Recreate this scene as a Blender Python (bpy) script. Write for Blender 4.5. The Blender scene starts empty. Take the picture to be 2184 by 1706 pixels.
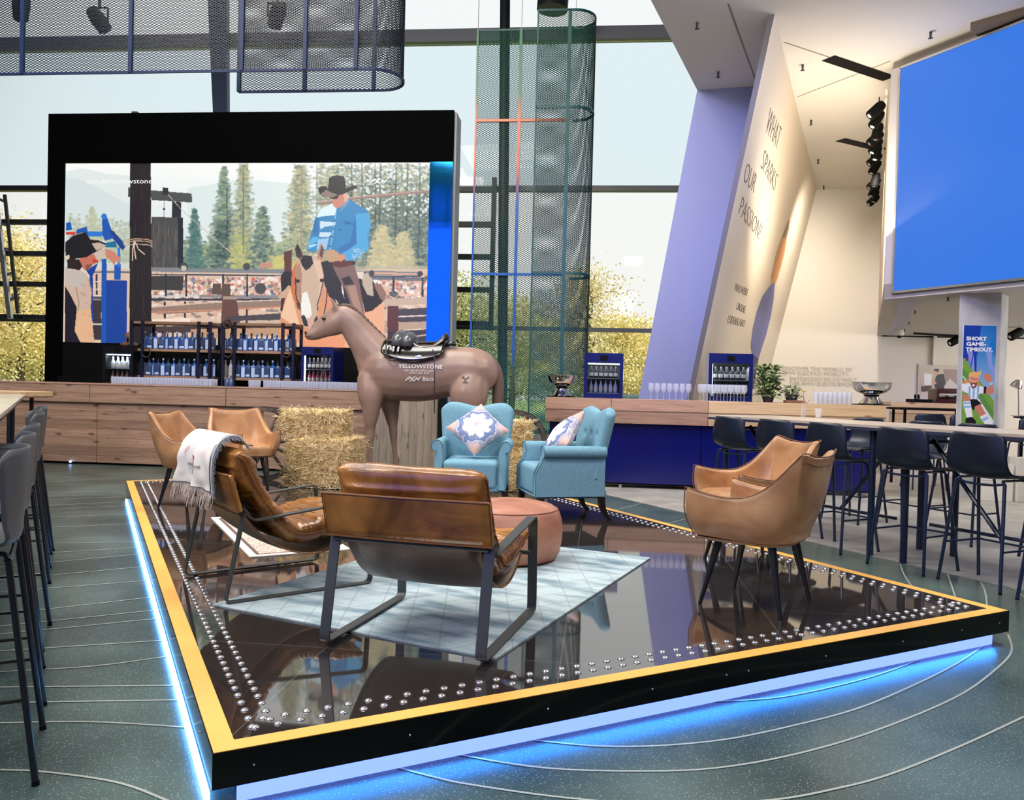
import bpy, bmesh, math, random
import numpy as np
from mathutils import Vector, Matrix, Euler, noise as mnoise
random.seed(7); rng = np.random.default_rng(7)
SC = bpy.context.scene; COL = SC.collection
PI = math.pi
# ------------------------------------------------------------------ camera
CAM_H = 1.29; FPX = 1710.0; CX, CY = 1092, 853
yaw, pitch, roll = math.radians(5.66), math.radians(-0.97), math.radians(-1.42)
CM = Matrix.Rotation(yaw, 3, 'Z') @ Matrix.Rotation(PI/2+pitch, 3, 'X') @ Matrix.Rotation(-roll, 3, 'Z')
cd = bpy.data.cameras.new('camera'); cam = bpy.data.objects.new('camera', cd); COL.objects.link(cam)
cd.sensor_fit = 'HORIZONTAL'; cd.sensor_width = 36; cd.lens = FPX/2184*36; cd.clip_start = .05; cd.clip_end = 300
cam.matrix_world = Matrix.Translation((0, 0, CAM_H)) @ CM.to_4x4()
SC.camera = cam
SC.view_settings.view_transform = 'Standard'; SC.view_settings.look = 'None'
SC.view_settings.gamma = 1; SC.view_settings.exposure = 0; SC.view_settings.use_curve_mapping = False
SC.cycles.max_bounces = 7; SC.cycles.diffuse_bounces = 3; SC.cycles.glossy_bounces = 4
SC.cycles.transparent_max_bounces = 24; SC.cycles.transmission_bounces = 5
SC.cycles.sample_clamp_indirect = 4; SC.cycles.caustics_reflective = False; SC.cycles.caustics_refractive = False
SC.cycles.use_denoising = True
# ------------------------------------------------------------------ world: bright overcast sky
w = bpy.data.worlds.new('sky'); SC.world = w; w.use_nodes = True
nt = w.node_tree; nt.nodes.clear()
wo = nt.nodes.new('ShaderNodeOutputWorld'); wb = nt.nodes.new('ShaderNodeBackground')
tc = nt.nodes.new('ShaderNodeTexCoord'); sp = nt.nodes.new('ShaderNodeSeparateXYZ')
cr = nt.nodes.new('ShaderNodeValToRGB')
nt.links.new(tc.outputs['Generated'], sp.inputs[0]); nt.links.new(sp.outputs['Z'], cr.inputs[0])
cr.color_ramp.elements[0].position = 0.0; cr.color_ramp.elements[0].color = (.90, .90, .87, 1)
cr.color_ramp.elements[1].position = .6; cr.color_ramp.elements[1].color = (.88, .93, .97, 1)
nt.links.new(cr.outputs[0], wb.inputs[0]); wb.inputs[1].default_value = 1.06
nt.links.new(wb.outputs[0], wo.inputs[0])
# ------------------------------------------------------------------ lamps of the hall and added fill lamps
def area(name, loc, target, size, power, color=(1, 1, 1), sy=None, spread=None):
    l = bpy.data.lights.new(name, 'AREA'); l.energy = power; l.color = color
    l.shape = 'RECTANGLE'; l.size = size; l.size_y = sy or size
    if spread: l.spread = math.radians(spread)
    o = bpy.data.objects.new(name, l); COL.objects.link(o); o.location = loc
    o.rotation_euler = (Vector(target)-Vector(loc)).to_track_quat('-Z', 'Y').to_euler()
    return o
def spot(name, loc, target, power, color, deg, blend=.5, rad=.1):
    l = bpy.data.lights.new(name, 'SPOT'); l.energy = power; l.color = color
    l.spot_size = math.radians(deg); l.spot_blend = blend; l.shadow_soft_size = rad
    o = bpy.data.objects.new(name, l); COL.objects.link(o); o.location = loc
    o.rotation_euler = (Vector(target)-Vector(loc)).to_track_quat('-Z', 'Y').to_euler()
    return o
WARM = (1, .93, .84)
area('hall_ceiling_lamp', (-6.5, 5.0, 9.2), (-5.5, 5.0, 0), 3.0, 380, (1, .97, .93))
area('hall_ceiling_lamp', (-3.6, 1.0, 9.2), (-1.8, 3.2, 0), 3.0, 560, (1, .96, .9))
area('hall_ceiling_lamp', (-3.0, 8.5, 9.2), (-2.5, 8.5, 0), 3.0, 380, (1, .96, .9))
area('added_front_fill', (1.5, -2.5, 5.8), (-.6, 5.0, .5), 2.6, 290, (1, .95, .88))  # added fill from behind the camera, brightens surfaces facing it
area('added_front_fill', (-10.0, -3.0, 8.0), (-2.8, 7.0, .5), 2.6, 520, (1, .95, .88))  # second added fill from behind the camera, further left
area('added_stage_fill', (3.2, 4.5, 5.8), (1.5, 5.5, 0), 1.6, 190, WARM)  # unseen, added to light the stage front below the ceiling
area('right_ceiling_lamp', (3.0, 8.2, 5.85), (2.5, 9.0, 0), 1.6, 120, WARM)
area('bar_washer_lamp', (-5.5, 8.0, 8.5), (-5.2, 11.3, .5), 3.0, 300, (1, .9, .78), sy=.5)
area('right_bar_washer_lamp', (2.0, 7.6, 5.8), (1.6, 10.6, .8), 2.0, 60, WARM, sy=.5)
area('under_gallery_fill', (7.9, 11.5, 2.6), (7.0, 12.2, 0), 1.6, 260, (1, .95, .9), sy=3)  # unseen fill, added out of frame to brighten under the gallery
area('under_gallery_fill', (10.6, 15.5, 2.6), (8.0, 17.5, .6), 3, 230, (1, .95, .9), sy=1.5)  # second unseen fill under the gallery, towards the far wall
area('added_ceiling_fill', (3.6, 12.0, 3.4), (3.9, 13.5, 5.95), .8, 80, (1, .9, .74), sy=2.5)  # floating unseen lamp, added to brighten the plaster ceiling
spot('wall_washer_spot', (4.3, 12.6, 5.4), (3.2, 13.5, 1.9), 500, (1, .87, .70), 95, 1, .25)
spot('wall_washer_spot', (5.2, 15.4, 5.4), (4.6, 18.8, 2.4), 950, (1, .90, .76), 110, 1, .25)
spot('back_wall_spot', (5.6, 15.0, 5.2), (5.6, 18.9, 2.2), 950, (1, .95, .90), 90, 1, .25)
area('unseen_blue_fill', (-6.8, -7.0, 6.2), (-1.5, 10, 1.5), 4.5, 330, (.12, .16, 1), sy=7)  # unseen source behind the camera, added for blue reflections and cast
spot('blue_column_fill', (-3.0, 3.0, 6.5), (1.6, 12.3, 3.0), 1500, (.11, .15, 1), 34, .5, .3)  # added without a visible source, turns the sloping column blue
spot('blue_edge_fill', (-1.5, 4.0, 4.2), (1.9, 10.9, 3.2), 450, (.02, .09, 1), 20, .6, .2)  # added to put blue light on the leaning wall's edge
spot('blue_pillar_fill', (1.0, 4.5, 5.0), (5.0, 11, 2.0), 420, (.10, .14, 1), 16, .6, .2)  # added to put a blue cast on the concrete pillar
sun = bpy.data.lights.new('hazy_sun', 'SUN'); sun.energy = 3.2; sun.angle = .3; sun.color = (1, .97, .9)
so = bpy.data.objects.new('hazy_sun', sun); COL.objects.link(so); so.rotation_euler = Vector((-.8, .12, -.62)).to_track_quat('-Z', 'Y').to_euler()
# ------------------------------------------------------------------ helpers
def obj(name, me, mat=None, parent=None, loc=None):
    o = bpy.data.objects.new(name, me); COL.objects.link(o)
    if mat is not None and not me.materials: me.materials.append(mat)
    if parent is not None: o.parent = parent
    if loc is not None: o.location = loc
    return o
def tag(o, label, cat, group=None):
    o['label'] = label; o['category'] = cat
    if group: o['group'] = group
    return o
def struct(o): o['kind'] = 'structure'; return o
def thing(name, label, cat, loc=(0, 0, 0), rz=0, group=None):
    o = bpy.data.objects.new(name, None); COL.objects.link(o); o.empty_display_size = .1
    o.location = loc; o.rotation_euler = (0, 0, rz)
    return tag(o, label, cat, group)
def dup(root, loc=None, rz=None, label=None, group=None, parent=None):
    r = root.copy(); COL.objects.link(r)
    if parent is not None: r.parent = parent
    if loc is not None: r.location = loc
    if rz is not None: r.rotation_euler = (0, 0, rz)
    if label: r['label'] = label
    if group: r['group'] = group
    for ch in root.children: dup(ch, parent=r)
    return r
class MB:
    """collects shapes of ONE mesh"""
    def __init__(s): s.v = []; s.f = []; s.mi = []; s.cur = 0
    def add(s, vs, fs):
        b = len(s.v); s.v += [tuple(p) for p in vs]; s.f += [tuple(b+i for i in f) for f in fs]; s.mi += [s.cur]*len(fs); return s
    def box(s, x0, x1, y0, y1, z0, z1, M=None):
        vs = [Vector((x, y, z)) for z in (z0, z1) for y in (y0, y1) for x in (x0, x1)]
        if M is not None: vs = [M @ p for p in vs]
        return s.add(vs, [(0, 2, 3, 1), (4, 5, 7, 6), (0, 1, 5, 4), (2, 6, 7, 3), (0, 4, 6, 2), (1, 3, 7, 5)])
    def tube(s, pts, r, n=8, closed=False, cap=True, flat=None, upv=None):
        """sweep along pts; r number or list; flat=(w,h) sweeps a rectangle"""
        P = [Vector(p) for p in pts]; m = len(P)
        R = r if isinstance(r, (list, tuple)) else [r]*m
        T = []
        for i in range(m):
            a = P[(i-1) % m] if (closed or i > 0) else P[i]; b = P[(i+1) % m] if (closed or i < m-1) else P[i]
            t = (b-a); T.append(t.normalized() if t.length > 1e-9 else Vector((0, 0, 1)))
        up = Vector(upv) if upv else (Vector((0, 0, 1)) if abs(T[0].z) < .9 else Vector((1, 0, 0)))
        nrm = (up-T[0]*up.dot(T[0])).normalized(); rings = []; b0 = len(s.v)
        for i in range(m):
            nrm = (nrm-T[i]*nrm.dot(T[i]))
            nrm = nrm.normalized() if nrm.length > 1e-6 else Vector((1, 0, 0))
            bn = T[i].cross(nrm)
            if flat:
                ww, hh = flat; ofs = [(-hh/2, -ww/2), (hh/2, -ww/2), (hh/2, ww/2), (-hh/2, ww/2)]
                k = 1.0
                if 0 < i < m-1:
                    d1 = (P[i]-P[i-1]).normalized(); k = 1/max(.35, d1.dot(T[i]))
                for a, c in ofs: s.v.append(tuple(P[i]+nrm*a*k+bn*c))
            else:
                for k in range(n):
                    a = 2*PI*k/n; s.v.append(tuple(P[i]+(nrm*math.cos(a)+bn*math.sin(a))*R[i]))
        if flat: n = 4
        L = m if closed else m-1
        for i in range(L):
            for k in range(n):
                a = b0+i*n+k; b = b0+i*n+(k+1) % n; c = b0+((i+1) % m)*n+(k+1) % n; d = b0+((i+1) % m)*n+k
                s.f.append((a, b, c, d)); s.mi.append(s.cur)
        if cap and not closed:
            s.f.append(tuple(b0+k for k in range(n))[::-1]); s.f.append(tuple(b0+(m-1)*n+k for k in range(n))); s.mi += [s.cur]*2
        return s
    def cone(s, p0, p1, r0, r1, n=12): return s.tube([p0, p1], [r0, r1], n)
    def lathe(s, prof, n=24, c=(0, 0, 0)):
        b0 = len(s.v)
        for r, z in prof:
            for k in range(n):
                a = 2*PI*k/n; s.v.append((c[0]+r*math.cos(a), c[1]+r*math.sin(a), c[2]+z))
        for i in range(len(prof)-1):
            for k in range(n):
                s.f.append((b0+i*n+k, b0+i*n+(k+1) % n, b0+(i+1)*n+(k+1) % n, b0+(i+1)*n+k)); s.mi.append(s.cur)
        if prof[0][0] > 1e-5: s.f.append(tuple(b0+k for k in range(n))[::-1]); s.mi.append(s.cur)
        if prof[-1][0] > 1e-5: s.f.append(tuple(b0+(len(prof)-1)*n+k for k in range(n))); s.mi.append(s.cur)
        return s
    def prism(s, poly, d0, d1, M=None):
        """poly in local XZ, extruded along Y from d0 to d1"""
        n = len(poly); vs = [Vector((x, d0, z)) for x, z in poly]+[Vector((x, d1, z)) for x, z in poly]
        if M is not None: vs = [M @ p for p in vs]
        return s.add(vs, [tuple(range(n)), tuple(range(2*n-1, n-1, -1))]+[(i, i+n, (i+1) % n+n, (i+1) % n) for i in range(n)])
    def grid(s, fn, nu, nv, closed_u=False):
        b0 = len(s.v)
        for j in range(nv+1):
            for i in range(nu+(0 if closed_u else 1)): s.v.append(tuple(fn(i/nu, j/nv)))
        w = nu if closed_u else nu+1
        for j in range(nv):
            for i in range(nu):
                s.f.append((b0+j*w+i, b0+j*w+(i+1) % w, b0+(j+1)*w+(i+1) % w, b0+(j+1)*w+i)); s.mi.append(s.cur)
        return s
    def ball(s, c, r, n=12, m=8, sc=(1, 1, 1)):
        prof = [(max(1e-6, math.sin(PI*j/m)), -math.cos(PI*j/m)) for j in range(m+1)]
        b = len(s.v); s.lathe(prof, n)
        for i in range(b, len(s.v)):
            p = s.v[i]; s.v[i] = (c[0]+p[0]*r*sc[0], c[1]+p[1]*r*sc[1], c[2]+p[2]*r*sc[2])
        return s
    def build(s, name, mat, parent=None, smooth=False, bevel=0, seg=2, sub=0, loc=None, solid=0, fix=True):
        me = bpy.data.meshes.new(name); me.from_pydata(s.v, [], s.f)
        mats = mat if isinstance(mat, (list, tuple)) else [mat]
        for m_ in mats: me.materials.append(m_)
        if len(mats) > 1: me.polygons.foreach_set('material_index', s.mi)
        if fix:
            bm = bmesh.new(); bm.from_mesh(me); bmesh.ops.recalc_face_normals(bm, faces=bm.faces); bm.to_mesh(me); bm.free()
        if smooth is True: me.polygons.foreach_set('use_smooth', [True]*len(me.polygons))
        o = obj(name, me, None, parent, loc)
        if solid:
            q = o.modifiers.new('thickness', 'SOLIDIFY'); q.thickness = solid; q.offset = 0
        if bevel:
            q = o.modifiers.new('bevel', 'BEVEL'); q.width = bevel; q.segments = seg; q.limit_method = 'ANGLE'; q.angle_limit = math.radians(35)
        if sub:
            q = o.modifiers.new('subdivision', 'SUBSURF'); q.levels = sub; q.render_levels = sub
        if smooth == 'auto' or bevel:
            me.polygons.foreach_set('use_smooth', [True]*len(me.polygons))
            if smooth == 'auto':
                me.set_sharp_from_angle(angle=math.radians(38))
            elif bevel:
                q = o.modifiers.new('normals', 'WEIGHTED_NORMAL'); q.keep_sharp = True
        return o
def lin(c):
    c = np.asarray(c, float)/255.0
    return np.where(c <= .04045, c/12.92, ((c+.055)/1.055)**2.4)
def L(r, g, b): return tuple(float(x) for x in lin((r, g, b)))+(1.0,)
# ------------------------------------------------------------------ pixel rays: where a sight line meets a real plane
def ray(px, py):
    return CM @ Vector(((px-CX)/FPX, -(py-CY)/FPX, -1.0))
O = Vector((0, 0, CAM_H))
def onZ(px, py, z): d = ray(px, py); return O+d*((z-CAM_H)/d.z)
def onY(px, py, y): d = ray(px, py); return O+d*(y/d.y)
def onP(px, py, q, n): d = ray(px, py); return O+d*((Vector(q)-O).dot(n)/d.dot(n))
def project(p):
    q = CM.transposed() @ (Vector(p)-O); return CX+FPX*q.x/-q.z, CY-FPX*q.y/-q.z
def project_np(P):
    M = np.array(CM.transposed()); q = (P-np.array(O)) @ M.T
    return CX+FPX*q[:, 0]/-q[:, 2], CY-FPX*q[:, 1]/-q[:, 2]
# platform axes: DU along the front edge, DV along the left edge
DV = Vector((-.549, .836, 0)); DU = Vector((.836, .549, 0))
def dn(t, n, z=0): return Vector((.552*t+.834*n, -.834*t+.552*n, z))
ANG_D = math.atan2(-.834, .552)
# ------------------------------------------------------------------ materials
def mat(name, color=(.5, .5, .5, 1), rough=.5, metal=0, emit=None, estr=1, spec=.5, coat=0, ior=1.5, alpha=1):
    m = bpy.data.materials.new(name); m.use_nodes = True; b = m.node_tree.nodes['Principled BSDF']
    b.inputs['Base Color'].default_value = color; b.inputs['Roughness'].default_value = rough
    b.inputs['Metallic'].default_value = metal; b.inputs['Specular IOR Level'].default_value = spec
    b.inputs['Coat Weight'].default_value = coat; b.inputs['IOR'].default_value = ior; b.inputs['Alpha'].default_value = alpha
    if emit: b.inputs['Emission Color'].default_value = emit; b.inputs['Emission Strength'].default_value = estr
    return m
def N(m, t, **kw):
    n = m.node_tree.nodes.new(t)
    for k, v in kw.items(): setattr(n, k, v)
    return n
def LK(m, a, b): m.node_tree.links.new(a, b)
def BS(m): return m.node_tree.nodes['Principled BSDF']
def noisy(m, c1, c2, scale=5, detail=4, stretch=(1, 1, 1), lo=.35, hi=.65, bump=0, bscale=None, rough=None, coord='Object', dist=0):
    """base colour runs between c1 and c2 by noise"""
    tcn = N(m, 'ShaderNodeTexCoord'); mp = N(m, 'ShaderNodeMapping'); mp.inputs['Scale'].default_value = stretch
    nz = N(m, 'ShaderNodeTexNoise'); nz.inputs['Scale'].default_value = scale; nz.inputs['Detail'].default_value = detail; nz.inputs['Distortion'].default_value = dist
    rp = N(m, 'ShaderNodeValToRGB'); rp.color_ramp.elements[0].position = lo; rp.color_ramp.elements[1].position = hi
    rp.color_ramp.elements[0].color = c1; rp.color_ramp.elements[1].color = c2
    LK(m, tcn.outputs[coord], mp.inputs[0]); LK(m, mp.outputs[0], nz.inputs['Vector']); LK(m, nz.outputs['Fac'], rp.inputs[0])
    LK(m, rp.outputs[0], BS(m).inputs['Base Color'])
    if bump:
        n2 = N(m, 'ShaderNodeTexNoise'); n2.inputs['Scale'].default_value = bscale or scale*6; n2.inputs['Detail'].default_value = 3
        LK(m, mp.outputs[0], n2.inputs['Vector']); bp = N(m, 'ShaderNodeBump'); bp.inputs['Strength'].default_value = bump; bp.inputs['Distance'].default_value = .01
        LK(m, n2.outputs['Fac'], bp.inputs['Height']); LK(m, bp.outputs[0], BS(m).inputs['Normal'])
    return m, rp, mp
def glassy(name, tint=(1, 1, 1, 1), gloss=.12, rough=.02):
    """thin clear pane: tinted see-through with a weak mirror on it"""
    m = bpy.data.materials.new(name); m.use_nodes = True; t = m.node_tree; t.nodes.clear()
    o = t.nodes.new('ShaderNodeOutputMaterial'); mx = t.nodes.new('ShaderNodeMixShader'); tr = t.nodes.new('ShaderNodeBsdfTransparent')
    gl = t.nodes.new('ShaderNodeBsdfGlossy'); gl.inputs['Roughness'].default_value = rough; tr.inputs[0].default_value = tint
    lw = t.nodes.new('ShaderNodeFresnel'); lw.inputs[0].default_value = 1.45
    ma = t.nodes.new('ShaderNodeMath'); ma.operation = 'ADD'; ma.inputs[1].default_value = gloss-.04; ma.use_clamp = True
    t.links.new(lw.outputs[0], ma.inputs[0]); t.links.new(ma.outputs[0], mx.inputs[0]); t.links.new(tr.outputs[0], mx.inputs[1]); t.links.new(gl.outputs[0], mx.inputs[2])
    t.links.new(mx.outputs[0], o.inputs[0]); return m
M = {}
M['black_metal'] = mat('black_metal', L(22, 24, 28), .35, spec=.5)
M['gun_metal'] = mat('gun_metal', L(72, 76, 76), .42, .25)
M['dark_steel'] = mat('dark_steel', L(62, 66, 66), .45, .3)
M['black'] = mat('matte_black', L(6, 7, 8), .7, spec=.15)
M['black_gloss'] = mat('gloss_black', L(4, 4, 5), .12, spec=.3)
M['white'] = mat('white_paint', L(228, 224, 218), .55)
M['chrome'] = mat('chrome', (.75, .75, .76, 1), .08, 1)
M['steel'] = mat('steel', (.6, .61, .62, 1), .3, 1)
M['glass'] = glassy('clear_glass', (.93, .95, .96, 1), .14)
M['frost'] = mat('frosted_glass', L(205, 215, 235), .25, spec=.8)
M['yellow'] = mat('yellow_vinyl', L(238, 178, 84), .5); noisy(M['yellow'], L(236, 176, 84), L(243, 186, 94), 3)
# leather
def leather(name, a, b, sc=3.5, rough=.38, bump=.12):
    m = mat(name, a, rough, spec=.55); noisy(m, a, b, sc, 5, lo=.32, hi=.7, bump=bump, bscale=60, dist=.6); return m
M['tan'] = leather('tan_leather', L(158, 112, 74), L(204, 158, 114), 5, .36)
M['cognac'] = leather('cognac_leather', L(100, 60, 28), L(192, 132, 64), 4.2, .25, .1)
M['cognac_rough'] = leather('cognac_hide_underside', L(86, 66, 48), L(122, 98, 74), 3, .42, .15)
M['pouf'] = leather('pink_tan_leather', L(158, 98, 76), L(196, 140, 116), 4, .5)
M['seam'] = mat('brown_seam', L(122, 78, 46), .5)
m = mat('teal_linen', L(104, 162, 180), .85, spec=.2); noisy(m, L(114, 160, 180), L(126, 170, 190), 60, 3, bump=.25, bscale=350); M['teal'] = m
M['darkwood'] = mat('dark_wood', L(24, 18, 18), .35)
# planks
def planks(name, a, b, c, vertical=False, ph=.13, pl=2.4, rough=.5, knots=True, coord='Object'):
    m = mat(name, a, rough); tcn = N(m, 'ShaderNodeTexCoord'); mp = N(m, 'ShaderNodeMapping')
    if vertical: mp.inputs['Rotation'].default_value = (0, PI/2, 0)
    LK(m, tcn.outputs[coord], mp.inputs[0])
    sx = N(m, 'ShaderNodeSeparateXYZ'); LK(m, mp.outputs[0], sx.inputs[0])
    # plank index
    dv = N(m, 'ShaderNodeMath', operation='DIVIDE'); LK(m, sx.outputs['Z'], dv.inputs[0]); dv.inputs[1].default_value = ph
    fl = N(m, 'ShaderNodeMath', operation='FLOOR'); LK(m, dv.outputs[0], fl.inputs[0])
    fr = N(m, 'ShaderNodeMath', operation='FRACT'); LK(m, dv.outputs[0], fr.inputs[0])
    wn = N(m, 'ShaderNodeTexWhiteNoise', noise_dimensions='1D'); LK(m, fl.outputs[0], wn.inputs['W'])
    cb = N(m, 'ShaderNodeCombineXYZ'); ad = N(m, 'ShaderNodeMath', operation='MULTIPLY_ADD'); LK(m, wn.outputs['Value'], ad.inputs[0]); ad.inputs[1].default_value = 17; LK(m, sx.outputs['X'], ad.inputs[2])
    LK(m, ad.outputs[0], cb.inputs['X']); LK(m, sx.outputs['Y'], cb.inputs['Y']); LK(m, sx.outputs['Z'], cb.inputs['Z'])
    m2 = N(m, 'ShaderNodeMapping'); m2.inputs['Scale'].default_value = (.8, 4, 14); LK(m, cb.outputs[0], m2.inputs[0])
    nz = N(m, 'ShaderNodeTexNoise'); nz.inputs['Scale'].default_value = 2.2; nz.inputs['Detail'].default_value = 6; nz.inputs['Distortion'].default_value = 1.2; LK(m, m2.outputs[0], nz.inputs['Vector'])
    rp = N(m, 'ShaderNodeValToRGB'); e = rp.color_ramp.elements; e[0].position = .2; e[0].color = c; e[1].position = .82; e[1].color = b
    q = e.new(.5); q.color = a; LK(m, nz.outputs['Fac'], rp.inputs[0])
    # plank tone
    mx = N(m, 'ShaderNodeMix', data_type='RGBA', blend_type='MULTIPLY'); mx.inputs[0].default_value = 1
    mr = N(m, 'ShaderNodeMapRange'); mr.inputs['To Min'].default_value = .74; mr.inputs['To Max'].default_value = 1.12; LK(m, wn.outputs['Value'], mr.inputs['Value'])
    LK(m, rp.outputs[0], mx.inputs['A']); LK(m, mr.outputs[0], mx.inputs['B']); last = mx.outputs['Result']
    if knots:
        m3 = N(m, 'ShaderNodeMapping'); m3.inputs['Scale'].default_value = (2.0, 2, 5.5); LK(m, cb.outputs[0], m3.inputs[0])
        vo = N(m, 'ShaderNodeTexVoronoi'); vo.inputs['Scale'].default_value = 1.5; LK(m, m3.outputs[0], vo.inputs['Vector'])
        kr = N(m, 'ShaderNodeMapRange'); kr.inputs['From Min'].default_value = .05; kr.inputs['From Max'].default_value = .22; LK(m, vo.outputs['Distance'], kr.inputs['Value'])
        kx = N(m, 'ShaderNodeMix', data_type='RGBA'); LK(m, kr.outputs[0], kx.inputs[0]); kx.inputs['A'].default_value = (c[0]*.45, c[1]*.4, c[2]*.4, 1); LK(m, last, kx.inputs['B']); last = kx.outputs['Result']
    # seams
    gp = N(m, 'ShaderNodeMath', operation='COMPARE'); LK(m, fr.outputs[0], gp.inputs[0]); gp.inputs[1].default_value = 0; gp.inputs[2].default_value = .035
    gx = N(m, 'ShaderNodeMix', data_type='RGBA'); LK(m, gp.outputs[0], gx.inputs[0]); LK(m, last, gx.inputs['A']); gx.inputs['B'].default_value = (c[0]*.5, c[1]*.5, c[2]*.5, 1)
    LK(m, gx.outputs['Result'], BS(m).inputs['Base Color']); return m
M['plank_brown'] = planks('reclaimed_spruce_boards', L(176, 140, 116), L(198, 163, 138), L(142, 108, 88))
M['plank_pale'] = planks('pale_upright_boards', L(172, 156, 138), L(196, 182, 162), L(132, 116, 100), vertical=True, ph=.105)
M['oak'] = planks('oak_laminate', L(176, 138, 116), L(196, 158, 132), L(146, 110, 92), ph=.5)
M['oak_light'] = planks('light_oak_laminate', L(206, 174, 134), L(220, 190, 150), L(182, 146, 106), ph=.5)
M['shelf_wood'] = planks('shelf_pine', L(150, 116, 90), L(176, 142, 112), L(112, 84, 64), ph=.5)
# vertex colour picture
def picture_mat(name, emission=True, strength=1.0, rough=.4):
    m = mat(name, (0, 0, 0, 1), rough); a = N(m, 'ShaderNodeVertexColor', layer_name='picture')
    if emission:
        LK(m, a.outputs[0], BS(m).inputs['Emission Color']); BS(m).inputs['Emission Strength'].default_value = strength
        BS(m).inputs['Base Color'].default_value = (.01, .01, .01, 1)
    else: LK(m, a.outputs[0], BS(m).inputs['Base Color'])
    return m
class Paint:
    """paints a flat picture on a fine grid: colours live on the grid's own points"""
    def __init__(s, X, Y, nu):
        s.X = X.ravel(); s.Y = Y.ravel(); s.C = np.zeros((s.X.size, 3)); s.w = nu+1; gx = s.X.reshape(-1, s.w); gy = s.Y.reshape(-1, s.w)
        s.xlo, s.xhi, s.ylo, s.yhi = gx.min(0), gx.max(0), gy.min(1), gy.max(1)
    def win(s, x0, x1, y0, y1):
        c = np.nonzero((s.xhi >= x0) & (s.xlo <= x1))[0]; r = np.nonzero((s.yhi >= y0) & (s.ylo <= y1))[0]
        if not c.size or not r.size: return np.zeros(0, int)
        return (r[:, None]*s.w+c[None, :]).ravel()
    def fill(s, c): s.C[:] = lin(c)
    def vgrad(s, stops):
        ys = [a for a, _ in stops]; cs = np.array([lin(c) for _, c in stops])
        for k in range(3): s.C[:, k] = np.interp(s.Y, ys, cs[:, k])
    def _mix(s, idx, c, a, nz=0):
        col = lin(c)
        if nz: col = col[None, :]*(1+rng.normal(0, nz, (idx.size, 1)))
        s.C[idx] = s.C[idx]*(1-a)+np.clip(col, 0, 2)*a
    def poly(s, pts, c, a=1.0, nz=0):
        P = np.array(pts, float); x0, y0 = P.min(0); x1, y1 = P.max(0)
        idx = s.win(x0, x1, y0, y1)
        if not idx.size: return
        x = s.X[idx]; y = s.Y[idx]; ins = np.zeros(idx.size, bool); n = len(P)
        for i in range(n):
            xa, ya = P[i]; xb, yb = P[(i+1) % n]
            c1 = (ya > y) != (yb > y)
            with np.errstate(divide='ignore', invalid='ignore'): xi = (xb-xa)*(y-ya)/(yb-ya)+xa
            ins ^= c1 & (x < xi)
        s._mix(idx[ins], c, a, nz)
    def line(s, pts, w, c, a=1.0):
        for (xa, ya), (xb, yb) in zip(pts[:-1], pts[1:]):
            idx = s.win(min(xa, xb)-w, max(xa, xb)+w, min(ya, yb)-w, max(ya, yb)+w)
            if not idx.size: continue
            dx, dy = xb-xa, yb-ya; l2 = dx*dx+dy*dy+1e-9
            t = np.clip(((s.X[idx]-xa)*dx+(s.Y[idx]-ya)*dy)/l2, 0, 1)
            d = np.hypot(s.X[idx]-xa-t*dx, s.Y[idx]-ya-t*dy); s._mix(idx[d < w/2], c, a)
    def disc(s, x, y, r, c, a=1.0, ry=None):
        ry = ry or r; idx = s.win(x-r, x+r, y-ry, y+ry)
        if idx.size:
            k = ((s.X[idx]-x)/r)**2+((s.Y[idx]-y)/ry)**2 <= 1; s._mix(idx[k], c, a)
    def store(s, me):
        at = me.color_attributes.new('picture', 'FLOAT_COLOR', 'POINT')
        at.data.foreach_set('color', np.c_[np.clip(s.C, 0, 2), np.ones(len(s.C))].astype(np.float32).ravel())
def flat_grid(name, p00, p10, p01, nu, nv, mat_, parent=None):
    """flat rectangle grid; returns object and its points"""
    p00, p10, p01 = (np.array(p, float) for p in (p00, p10, p01))
    u, v = np.meshgrid(np.linspace(0, 1, nu+1), np.linspace(0, 1, nv+1))
    P = p00+u.reshape(-1, 1)*(p10-p00)+v.reshape(-1, 1)*(p01-p00)
    i, j = np.meshgrid(np.arange(nu), np.arange(nv)); a = (j*(nu+1)+i).ravel()
    F = np.c_[a, a+1, a+nu+2, a+nu+1]
    me = bpy.data.meshes.new(name); me.vertices.add(len(P)); me.vertices.foreach_set('co', P.astype(np.float32).ravel())
    me.loops.add(F.size); me.loops.foreach_set('vertex_index', F.ravel().astype(np.int32))
    me.polygons.add(len(F)); me.polygons.foreach_set('loop_start', np.arange(0, F.size, 4, dtype=np.int32)); me.polygons.foreach_set('loop_total', np.full(len(F), 4, dtype=np.int32))
    me.update(); me.validate(); o = obj(name, me, mat_, parent); return o, P
def text_mesh(name, body, size, mat_, M4, parent=None, extrude=.0015, align='LEFT', sx=1.0, bold=0):
    cu = bpy.data.curves.new(name, 'FONT'); cu.body = body; cu.size = size; cu.extrude = extrude; cu.align_x = align; cu.resolution_u = 3; cu.offset = bold
    t = bpy.data.objects.new(name, cu); COL.objects.link(t); bpy.context.view_layer.update()
    me = bpy.data.meshes.new_from_object(t.evaluated_get(bpy.context.evaluated_depsgraph_get())); bpy.data.objects.remove(t)
    me.transform(M4 @ Matrix.Diagonal((sx, 1, 1, 1))); me.materials.clear(); return obj(name, me, mat_, parent)
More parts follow.
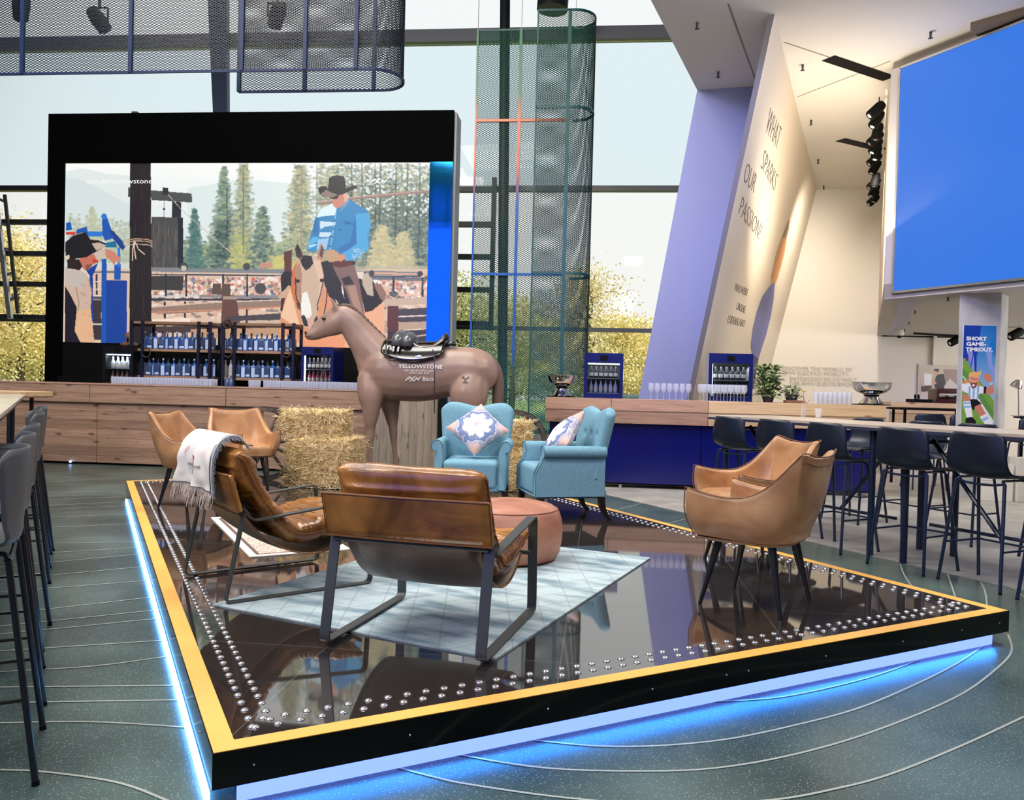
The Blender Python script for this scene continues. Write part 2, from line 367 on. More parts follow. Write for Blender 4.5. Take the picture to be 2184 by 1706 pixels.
# ================================================================== THE SETTING
ZC = 5.95
m = mat('terrazzo', (.05, .08, .08, 1), .29, spec=.5); M['terrazzo'] = m
noisy(m, L(40, 60, 58), L(82, 102, 98), 1.1, 5)
rp0 = [n for n in m.node_tree.nodes if n.type == 'VALTORGB'][0]
tcn = N(m, 'ShaderNodeTexCoord'); vo = N(m, 'ShaderNodeTexVoronoi'); vo.inputs['Scale'].default_value = 95; LK(m, tcn.outputs['Object'], vo.inputs['Vector'])
v2 = N(m, 'ShaderNodeTexNoise'); v2.inputs['Scale'].default_value = 130; v2.inputs['Detail'].default_value = 2; LK(m, tcn.outputs['Object'], v2.inputs['Vector'])
a1 = N(m, 'ShaderNodeMapRange'); a1.inputs['From Min'].default_value = .25; a1.inputs['From Max'].default_value = .12; LK(m, vo.outputs['Distance'], a1.inputs['Value'])
a2 = N(m, 'ShaderNodeMapRange'); a2.inputs['From Min'].default_value = .64; a2.inputs['From Max'].default_value = .8; LK(m, v2.outputs['Fac'], a2.inputs['Value'])
ax = N(m, 'ShaderNodeMath', operation='MAXIMUM'); LK(m, a1.outputs[0], ax.inputs[0]); LK(m, a2.outputs[0], ax.inputs[1])
ml = N(m, 'ShaderNodeMath', operation='MULTIPLY'); LK(m, ax.outputs[0], ml.inputs[0]); ml.inputs[1].default_value = .5
mx = N(m, 'ShaderNodeMix', data_type='RGBA'); LK(m, ml.outputs[0], mx.inputs[0]); LK(m, rp0.outputs[0], mx.inputs['A']); mx.inputs['B'].default_value = L(200, 214, 210)
LK(m, mx.outputs['Result'], BS(m).inputs['Base Color'])
struct(MB().box(-18, 14, -10, 19.2, -.12, 0).build('floor', M['terrazzo']))
m = mat('pale_stone', L(150, 146, 142), .55); noisy(m, L(140, 138, 134), L(170, 166, 160), 3, 5); M['stone'] = m
b = MB(); n0 = 5.58
pts = [dn(-11.5, n0), dn(6.2, n0), dn(6.2, 21), dn(-11.5, 21)]
b.add([p+Vector((0, 0, z)) for z in (.0, .004) for p in pts], [(3, 2, 1, 0), (4, 5, 6, 7), (0, 1, 5, 4), (1, 2, 6, 5), (2, 3, 7, 6), (3, 0, 4, 7)])
struct(b.build('floor', M['stone']))
def smooth_line(pts, k=6):
    P = [pts[0]]+list(pts)+[pts[-1]]; out = []
    for i in range(1, len(P)-2):
        a, b_, c, d = (np.array(P[i+j], float) for j in (-1, 0, 1, 2))
        for s_ in range(k):
            t = s_/k; out.append(.5*((2*b_)+(-a+c)*t+(2*a-5*b_+4*c-d)*t*t+(-a+3*b_-3*c+d)*t**3))
    out.append(np.array(P[-2], float)); return out
m = mat('pale_inlay', L(164, 172, 164), .35); M['inlay'] = m
b = MB()
INL = [[(71,1010),(268,1000)],[(78,1015),(306,1001)],[(80,1021),(340,1003)],[(88,1029),(268,1018)],[(85,1037),(265,1027)],[(88,1051),(266,1047)],[(92,1059),(266,1052)],
 [(95,1066),(268,1059)],[(95,1078),(268,1070)],[(95,1087),(272,1078)],[(105,1102),(277,1097)],[(115,1124),(282,1117)],[(0,1160),(296,1155)],[(0,1185),(300,1167)],[(0,1209),(313,1180)],[(0,1236),(320,1207)],
 [(0,1262),(325,1237)],[(0,1310),(335,1272)],[(0,1335),(340,1300)],[(0,1352),(343,1318)],[(0,1388),(350,1365)],[(0,1432),(200,1420),(365,1398)],[(0,1465),(380,1461)],[(0,1498),(390,1492)],[(0,1541),(200,1539),(405,1551)],
 [(0,1641),(100,1646),(250,1668),(355,1706),(430,1740)],
 [(1515,1495),(1600,1492),(1700,1480),(1850,1445),(1960,1407)],[(1140,1578),(1270,1590),(1400,1590),(1550,1576),(1700,1545),(1830,1510),(1950,1460),(2040,1415),(2095,1378)],
 [(975,1608),(1090,1628),(1200,1640),(1350,1644),(1500,1640),(1650,1618),(1800,1580),(1940,1530),(2050,1480),(2120,1430),(2157,1390),(2150,1353)],
 [(845,1635),(920,1655),(1000,1672),(1200,1700),(1420,1716),(1640,1706),(1780,1682),(1900,1650),(2050,1590),(2184,1528)],
 [(1920,1202),(1928,1225),(1945,1250)],[(2021,1224),(2030,1250),(2037,1272)],[(2092,1241),(2101,1262),(2105,1290)],[(2150,1250),(2170,1262),(2200,1285)],
 [(1640,1165),(1632,1170),(1624,1180)],[(1708,1155),(1700,1165),(1694,1175)],[(1474,1104),(1440,1112),(1400,1123)],[(1397,1066),(1350,1078),(1312,1088)]]
for l in INL:
    q = [onZ(x, y, .0025) for x, y in smooth_line(l)]
    n = len(q); vs = []
    for i in range(n):
        t = (q[min(n-1, i+1)]-q[max(0, i-1)]); t.z = 0; t.normalize(); sd = Vector((-t.y, t.x, 0))*.0052; vs += [q[i]+sd, q[i]-sd]
    b.add(vs, [(2*i, 2*i+1, 2*i+3, 2*i+2) for i in range(n-1)])
o = struct(b.build('trim_1', M['inlay'])); o['label'] = 'pale curved lines inlaid in the terrazzo floor'
# hall shell
m = mat('hall_wall_grey', L(120, 118, 116), .7); M['hallwall'] = m
struct(MB().box(-18.2, -18, -10, 18, 0, 11).build('wall_left', m))
struct(MB().box(-18.2, 14.2, -10.2, -10, 0, 11).build('wall_rear', m))
struct(MB().box(14, 14.2, -10, 19.2, 0, 11).build('wall_right', m))
mc = mat('ceiling_plaster', L(232, 226, 216), .8); M['ceil'] = mc
struct(MB().box(-18.2, 14.2, -10.2, 18.3, 11, 11.3).build('ceiling', mat('hall_ceiling_grey', L(70, 70, 72), .8)))
p1 = Vector((1.503, 12.712, 0)); p2 = Vector((.58, 9.774, 0)); dd = (p1-p2)/(p1.y-p2.y)
p3 = p1-dd*(p1.y+10)
b = MB(); poly = [p1, p3, Vector((14, -10, 0)), Vector((14, 19.1, 0)), Vector((4.9, 19.1, 0)), Vector((1.62, 13.6, 0))]
vs = [p+Vector((0, 0, z)) for z in (ZC, ZC+.5) for p in poly]; n = 6
b.add(vs, [tuple(range(n)), tuple(range(2*n-1, n-1, -1))]+[(i, i+n, (i+1) % n+n, (i+1) % n) for i in range(n)])
struct(b.build('ceiling', mc))
# leaning lettered wall
T1 = Vector((2.117, 10.206, ZC)); T2 = Vector((4.971, 18.901, ZC)); B2 = onY(1655, 740, 18.9)
WN = (T2-T1).cross(B2-T1).normalized()
if WN.x < 0: WN = -WN
def onW(px, py, off=0): return onP(px, py, T1+WN*off, WN)
e1 = onW(1504, 720); B1 = T1+(e1-T1)*(T1.z/(T1.z-e1.z)); e2 = B2-T2; B2f = T2+e2*(T2.z/(T2.z-B2.z))
mw = mat('cream_wall', L(224, 212, 194), .75); M['cream'] = mw
bk = -WN*.07
struct(MB().add([T1, T2, B2f, B1, T1+bk, T2+bk, B2f+bk, B1+bk], [(0, 1, 2, 3), (7, 6, 5, 4), (0, 4, 5, 1), (1, 5, 6, 2), (2, 6, 7, 3)]).build('wall_leaning', mw, fix=False))
struct(MB().add([T1, B1, B1+bk, T1+bk], [(0, 1, 2, 3)]).build('wall_edge', mat('edge_grey', L(96, 92, 96), .5)))
# back wall
struct(MB().box(B2f.x-1.2, 14, 18.9, 19.2, 0, ZC).build('wall_back', mat('back_wall_white', L(226, 219, 208), .75)))
# sloping column
cTL = Vector((1.503, 12.712, ZC)); cTR = Vector((2.356, 12.509, ZC)); a = onY(1362, 850, 12.75); c = onY(1466, 850, 12.55)
cBL = cTL+(a-cTL)*(ZC/(ZC-a.z)); cBR = cTR+(c-cTR)*(ZC/(ZC-c.z))
mcol = mat('column_blue_lit_white', L(140, 146, 184), .6)  # white column with the blue light put into its base colour
bk = Vector((.1, 1.0, 0))
def behind(p): return p+Vector((1, 0, 0))*((-.085-(p-T1).dot(WN))/WN.x)      # slide sideways until it stands just behind the leaning wall
rT, rB, rT2, rB2 = (behind(q) for q in (cTR, cBR, cTR+bk, cBR+bk)); print('col', rT, rB, B1, T1)
o = MB().add([cTL, rT, rB, cBL, cTL+bk, rT2, rB2, cBL+bk], [(0, 1, 2, 3), (7, 6, 5, 4), (0, 4, 5, 1), (1, 5, 6, 2), (2, 6, 7, 3), (3, 7, 4, 0)]).build('wall_column', mcol); struct(o)
# wall lettering
def wall_uv():
    u = (T2-T1); u.z = 0; u = (u-WN*u.dot(WN)).normalized(); v = WN.cross(u)
    if v.z < 0: v = -v
    return u, v
WU, WV = wall_uv()
mletter = mat('grey_letter_paint', L(116, 108, 100), .6)
def wall_text(body, pl, pr, height_px_pts, name='lettering', bold=0.0, mt=None):
    """pl, pr: sight pixels of the baseline ends; height given by a pixel pair"""
    A = onW(*pl, .004); B_ = onW(*pr, .004); w_ = (B_-A).length; h0 = onW(*height_px_pts[0]); h1 = onW(*height_px_pts[1]); h = (h1-h0).length
    x = (B_-A).normalized(); y = WN.cross(x); y = y if y.z > 0 else -y
    me = text_mesh(name, body, 1, mt or mletter, Matrix.Identity(4), extrude=.002, bold=bold)
    xs = [v.co.x for v in me.data.vertices]; ys = [v.co.y for v in me.data.vertices]
    kx = w_/(max(xs)-min(xs)); ky = h/(max(ys)-min(ys))
    R = Matrix((x, y, x.cross(y))).transposed().to_4x4()
    me.data.transform(Matrix.Translation(A) @ R @ Matrix.Diagonal((kx, ky, 1, 1)) @ Matrix.Translation((-min(xs), 0, 0)))
    return me
for body, l, r, hp in [('WHAT', (1632, 280), (1657, 320), ((1632, 280), (1634, 240))), ('SPARKS', (1622, 358), (1651, 408), ((1622, 358), (1627, 320))),
                       ('OUR', (1585, 385), (1607, 412), ((1585, 385), (1594, 345))), ('PASSION?', (1575, 456), (1619, 512), ((1575, 456), (1584, 420)))]:
    t = wall_text(body, l, r, hp, 'wall_lettering', -.022); tag(t, 'thin grey capital word %s painted high on the leaning cream wall' % body.strip('?'), 'lettering')
for body, l, r, hp in [('WAS WEIST', (1566, 620), (1593, 632), ((1566, 620), (1569, 604))), ('UNSERE', (1570, 660), (1588, 668), ((1570, 660), (1573, 645))), ('LEIDENSCHAFT', (1551, 688), (1587, 698), ((1551, 688), (1555, 672)))]:
    t = wall_text(body, l, r, hp, 'small_wall_lettering', -.022); tag(t, 'small grey capital line %s low on the leaning cream wall' % body, 'lettering')
# mural of a standing person on the leaning wall
def wpoly(b, pts, off=.004): b.add([onW(x, y, off) for x, y in pts], [tuple(range(len(pts)))])
mural = thing('wall_mural', 'tall slim mural of a standing person in blue on the leaning cream wall', 'mural')
b = MB(); wpoly(b, [(1684, 466), (1682, 490), (1675, 515), (1668, 545), (1663, 560), (1660, 545), (1664, 520), (1672, 495), (1680, 474)]); b.build('hair', mat('mural_hair', L(150, 128, 108), .7), mural, fix=False)
b = MB(); wpoly(b, [(1678, 510), (1672, 545), (1664, 575), (1656, 600), (1646, 606), (1645, 590), (1650, 570), (1655, 545), (1663, 520), (1670, 505)], .006); b.build('face', mat('mural_skin', L(214, 156, 108), .7), mural, fix=False)
b = MB(); wpoly(b, [(1655, 594), (1652, 612), (1650, 640), (1644, 675), (1634, 715), (1624, 745), (1618, 765), (1605, 758), (1601, 740), (1606, 700), (1614, 665), (1626, 632), (1640, 612), (1648, 604)]); b.build('jacket', mat('mural_jacket', L(118, 122, 172), .7), mural, fix=False)
b = MB(); wpoly(b, [(1618, 765), (1614, 790), (1606, 830), (1592, 830), (1600, 780), (1606, 756)], .005); b.build('trousers', mat('mural_trousers', L(64, 62, 92), .7), mural, fix=False)
# back wall lettering
YB = 18.88
def back_text(body, px, py, w_, size, mt):
    p = onY(px, py, YB); M4 = Matrix.Translation(p) @ Matrix.Rotation(PI/2, 4, 'X')
    return text_mesh('back_wall_lettering', body, size, mt, M4)
mfaint = mat('faint_grey_letter_paint', L(186, 178, 168), .7)
BWL = ('faint grey first line of English letters on the white back wall', 'faint grey second line of English letters on the white back wall', 'faint grey indented upper line of German letters on the white back wall', 'faint grey indented lowest line of German letters on the white back wall')
for i, (body, px, py) in enumerate([('DISCOVER THE WORLD OF', 1669, 789), ('BMW ELECTRIC MOBILITY.', 1669, 799), ('ENTDECKEN SIE DIE WELT', 1684, 811), ('DER BMW ELEKTROMOBILITÄT.', 1684, 821)]):
    tag(back_text(body, px, py, 0, .125, mfaint), BWL[i], 'lettering')
# ------------------------------------------------------------------ glass facade at Y=18
FY = 18.0; FX0, FX1 = -18.0, 3.65
mgrey = mat('facade_aluminium', L(150, 152, 154), .5, .2); mdark = mat('facade_dark_frame', L(38, 40, 44), .5)
zb1 = onY(1100, 76, FY).z; zb2 = onY(1100, 402, FY).z; zb3 = onY(1320, 704, FY).z
cclear = glassy('facade_glass_clear', (.99, .99, .98, 1), .01); ctint = glassy('facade_glass_tinted', (.90, .955, .97, 1), .015)
for nme, z0, z1, g in (('window_1', .27, zb3-.05, cclear), ('window_2', zb3+.05, zb2-.05, cclear), ('window_3', zb2+.05, zb1-.15, ctint), ('window_4', zb1+.15, 11, cclear)):
    struct(MB().box(FX0, FX1, FY+.04, FY+.05, z0, z1).build(nme, g))
struct(MB().box(FX0, FX1, FY-.1, FY+.15, zb1-.14, zb1+.14).build('trim_2', mgrey))
struct(MB().box(FX0, FX1, FY-.04, FY+.12, zb2-.06, zb2+.06).build('trim_3', mgrey))
struct(MB().box(FX0, FX1, FY-.03, FY+.1, zb3-.045, zb3+.045).build('trim_4', mgrey))
struct(MB().box(FX0, FX1, FY-.45, FY+.2, 0, .27).build('trim_5', mat('sill_white', L(222, 222, 214), .5)))
# slanted and straight facade posts
b = MB(); q = [onY(x, y, FY-.5) for x, y in ((455, 260), (484, 260), (483, -60), (440, -60))]
b.prism([(p.x, p.z) for p in q], FY-.5, FY-.35); struct(b.build('trim_6', mat('post_slate', L(72, 84, 108), .4, .2)))
b = MB(); q0 = onY(1070, 960, 17.3); q1 = onY(1076, -60, 17.3); b.tube([(q0.x, 17.3, 0), (q1.x, 17.3, q1.z+1)], .11, 14); struct(b.build('trim_7', mdark, smooth='auto'))
b = MB(); q1 = onY(1180, 30, 17.0); b.tube([(q1.x, 16.6, q1.z-.1), (q1.x+.1, 16.6, 11)], .32, 18); struct(b.build('trim_8', mdark, smooth='auto'))
# opening louvres: dark horizontal bars, left of the screen wall and right of it
for k, (x0, x1, ys) in enumerate([(onY(-420, 500, 17.75).x, onY(140, 500, 17.75).x, (402, 474, 541, 606, 676)), (onY(935, 500, 17.75).x, onY(1052, 500, 17.75).x, (405, 479, 548, 618, 690))]):
    root = bpy.data.objects.new('window_%d' % (5+k), None); COL.objects.link(root); root.location = (x0, FY-.25, 0); struct(root)
    for yy in ys:
        z = onY(50 if k == 0 else 1000, yy, FY-.25).z
        MB().box(0, x1-x0, -.08, .06, z-.055, z+.055).build('louvre_bar', mdark, root)
    for xx in ((x1-x0,) if k else ()):
        MB().box(xx-.05, xx+.05, -.06, .05, onY(50, 680, FY).z-.1, onY(50, 395, FY).z+.1).build('side_frame', mdark, root)
# ladder-like window actuator at the left edge
root = thing('aluminium_ladder', 'slanting aluminium ladder by the far left window', 'ladder', (0, 0, 0))
la, lb = onY(-12, 405, 17.2), onY(22, 680, 17.2); lc, ld = onY(10, 415, 17.2), onY(38, 668, 17.2)
MB().tube([la, lb], 0, flat=(.07, .1)).build('rail', M['steel'], root); MB().tube([lc, ld], 0, flat=(.05, .06)).build('rail', M['dark_steel'], root)
for k in range(5):
    t = (k+.3)/5; MB().tube([la.lerp(lb, t), lc.lerp(ld, t)], 0, flat=(.04, .06)).build('rung', M['steel'], root)
# ------------------------------------------------------------------ gallery over the right side, with the big blue screen
GA = Vector((4.045, 11.737, 0)); GB = Vector((6.40, 18.9, 0)); dR = Vector((.549, -.836, 0)); nR = Vector((.836, .549, 0))
GE = GA+dR*9
mg = mat('gallery_grey', L(196, 192, 196), .6); mgc = mat('gallery_ceiling_plaster', L(206, 200, 192), .8)
poly = [GA, GE, Vector((14, GE.y, 0)), Vector((14, 18.9, 0)), GB]
b = MB(); vs = [p+Vector((0, 0, z)) for z in (2.65, 2.85) for p in poly]; n = 5
b.add(vs, [tuple(range(n)), tuple(range(2*n-1, n-1, -1))]+[(i, i+n, (i+1) % n+n, (i+1) % n) for i in range(n)]); struct(b.build('ceiling', mgc))
b = MB(); t = .25; A_, E_ = GA, GE; q = [A_, E_, E_+nR*t, A_+nR*t]
b.add([p+Vector((0, 0, z)) for z in (2.64, 5.84) for p in q], [(3, 2, 1, 0), (4, 5, 6, 7), (0, 1, 5, 4), (1, 2, 6, 5), (2, 3, 7, 6), (3, 0, 4, 7)]); struct(b.build('wall_gallery_front', mg))
sd = (GB-GA).normalized(); sn = Vector((sd.y, -sd.x, 0)); q = [GA, GB, GB+sn*.15, GA+sn*.15]
b = MB(); b.add([p+Vector((0, 0, z)) for z in (2.66, 5.84) for p in q], [(3, 2, 1, 0), (4, 5, 6, 7), (0, 1, 5, 4), (1, 2, 6, 5), (2, 3, 7, 6), (3, 0, 4, 7)]); struct(b.build('wall_gallery_side', mw))
scr = thing('led_screen', 'huge plain blue LED screen on the gallery front at upper right', 'screen', GA)
b = MB()
def gp(s_, off, z): return GA*0+dR*s_-nR*off+Vector((0, 0, z))
S0 = .18; S1 = 8.6
mb_ = mat('blue_led_picture', (0, 0, 0, 1), .35, emit=L(44, 118, 226), estr=1.0)
b.add([gp(S0, .03, 2.735), gp(S1, .03, 2.735), gp(S1, .03, 5.79), gp(S0, .03, 5.79)], [(0, 1, 2, 3)])
b.add([gp(S0, -.0, 2.735), gp(S1, -.0, 2.735), gp(S1, -.0, 5.79), gp(S0, -.0, 5.79)], [(3, 2, 1, 0)])
b.build('picture_surface', mb_, scr)
b = MB()
for (s0, s1, z0, z1) in ((S0-.03, S1, 2.705, 2.735), (S0-.03, S1, 5.79, 5.82), (S0-.03, S0, 2.705, 5.82)):
    b.add([gp(s_, o_, z) for z in (z0, z1) for o_ in (0, .045) for s_ in (s0, s1)], [(0, 2, 3, 1), (4, 5, 7, 6), (0, 1, 5, 4), (2, 6, 7, 3), (0, 4, 6, 2), (1, 3, 7, 5)])
b.build('frame', M['steel'], scr)
d0 = onZ(2070, 48, ZC); d1 = onZ(2184, 15, ZC); dd_ = (d1-d0).normalized(); dp = Vector((-dd_.y, dd_.x, 0)); dp = dp if dp.x > 0 else -dp
b = MB(); q = [d0, d0+dd_*4, d0+dd_*4+dp*1.5, d0+dp*1.5]; b.add([p_+Vector((0, 0, z)) for z in (-.09, 0) for p_ in q], [(3, 2, 1, 0), (4, 5, 6, 7), (0, 1, 5, 4), (1, 2, 6, 5), (2, 3, 7, 6), (3, 0, 4, 7)]); struct(b.build('trim_9', mat('duct_brown', L(120, 106, 92), .8)))
# concrete pillar
m = mat('concrete', L(176, 176, 180), .7); noisy(m, L(160, 160, 164), L(196, 196, 198), 2.2, 6, bump=.1); 
b = MB(); b.prism([(4.70, .0), (5.20, .0), (5.23, 2.65), (4.70, 2.65)], 10.9, 11.0); b.prism([(4.70, 0), (5.20, 0), (5.40, 0), (5.42, 2.65), (5.23, 2.65), (4.70, 2.65)], 11.0, 11.45)
b = MB(); ft = [(4.70, 10.9), (5.215, 10.9), (5.47, 11.25), (5.47, 11.6), (5.06, 11.6)]
b.add([(x, y, z) for z in (0, 2.65) for x, y in ft], [tuple(range(5))[::-1], tuple(range(5, 10))]+[(i, (i+1) % 5, (i+1) % 5+5, i+5) for i in range(5)])
struct(b.build('wall_pillar', m, bevel=.008))
# ceiling slots
for k, (pa, pb) in enumerate([((1766, 124), (1897, 168)), ((1792, 298), (1884, 320))]):
    b = MB(); A_ = onZ(*pa, ZC-.004); B_ = onZ(*pb, ZC-.004); d_ = (B_-A_).normalized(); s_ = Vector((-d_.y, d_.x, 0))*.11
    b.add([A_+s_, A_-s_, B_-s_, B_+s_, A_+s_+Vector((0, 0, .004)), A_-s_+Vector((0, 0, .004)), B_-s_+Vector((0, 0, .004)), B_+s_+Vector((0, 0, .004))], [(0, 1, 2, 3), (7, 6, 5, 4)])
    struct(b.build('trim_%d' % (10+k), M['black']))
b = MB(); A_ = onZ(1938, 640, 2.646); B_ = onZ(1903, 722, 2.646); s_ = Vector((.13, 0, 0))
b.add([A_-s_, B_-s_, B_+s_, A_+s_, A_-s_+Vector((0, 0, .004)), B_-s_+Vector((0, 0, .004)), B_+s_+Vector((0, 0, .004)), A_+s_+Vector((0, 0, .004))], [(0, 1, 2, 3), (7, 6, 5, 4)]); struct(b.build('trim_12', mat('slot_lilac', L(186, 180, 200), .5)))
# thin joints in the ceiling plaster
b = MB()
for pa, pb in [((1672, 90), (1897, 165)), ((1700, 207), (1900, 130)), ((1553, 8), (1612, 172))]:
    A_ = onZ(*pa, ZC-.002); B_ = onZ(*pb, ZC-.002); d_ = (B_-A_).normalized(); s_ = Vector((-d_.y, d_.x, 0))*.012
    b.add([A_+s_, A_-s_, B_-s_, B_+s_], [(0, 1, 2, 3)])
struct(b.build('trim_13', mat('plaster_joint', L(150, 140, 124), .8)))
# ================================================================== THE PLATFORM
PB = Vector((-1.089, 2.259, 0)); PW, PL_ = 3.945, 7.0; PZ = .18
prz = math.atan2(DU.y, DU.x)
plat = thing('stage_platform', 'low black mirror-tiled stage with yellow edge and blue light strips', 'stage', PB, prz)
m = mat('black_mirror_tile', L(30, 28, 28), .035, spec=1.0, ior=2.0); M['tile'] = m
tcn = N(m, 'ShaderNodeTexCoord'); mp = N(m, 'ShaderNodeMapping'); mp.inputs['Rotation'].default_value = (0, 0, math.radians(45-11)); LK(m, tcn.outputs['Object'], mp.inputs[0])
bt = N(m, 'ShaderNodeTexBrick'); bt.offset = 0; bt.inputs['Scale'].default_value = 1; bt.inputs['Mortar Size'].default_value = .0022; bt.inputs['Brick Width'].default_value = .98; bt.inputs['Row Height'].default_value = .98
bt.inputs['Color1'].default_value = L(46, 41, 40); bt.inputs['Color2'].default_value = L(52, 47, 46); bt.inputs['Mortar'].default_value = L(92, 90, 90); bt.inputs['Mortar Smooth'].default_value = 0
LK(m, mp.outputs[0], bt.inputs['Vector']); LK(m, bt.outputs['Color'], BS(m).inputs['Base Color'])
MB().box(.072, PW-.072, .072, PL_-.072, .07, PZ).build('deck', m, plat)
def ring(name, w0, w1, z0, z1, mt):
    b = MB(); 
    for a_, z in ((w0, z1), (w1, z1)):
        b.v += [(a_, a_, z), (PW-a_, a_, z), (PW-a_, PL_-a_, z), (a_, PL_-a_, z)]
    b.v += [(x, y, z0) for x, y, _ in b.v[:8]]
    for i in range(4):
        j = (i+1) % 4
        for f in ((i, j, j+4, i+4), (i+8, i+12, j+12, j+8), (i, i+8, j+8, j), (i+4, j+4, j+12, i+12)): b.f.append(f); b.mi.append(0)
    return b.build(name, mt, plat)
ring('yellow_border', .004, .072, PZ-.01, PZ+.001, M['yellow'])
ring('fascia', 0, .02, .07, PZ-.001, M['black_gloss'])
ring('plinth', .10, .14, 0, .07, M['black'])
# screws in the fascia
b = MB().ball((0, 0, 0), .004, 8, 5); sc0 = b.build('screw', M['steel'], plat); sl = []
for u in (.12, .62, 1.15, 1.62, 2.0, 2.12, 2.58, 3.1, 3.55, 3.86): sl.append((u, -.001, .125))
for v in (.3, 1.4, 2.6, 3.8, 5.2, 6.4): sl.append((-.001, v, .125))
sc0.location = sl[0]
for q in sl[1:]:
    c_ = sc0.copy(); COL.objects.link(c_); c_.location = q
# light strips below the edge
mled = mat('blue_light_strip', (0, 0, 0, 1), .4, emit=(.38, .60, 2.6, 1), estr=1.0)
mled2 = mat('bright_blue_light_strip', (0, 0, 0, 1), .4, emit=(.22, .52, 1, 1), estr=9)
MB().box(.08, PW-.08, .036, .055, .003, .064).build('light_strip', mled, plat)['label'] = 'pale blue glowing strip under the front edge'
MB().box(-.012, .006, .08, PL_-.30, .004, .026).build('light_strip', mled2, plat)['label'] = 'bright blue glowing strip under the left edge'
def strip_lamp(name, p, sx, sy, power, col, rx=0, ry=0, spread=150):
    l = bpy.data.lights.new(name, 'AREA'); l.energy = power; l.color = col; l.shape = 'RECTANGLE'; l.size = sx; l.size_y = sy; l.spread = math.radians(spread)
    o = bpy.data.objects.new(name, l); COL.objects.link(o); o.parent = plat; o.location = p; o.rotation_euler = (rx, ry, 0); return o
strip_lamp('strip_lamp_front', (PW/2, .003, .030), PW-.2, .045, 5.5, (.012, .26, .95), rx=math.radians(-62), spread=180)
strip_lamp('strip_lamp_left', (.004, PL_/2-.1, .045), .045, PL_-.5, 16, (.012, .22, .95), ry=math.radians(-40), spread=180)
# clear studs, two staggered rows on every side
mst = mat('clear_stud', L(200, 200, 206), .16, .75)
sm = MB().lathe([(1e-6, .007), (.008, .0065), (.0135, .003), (.0155, 0)], 12)
spos = []
for r, off in ((.138, 0), (.200, .5)):
    for k in range(1, 55):
        u = .075+(k+off)*.0715
        if u < PW-.1: spos += [(u, r), (u, PL_-r)]
    for k in range(1, 98):
        v = .075+(k+off)*.0715
        if v < PL_-.1: spos += [(r, v), (PW-r, v)]
def wpos(p): return PB+DU*p[0]+DV*p[1]
spos.sort(key=lambda p: (wpos(p)-Vector((0, 0, 0))).length)
first = None
for k, p in enumerate(spos[:100]):
    if first is None: first = sm.build('stud', mst, plat, smooth=True); s_ = first
    else: s_ = first.copy(); COL.objects.link(s_)
    s_.location = (p[0], p[1], PZ)
b = MB()
for p in spos[100:]:
    b.add([(x+p[0], y+p[1], z+PZ) for x, y, z in sm.v], sm.f)
o = b.build('studs', mst, plat, smooth=True); o['kind'] = 'stuff'
# ------------------------------------------------------------------ rugs
def rug_mesh(w_, h_, mt, th=.008, nu=30):
    return MB().box(-w_/2, w_/2, -h_/2, h_/2, 0, th)
# blue rug
m = mat('blue_rug', L(170, 190, 198), .95, spec=.1); noisy(m, L(106, 132, 148), L(182, 199, 206), 2.6, 8, stretch=(1, 3.4, 1), lo=.32, hi=.56, bump=.3, bscale=120)
rp0 = [n for n in m.node_tree.nodes if n.type == 'VALTORGB'][0]; q_ = rp0.color_ramp.elements.new(.26); q_.color = L(72, 98, 116)
tcn = N(m, 'ShaderNodeTexCoord'); last = rp0.outputs[0]
for ang in (28, -28):
    mp = N(m, 'ShaderNodeMapping'); mp.inputs['Rotation'].default_value = (0, 0, math.radians(ang)); LK(m, tcn.outputs['Object'], mp.inputs[0])
    wv = N(m, 'ShaderNodeTexWave', wave_type='BANDS', bands_direction='X', wave_profile='SIN'); wv.inputs['Scale'].default_value = 2.0; wv.inputs['Distortion'].default_value = .15; LK(m, mp.outputs[0], wv.inputs['Vector'])
    mr = N(m, 'ShaderNodeMapRange'); mr.inputs['From Min'].default_value = .988; mr.inputs['From Max'].default_value = .998; mr.inputs['To Max'].default_value = .32; LK(m, wv.outputs['Fac'], mr.inputs['Value'])
    mx = N(m, 'ShaderNodeMix', data_type='RGBA'); LK(m, mr.outputs[0], mx.inputs[0]); LK(m, last, mx.inputs['A']); mx.inputs['B'].default_value = L(128, 112, 108); last = mx.outputs['Result']
LK(m, last, BS(m).inputs['Base Color'])
ra, rb, rc = Vector((-1.815, 3.745, 0)), Vector((-.353, 3.212, 0)), Vector((.406, 5.318, 0))
rc_ = (ra+rc)/2; rz = math.atan2((rb-ra).y, (rb-ra).x)
o = MB().box(-.78, .78, -1.125, 1.125, 0, .008).build('rug', m, loc=(rc_.x, rc_.y, PZ+.0005)); o.rotation_euler = (0, 0, rz)
tag(o, 'pale blue rug with thin diamond lines under the front leather lounge chair', 'rug')
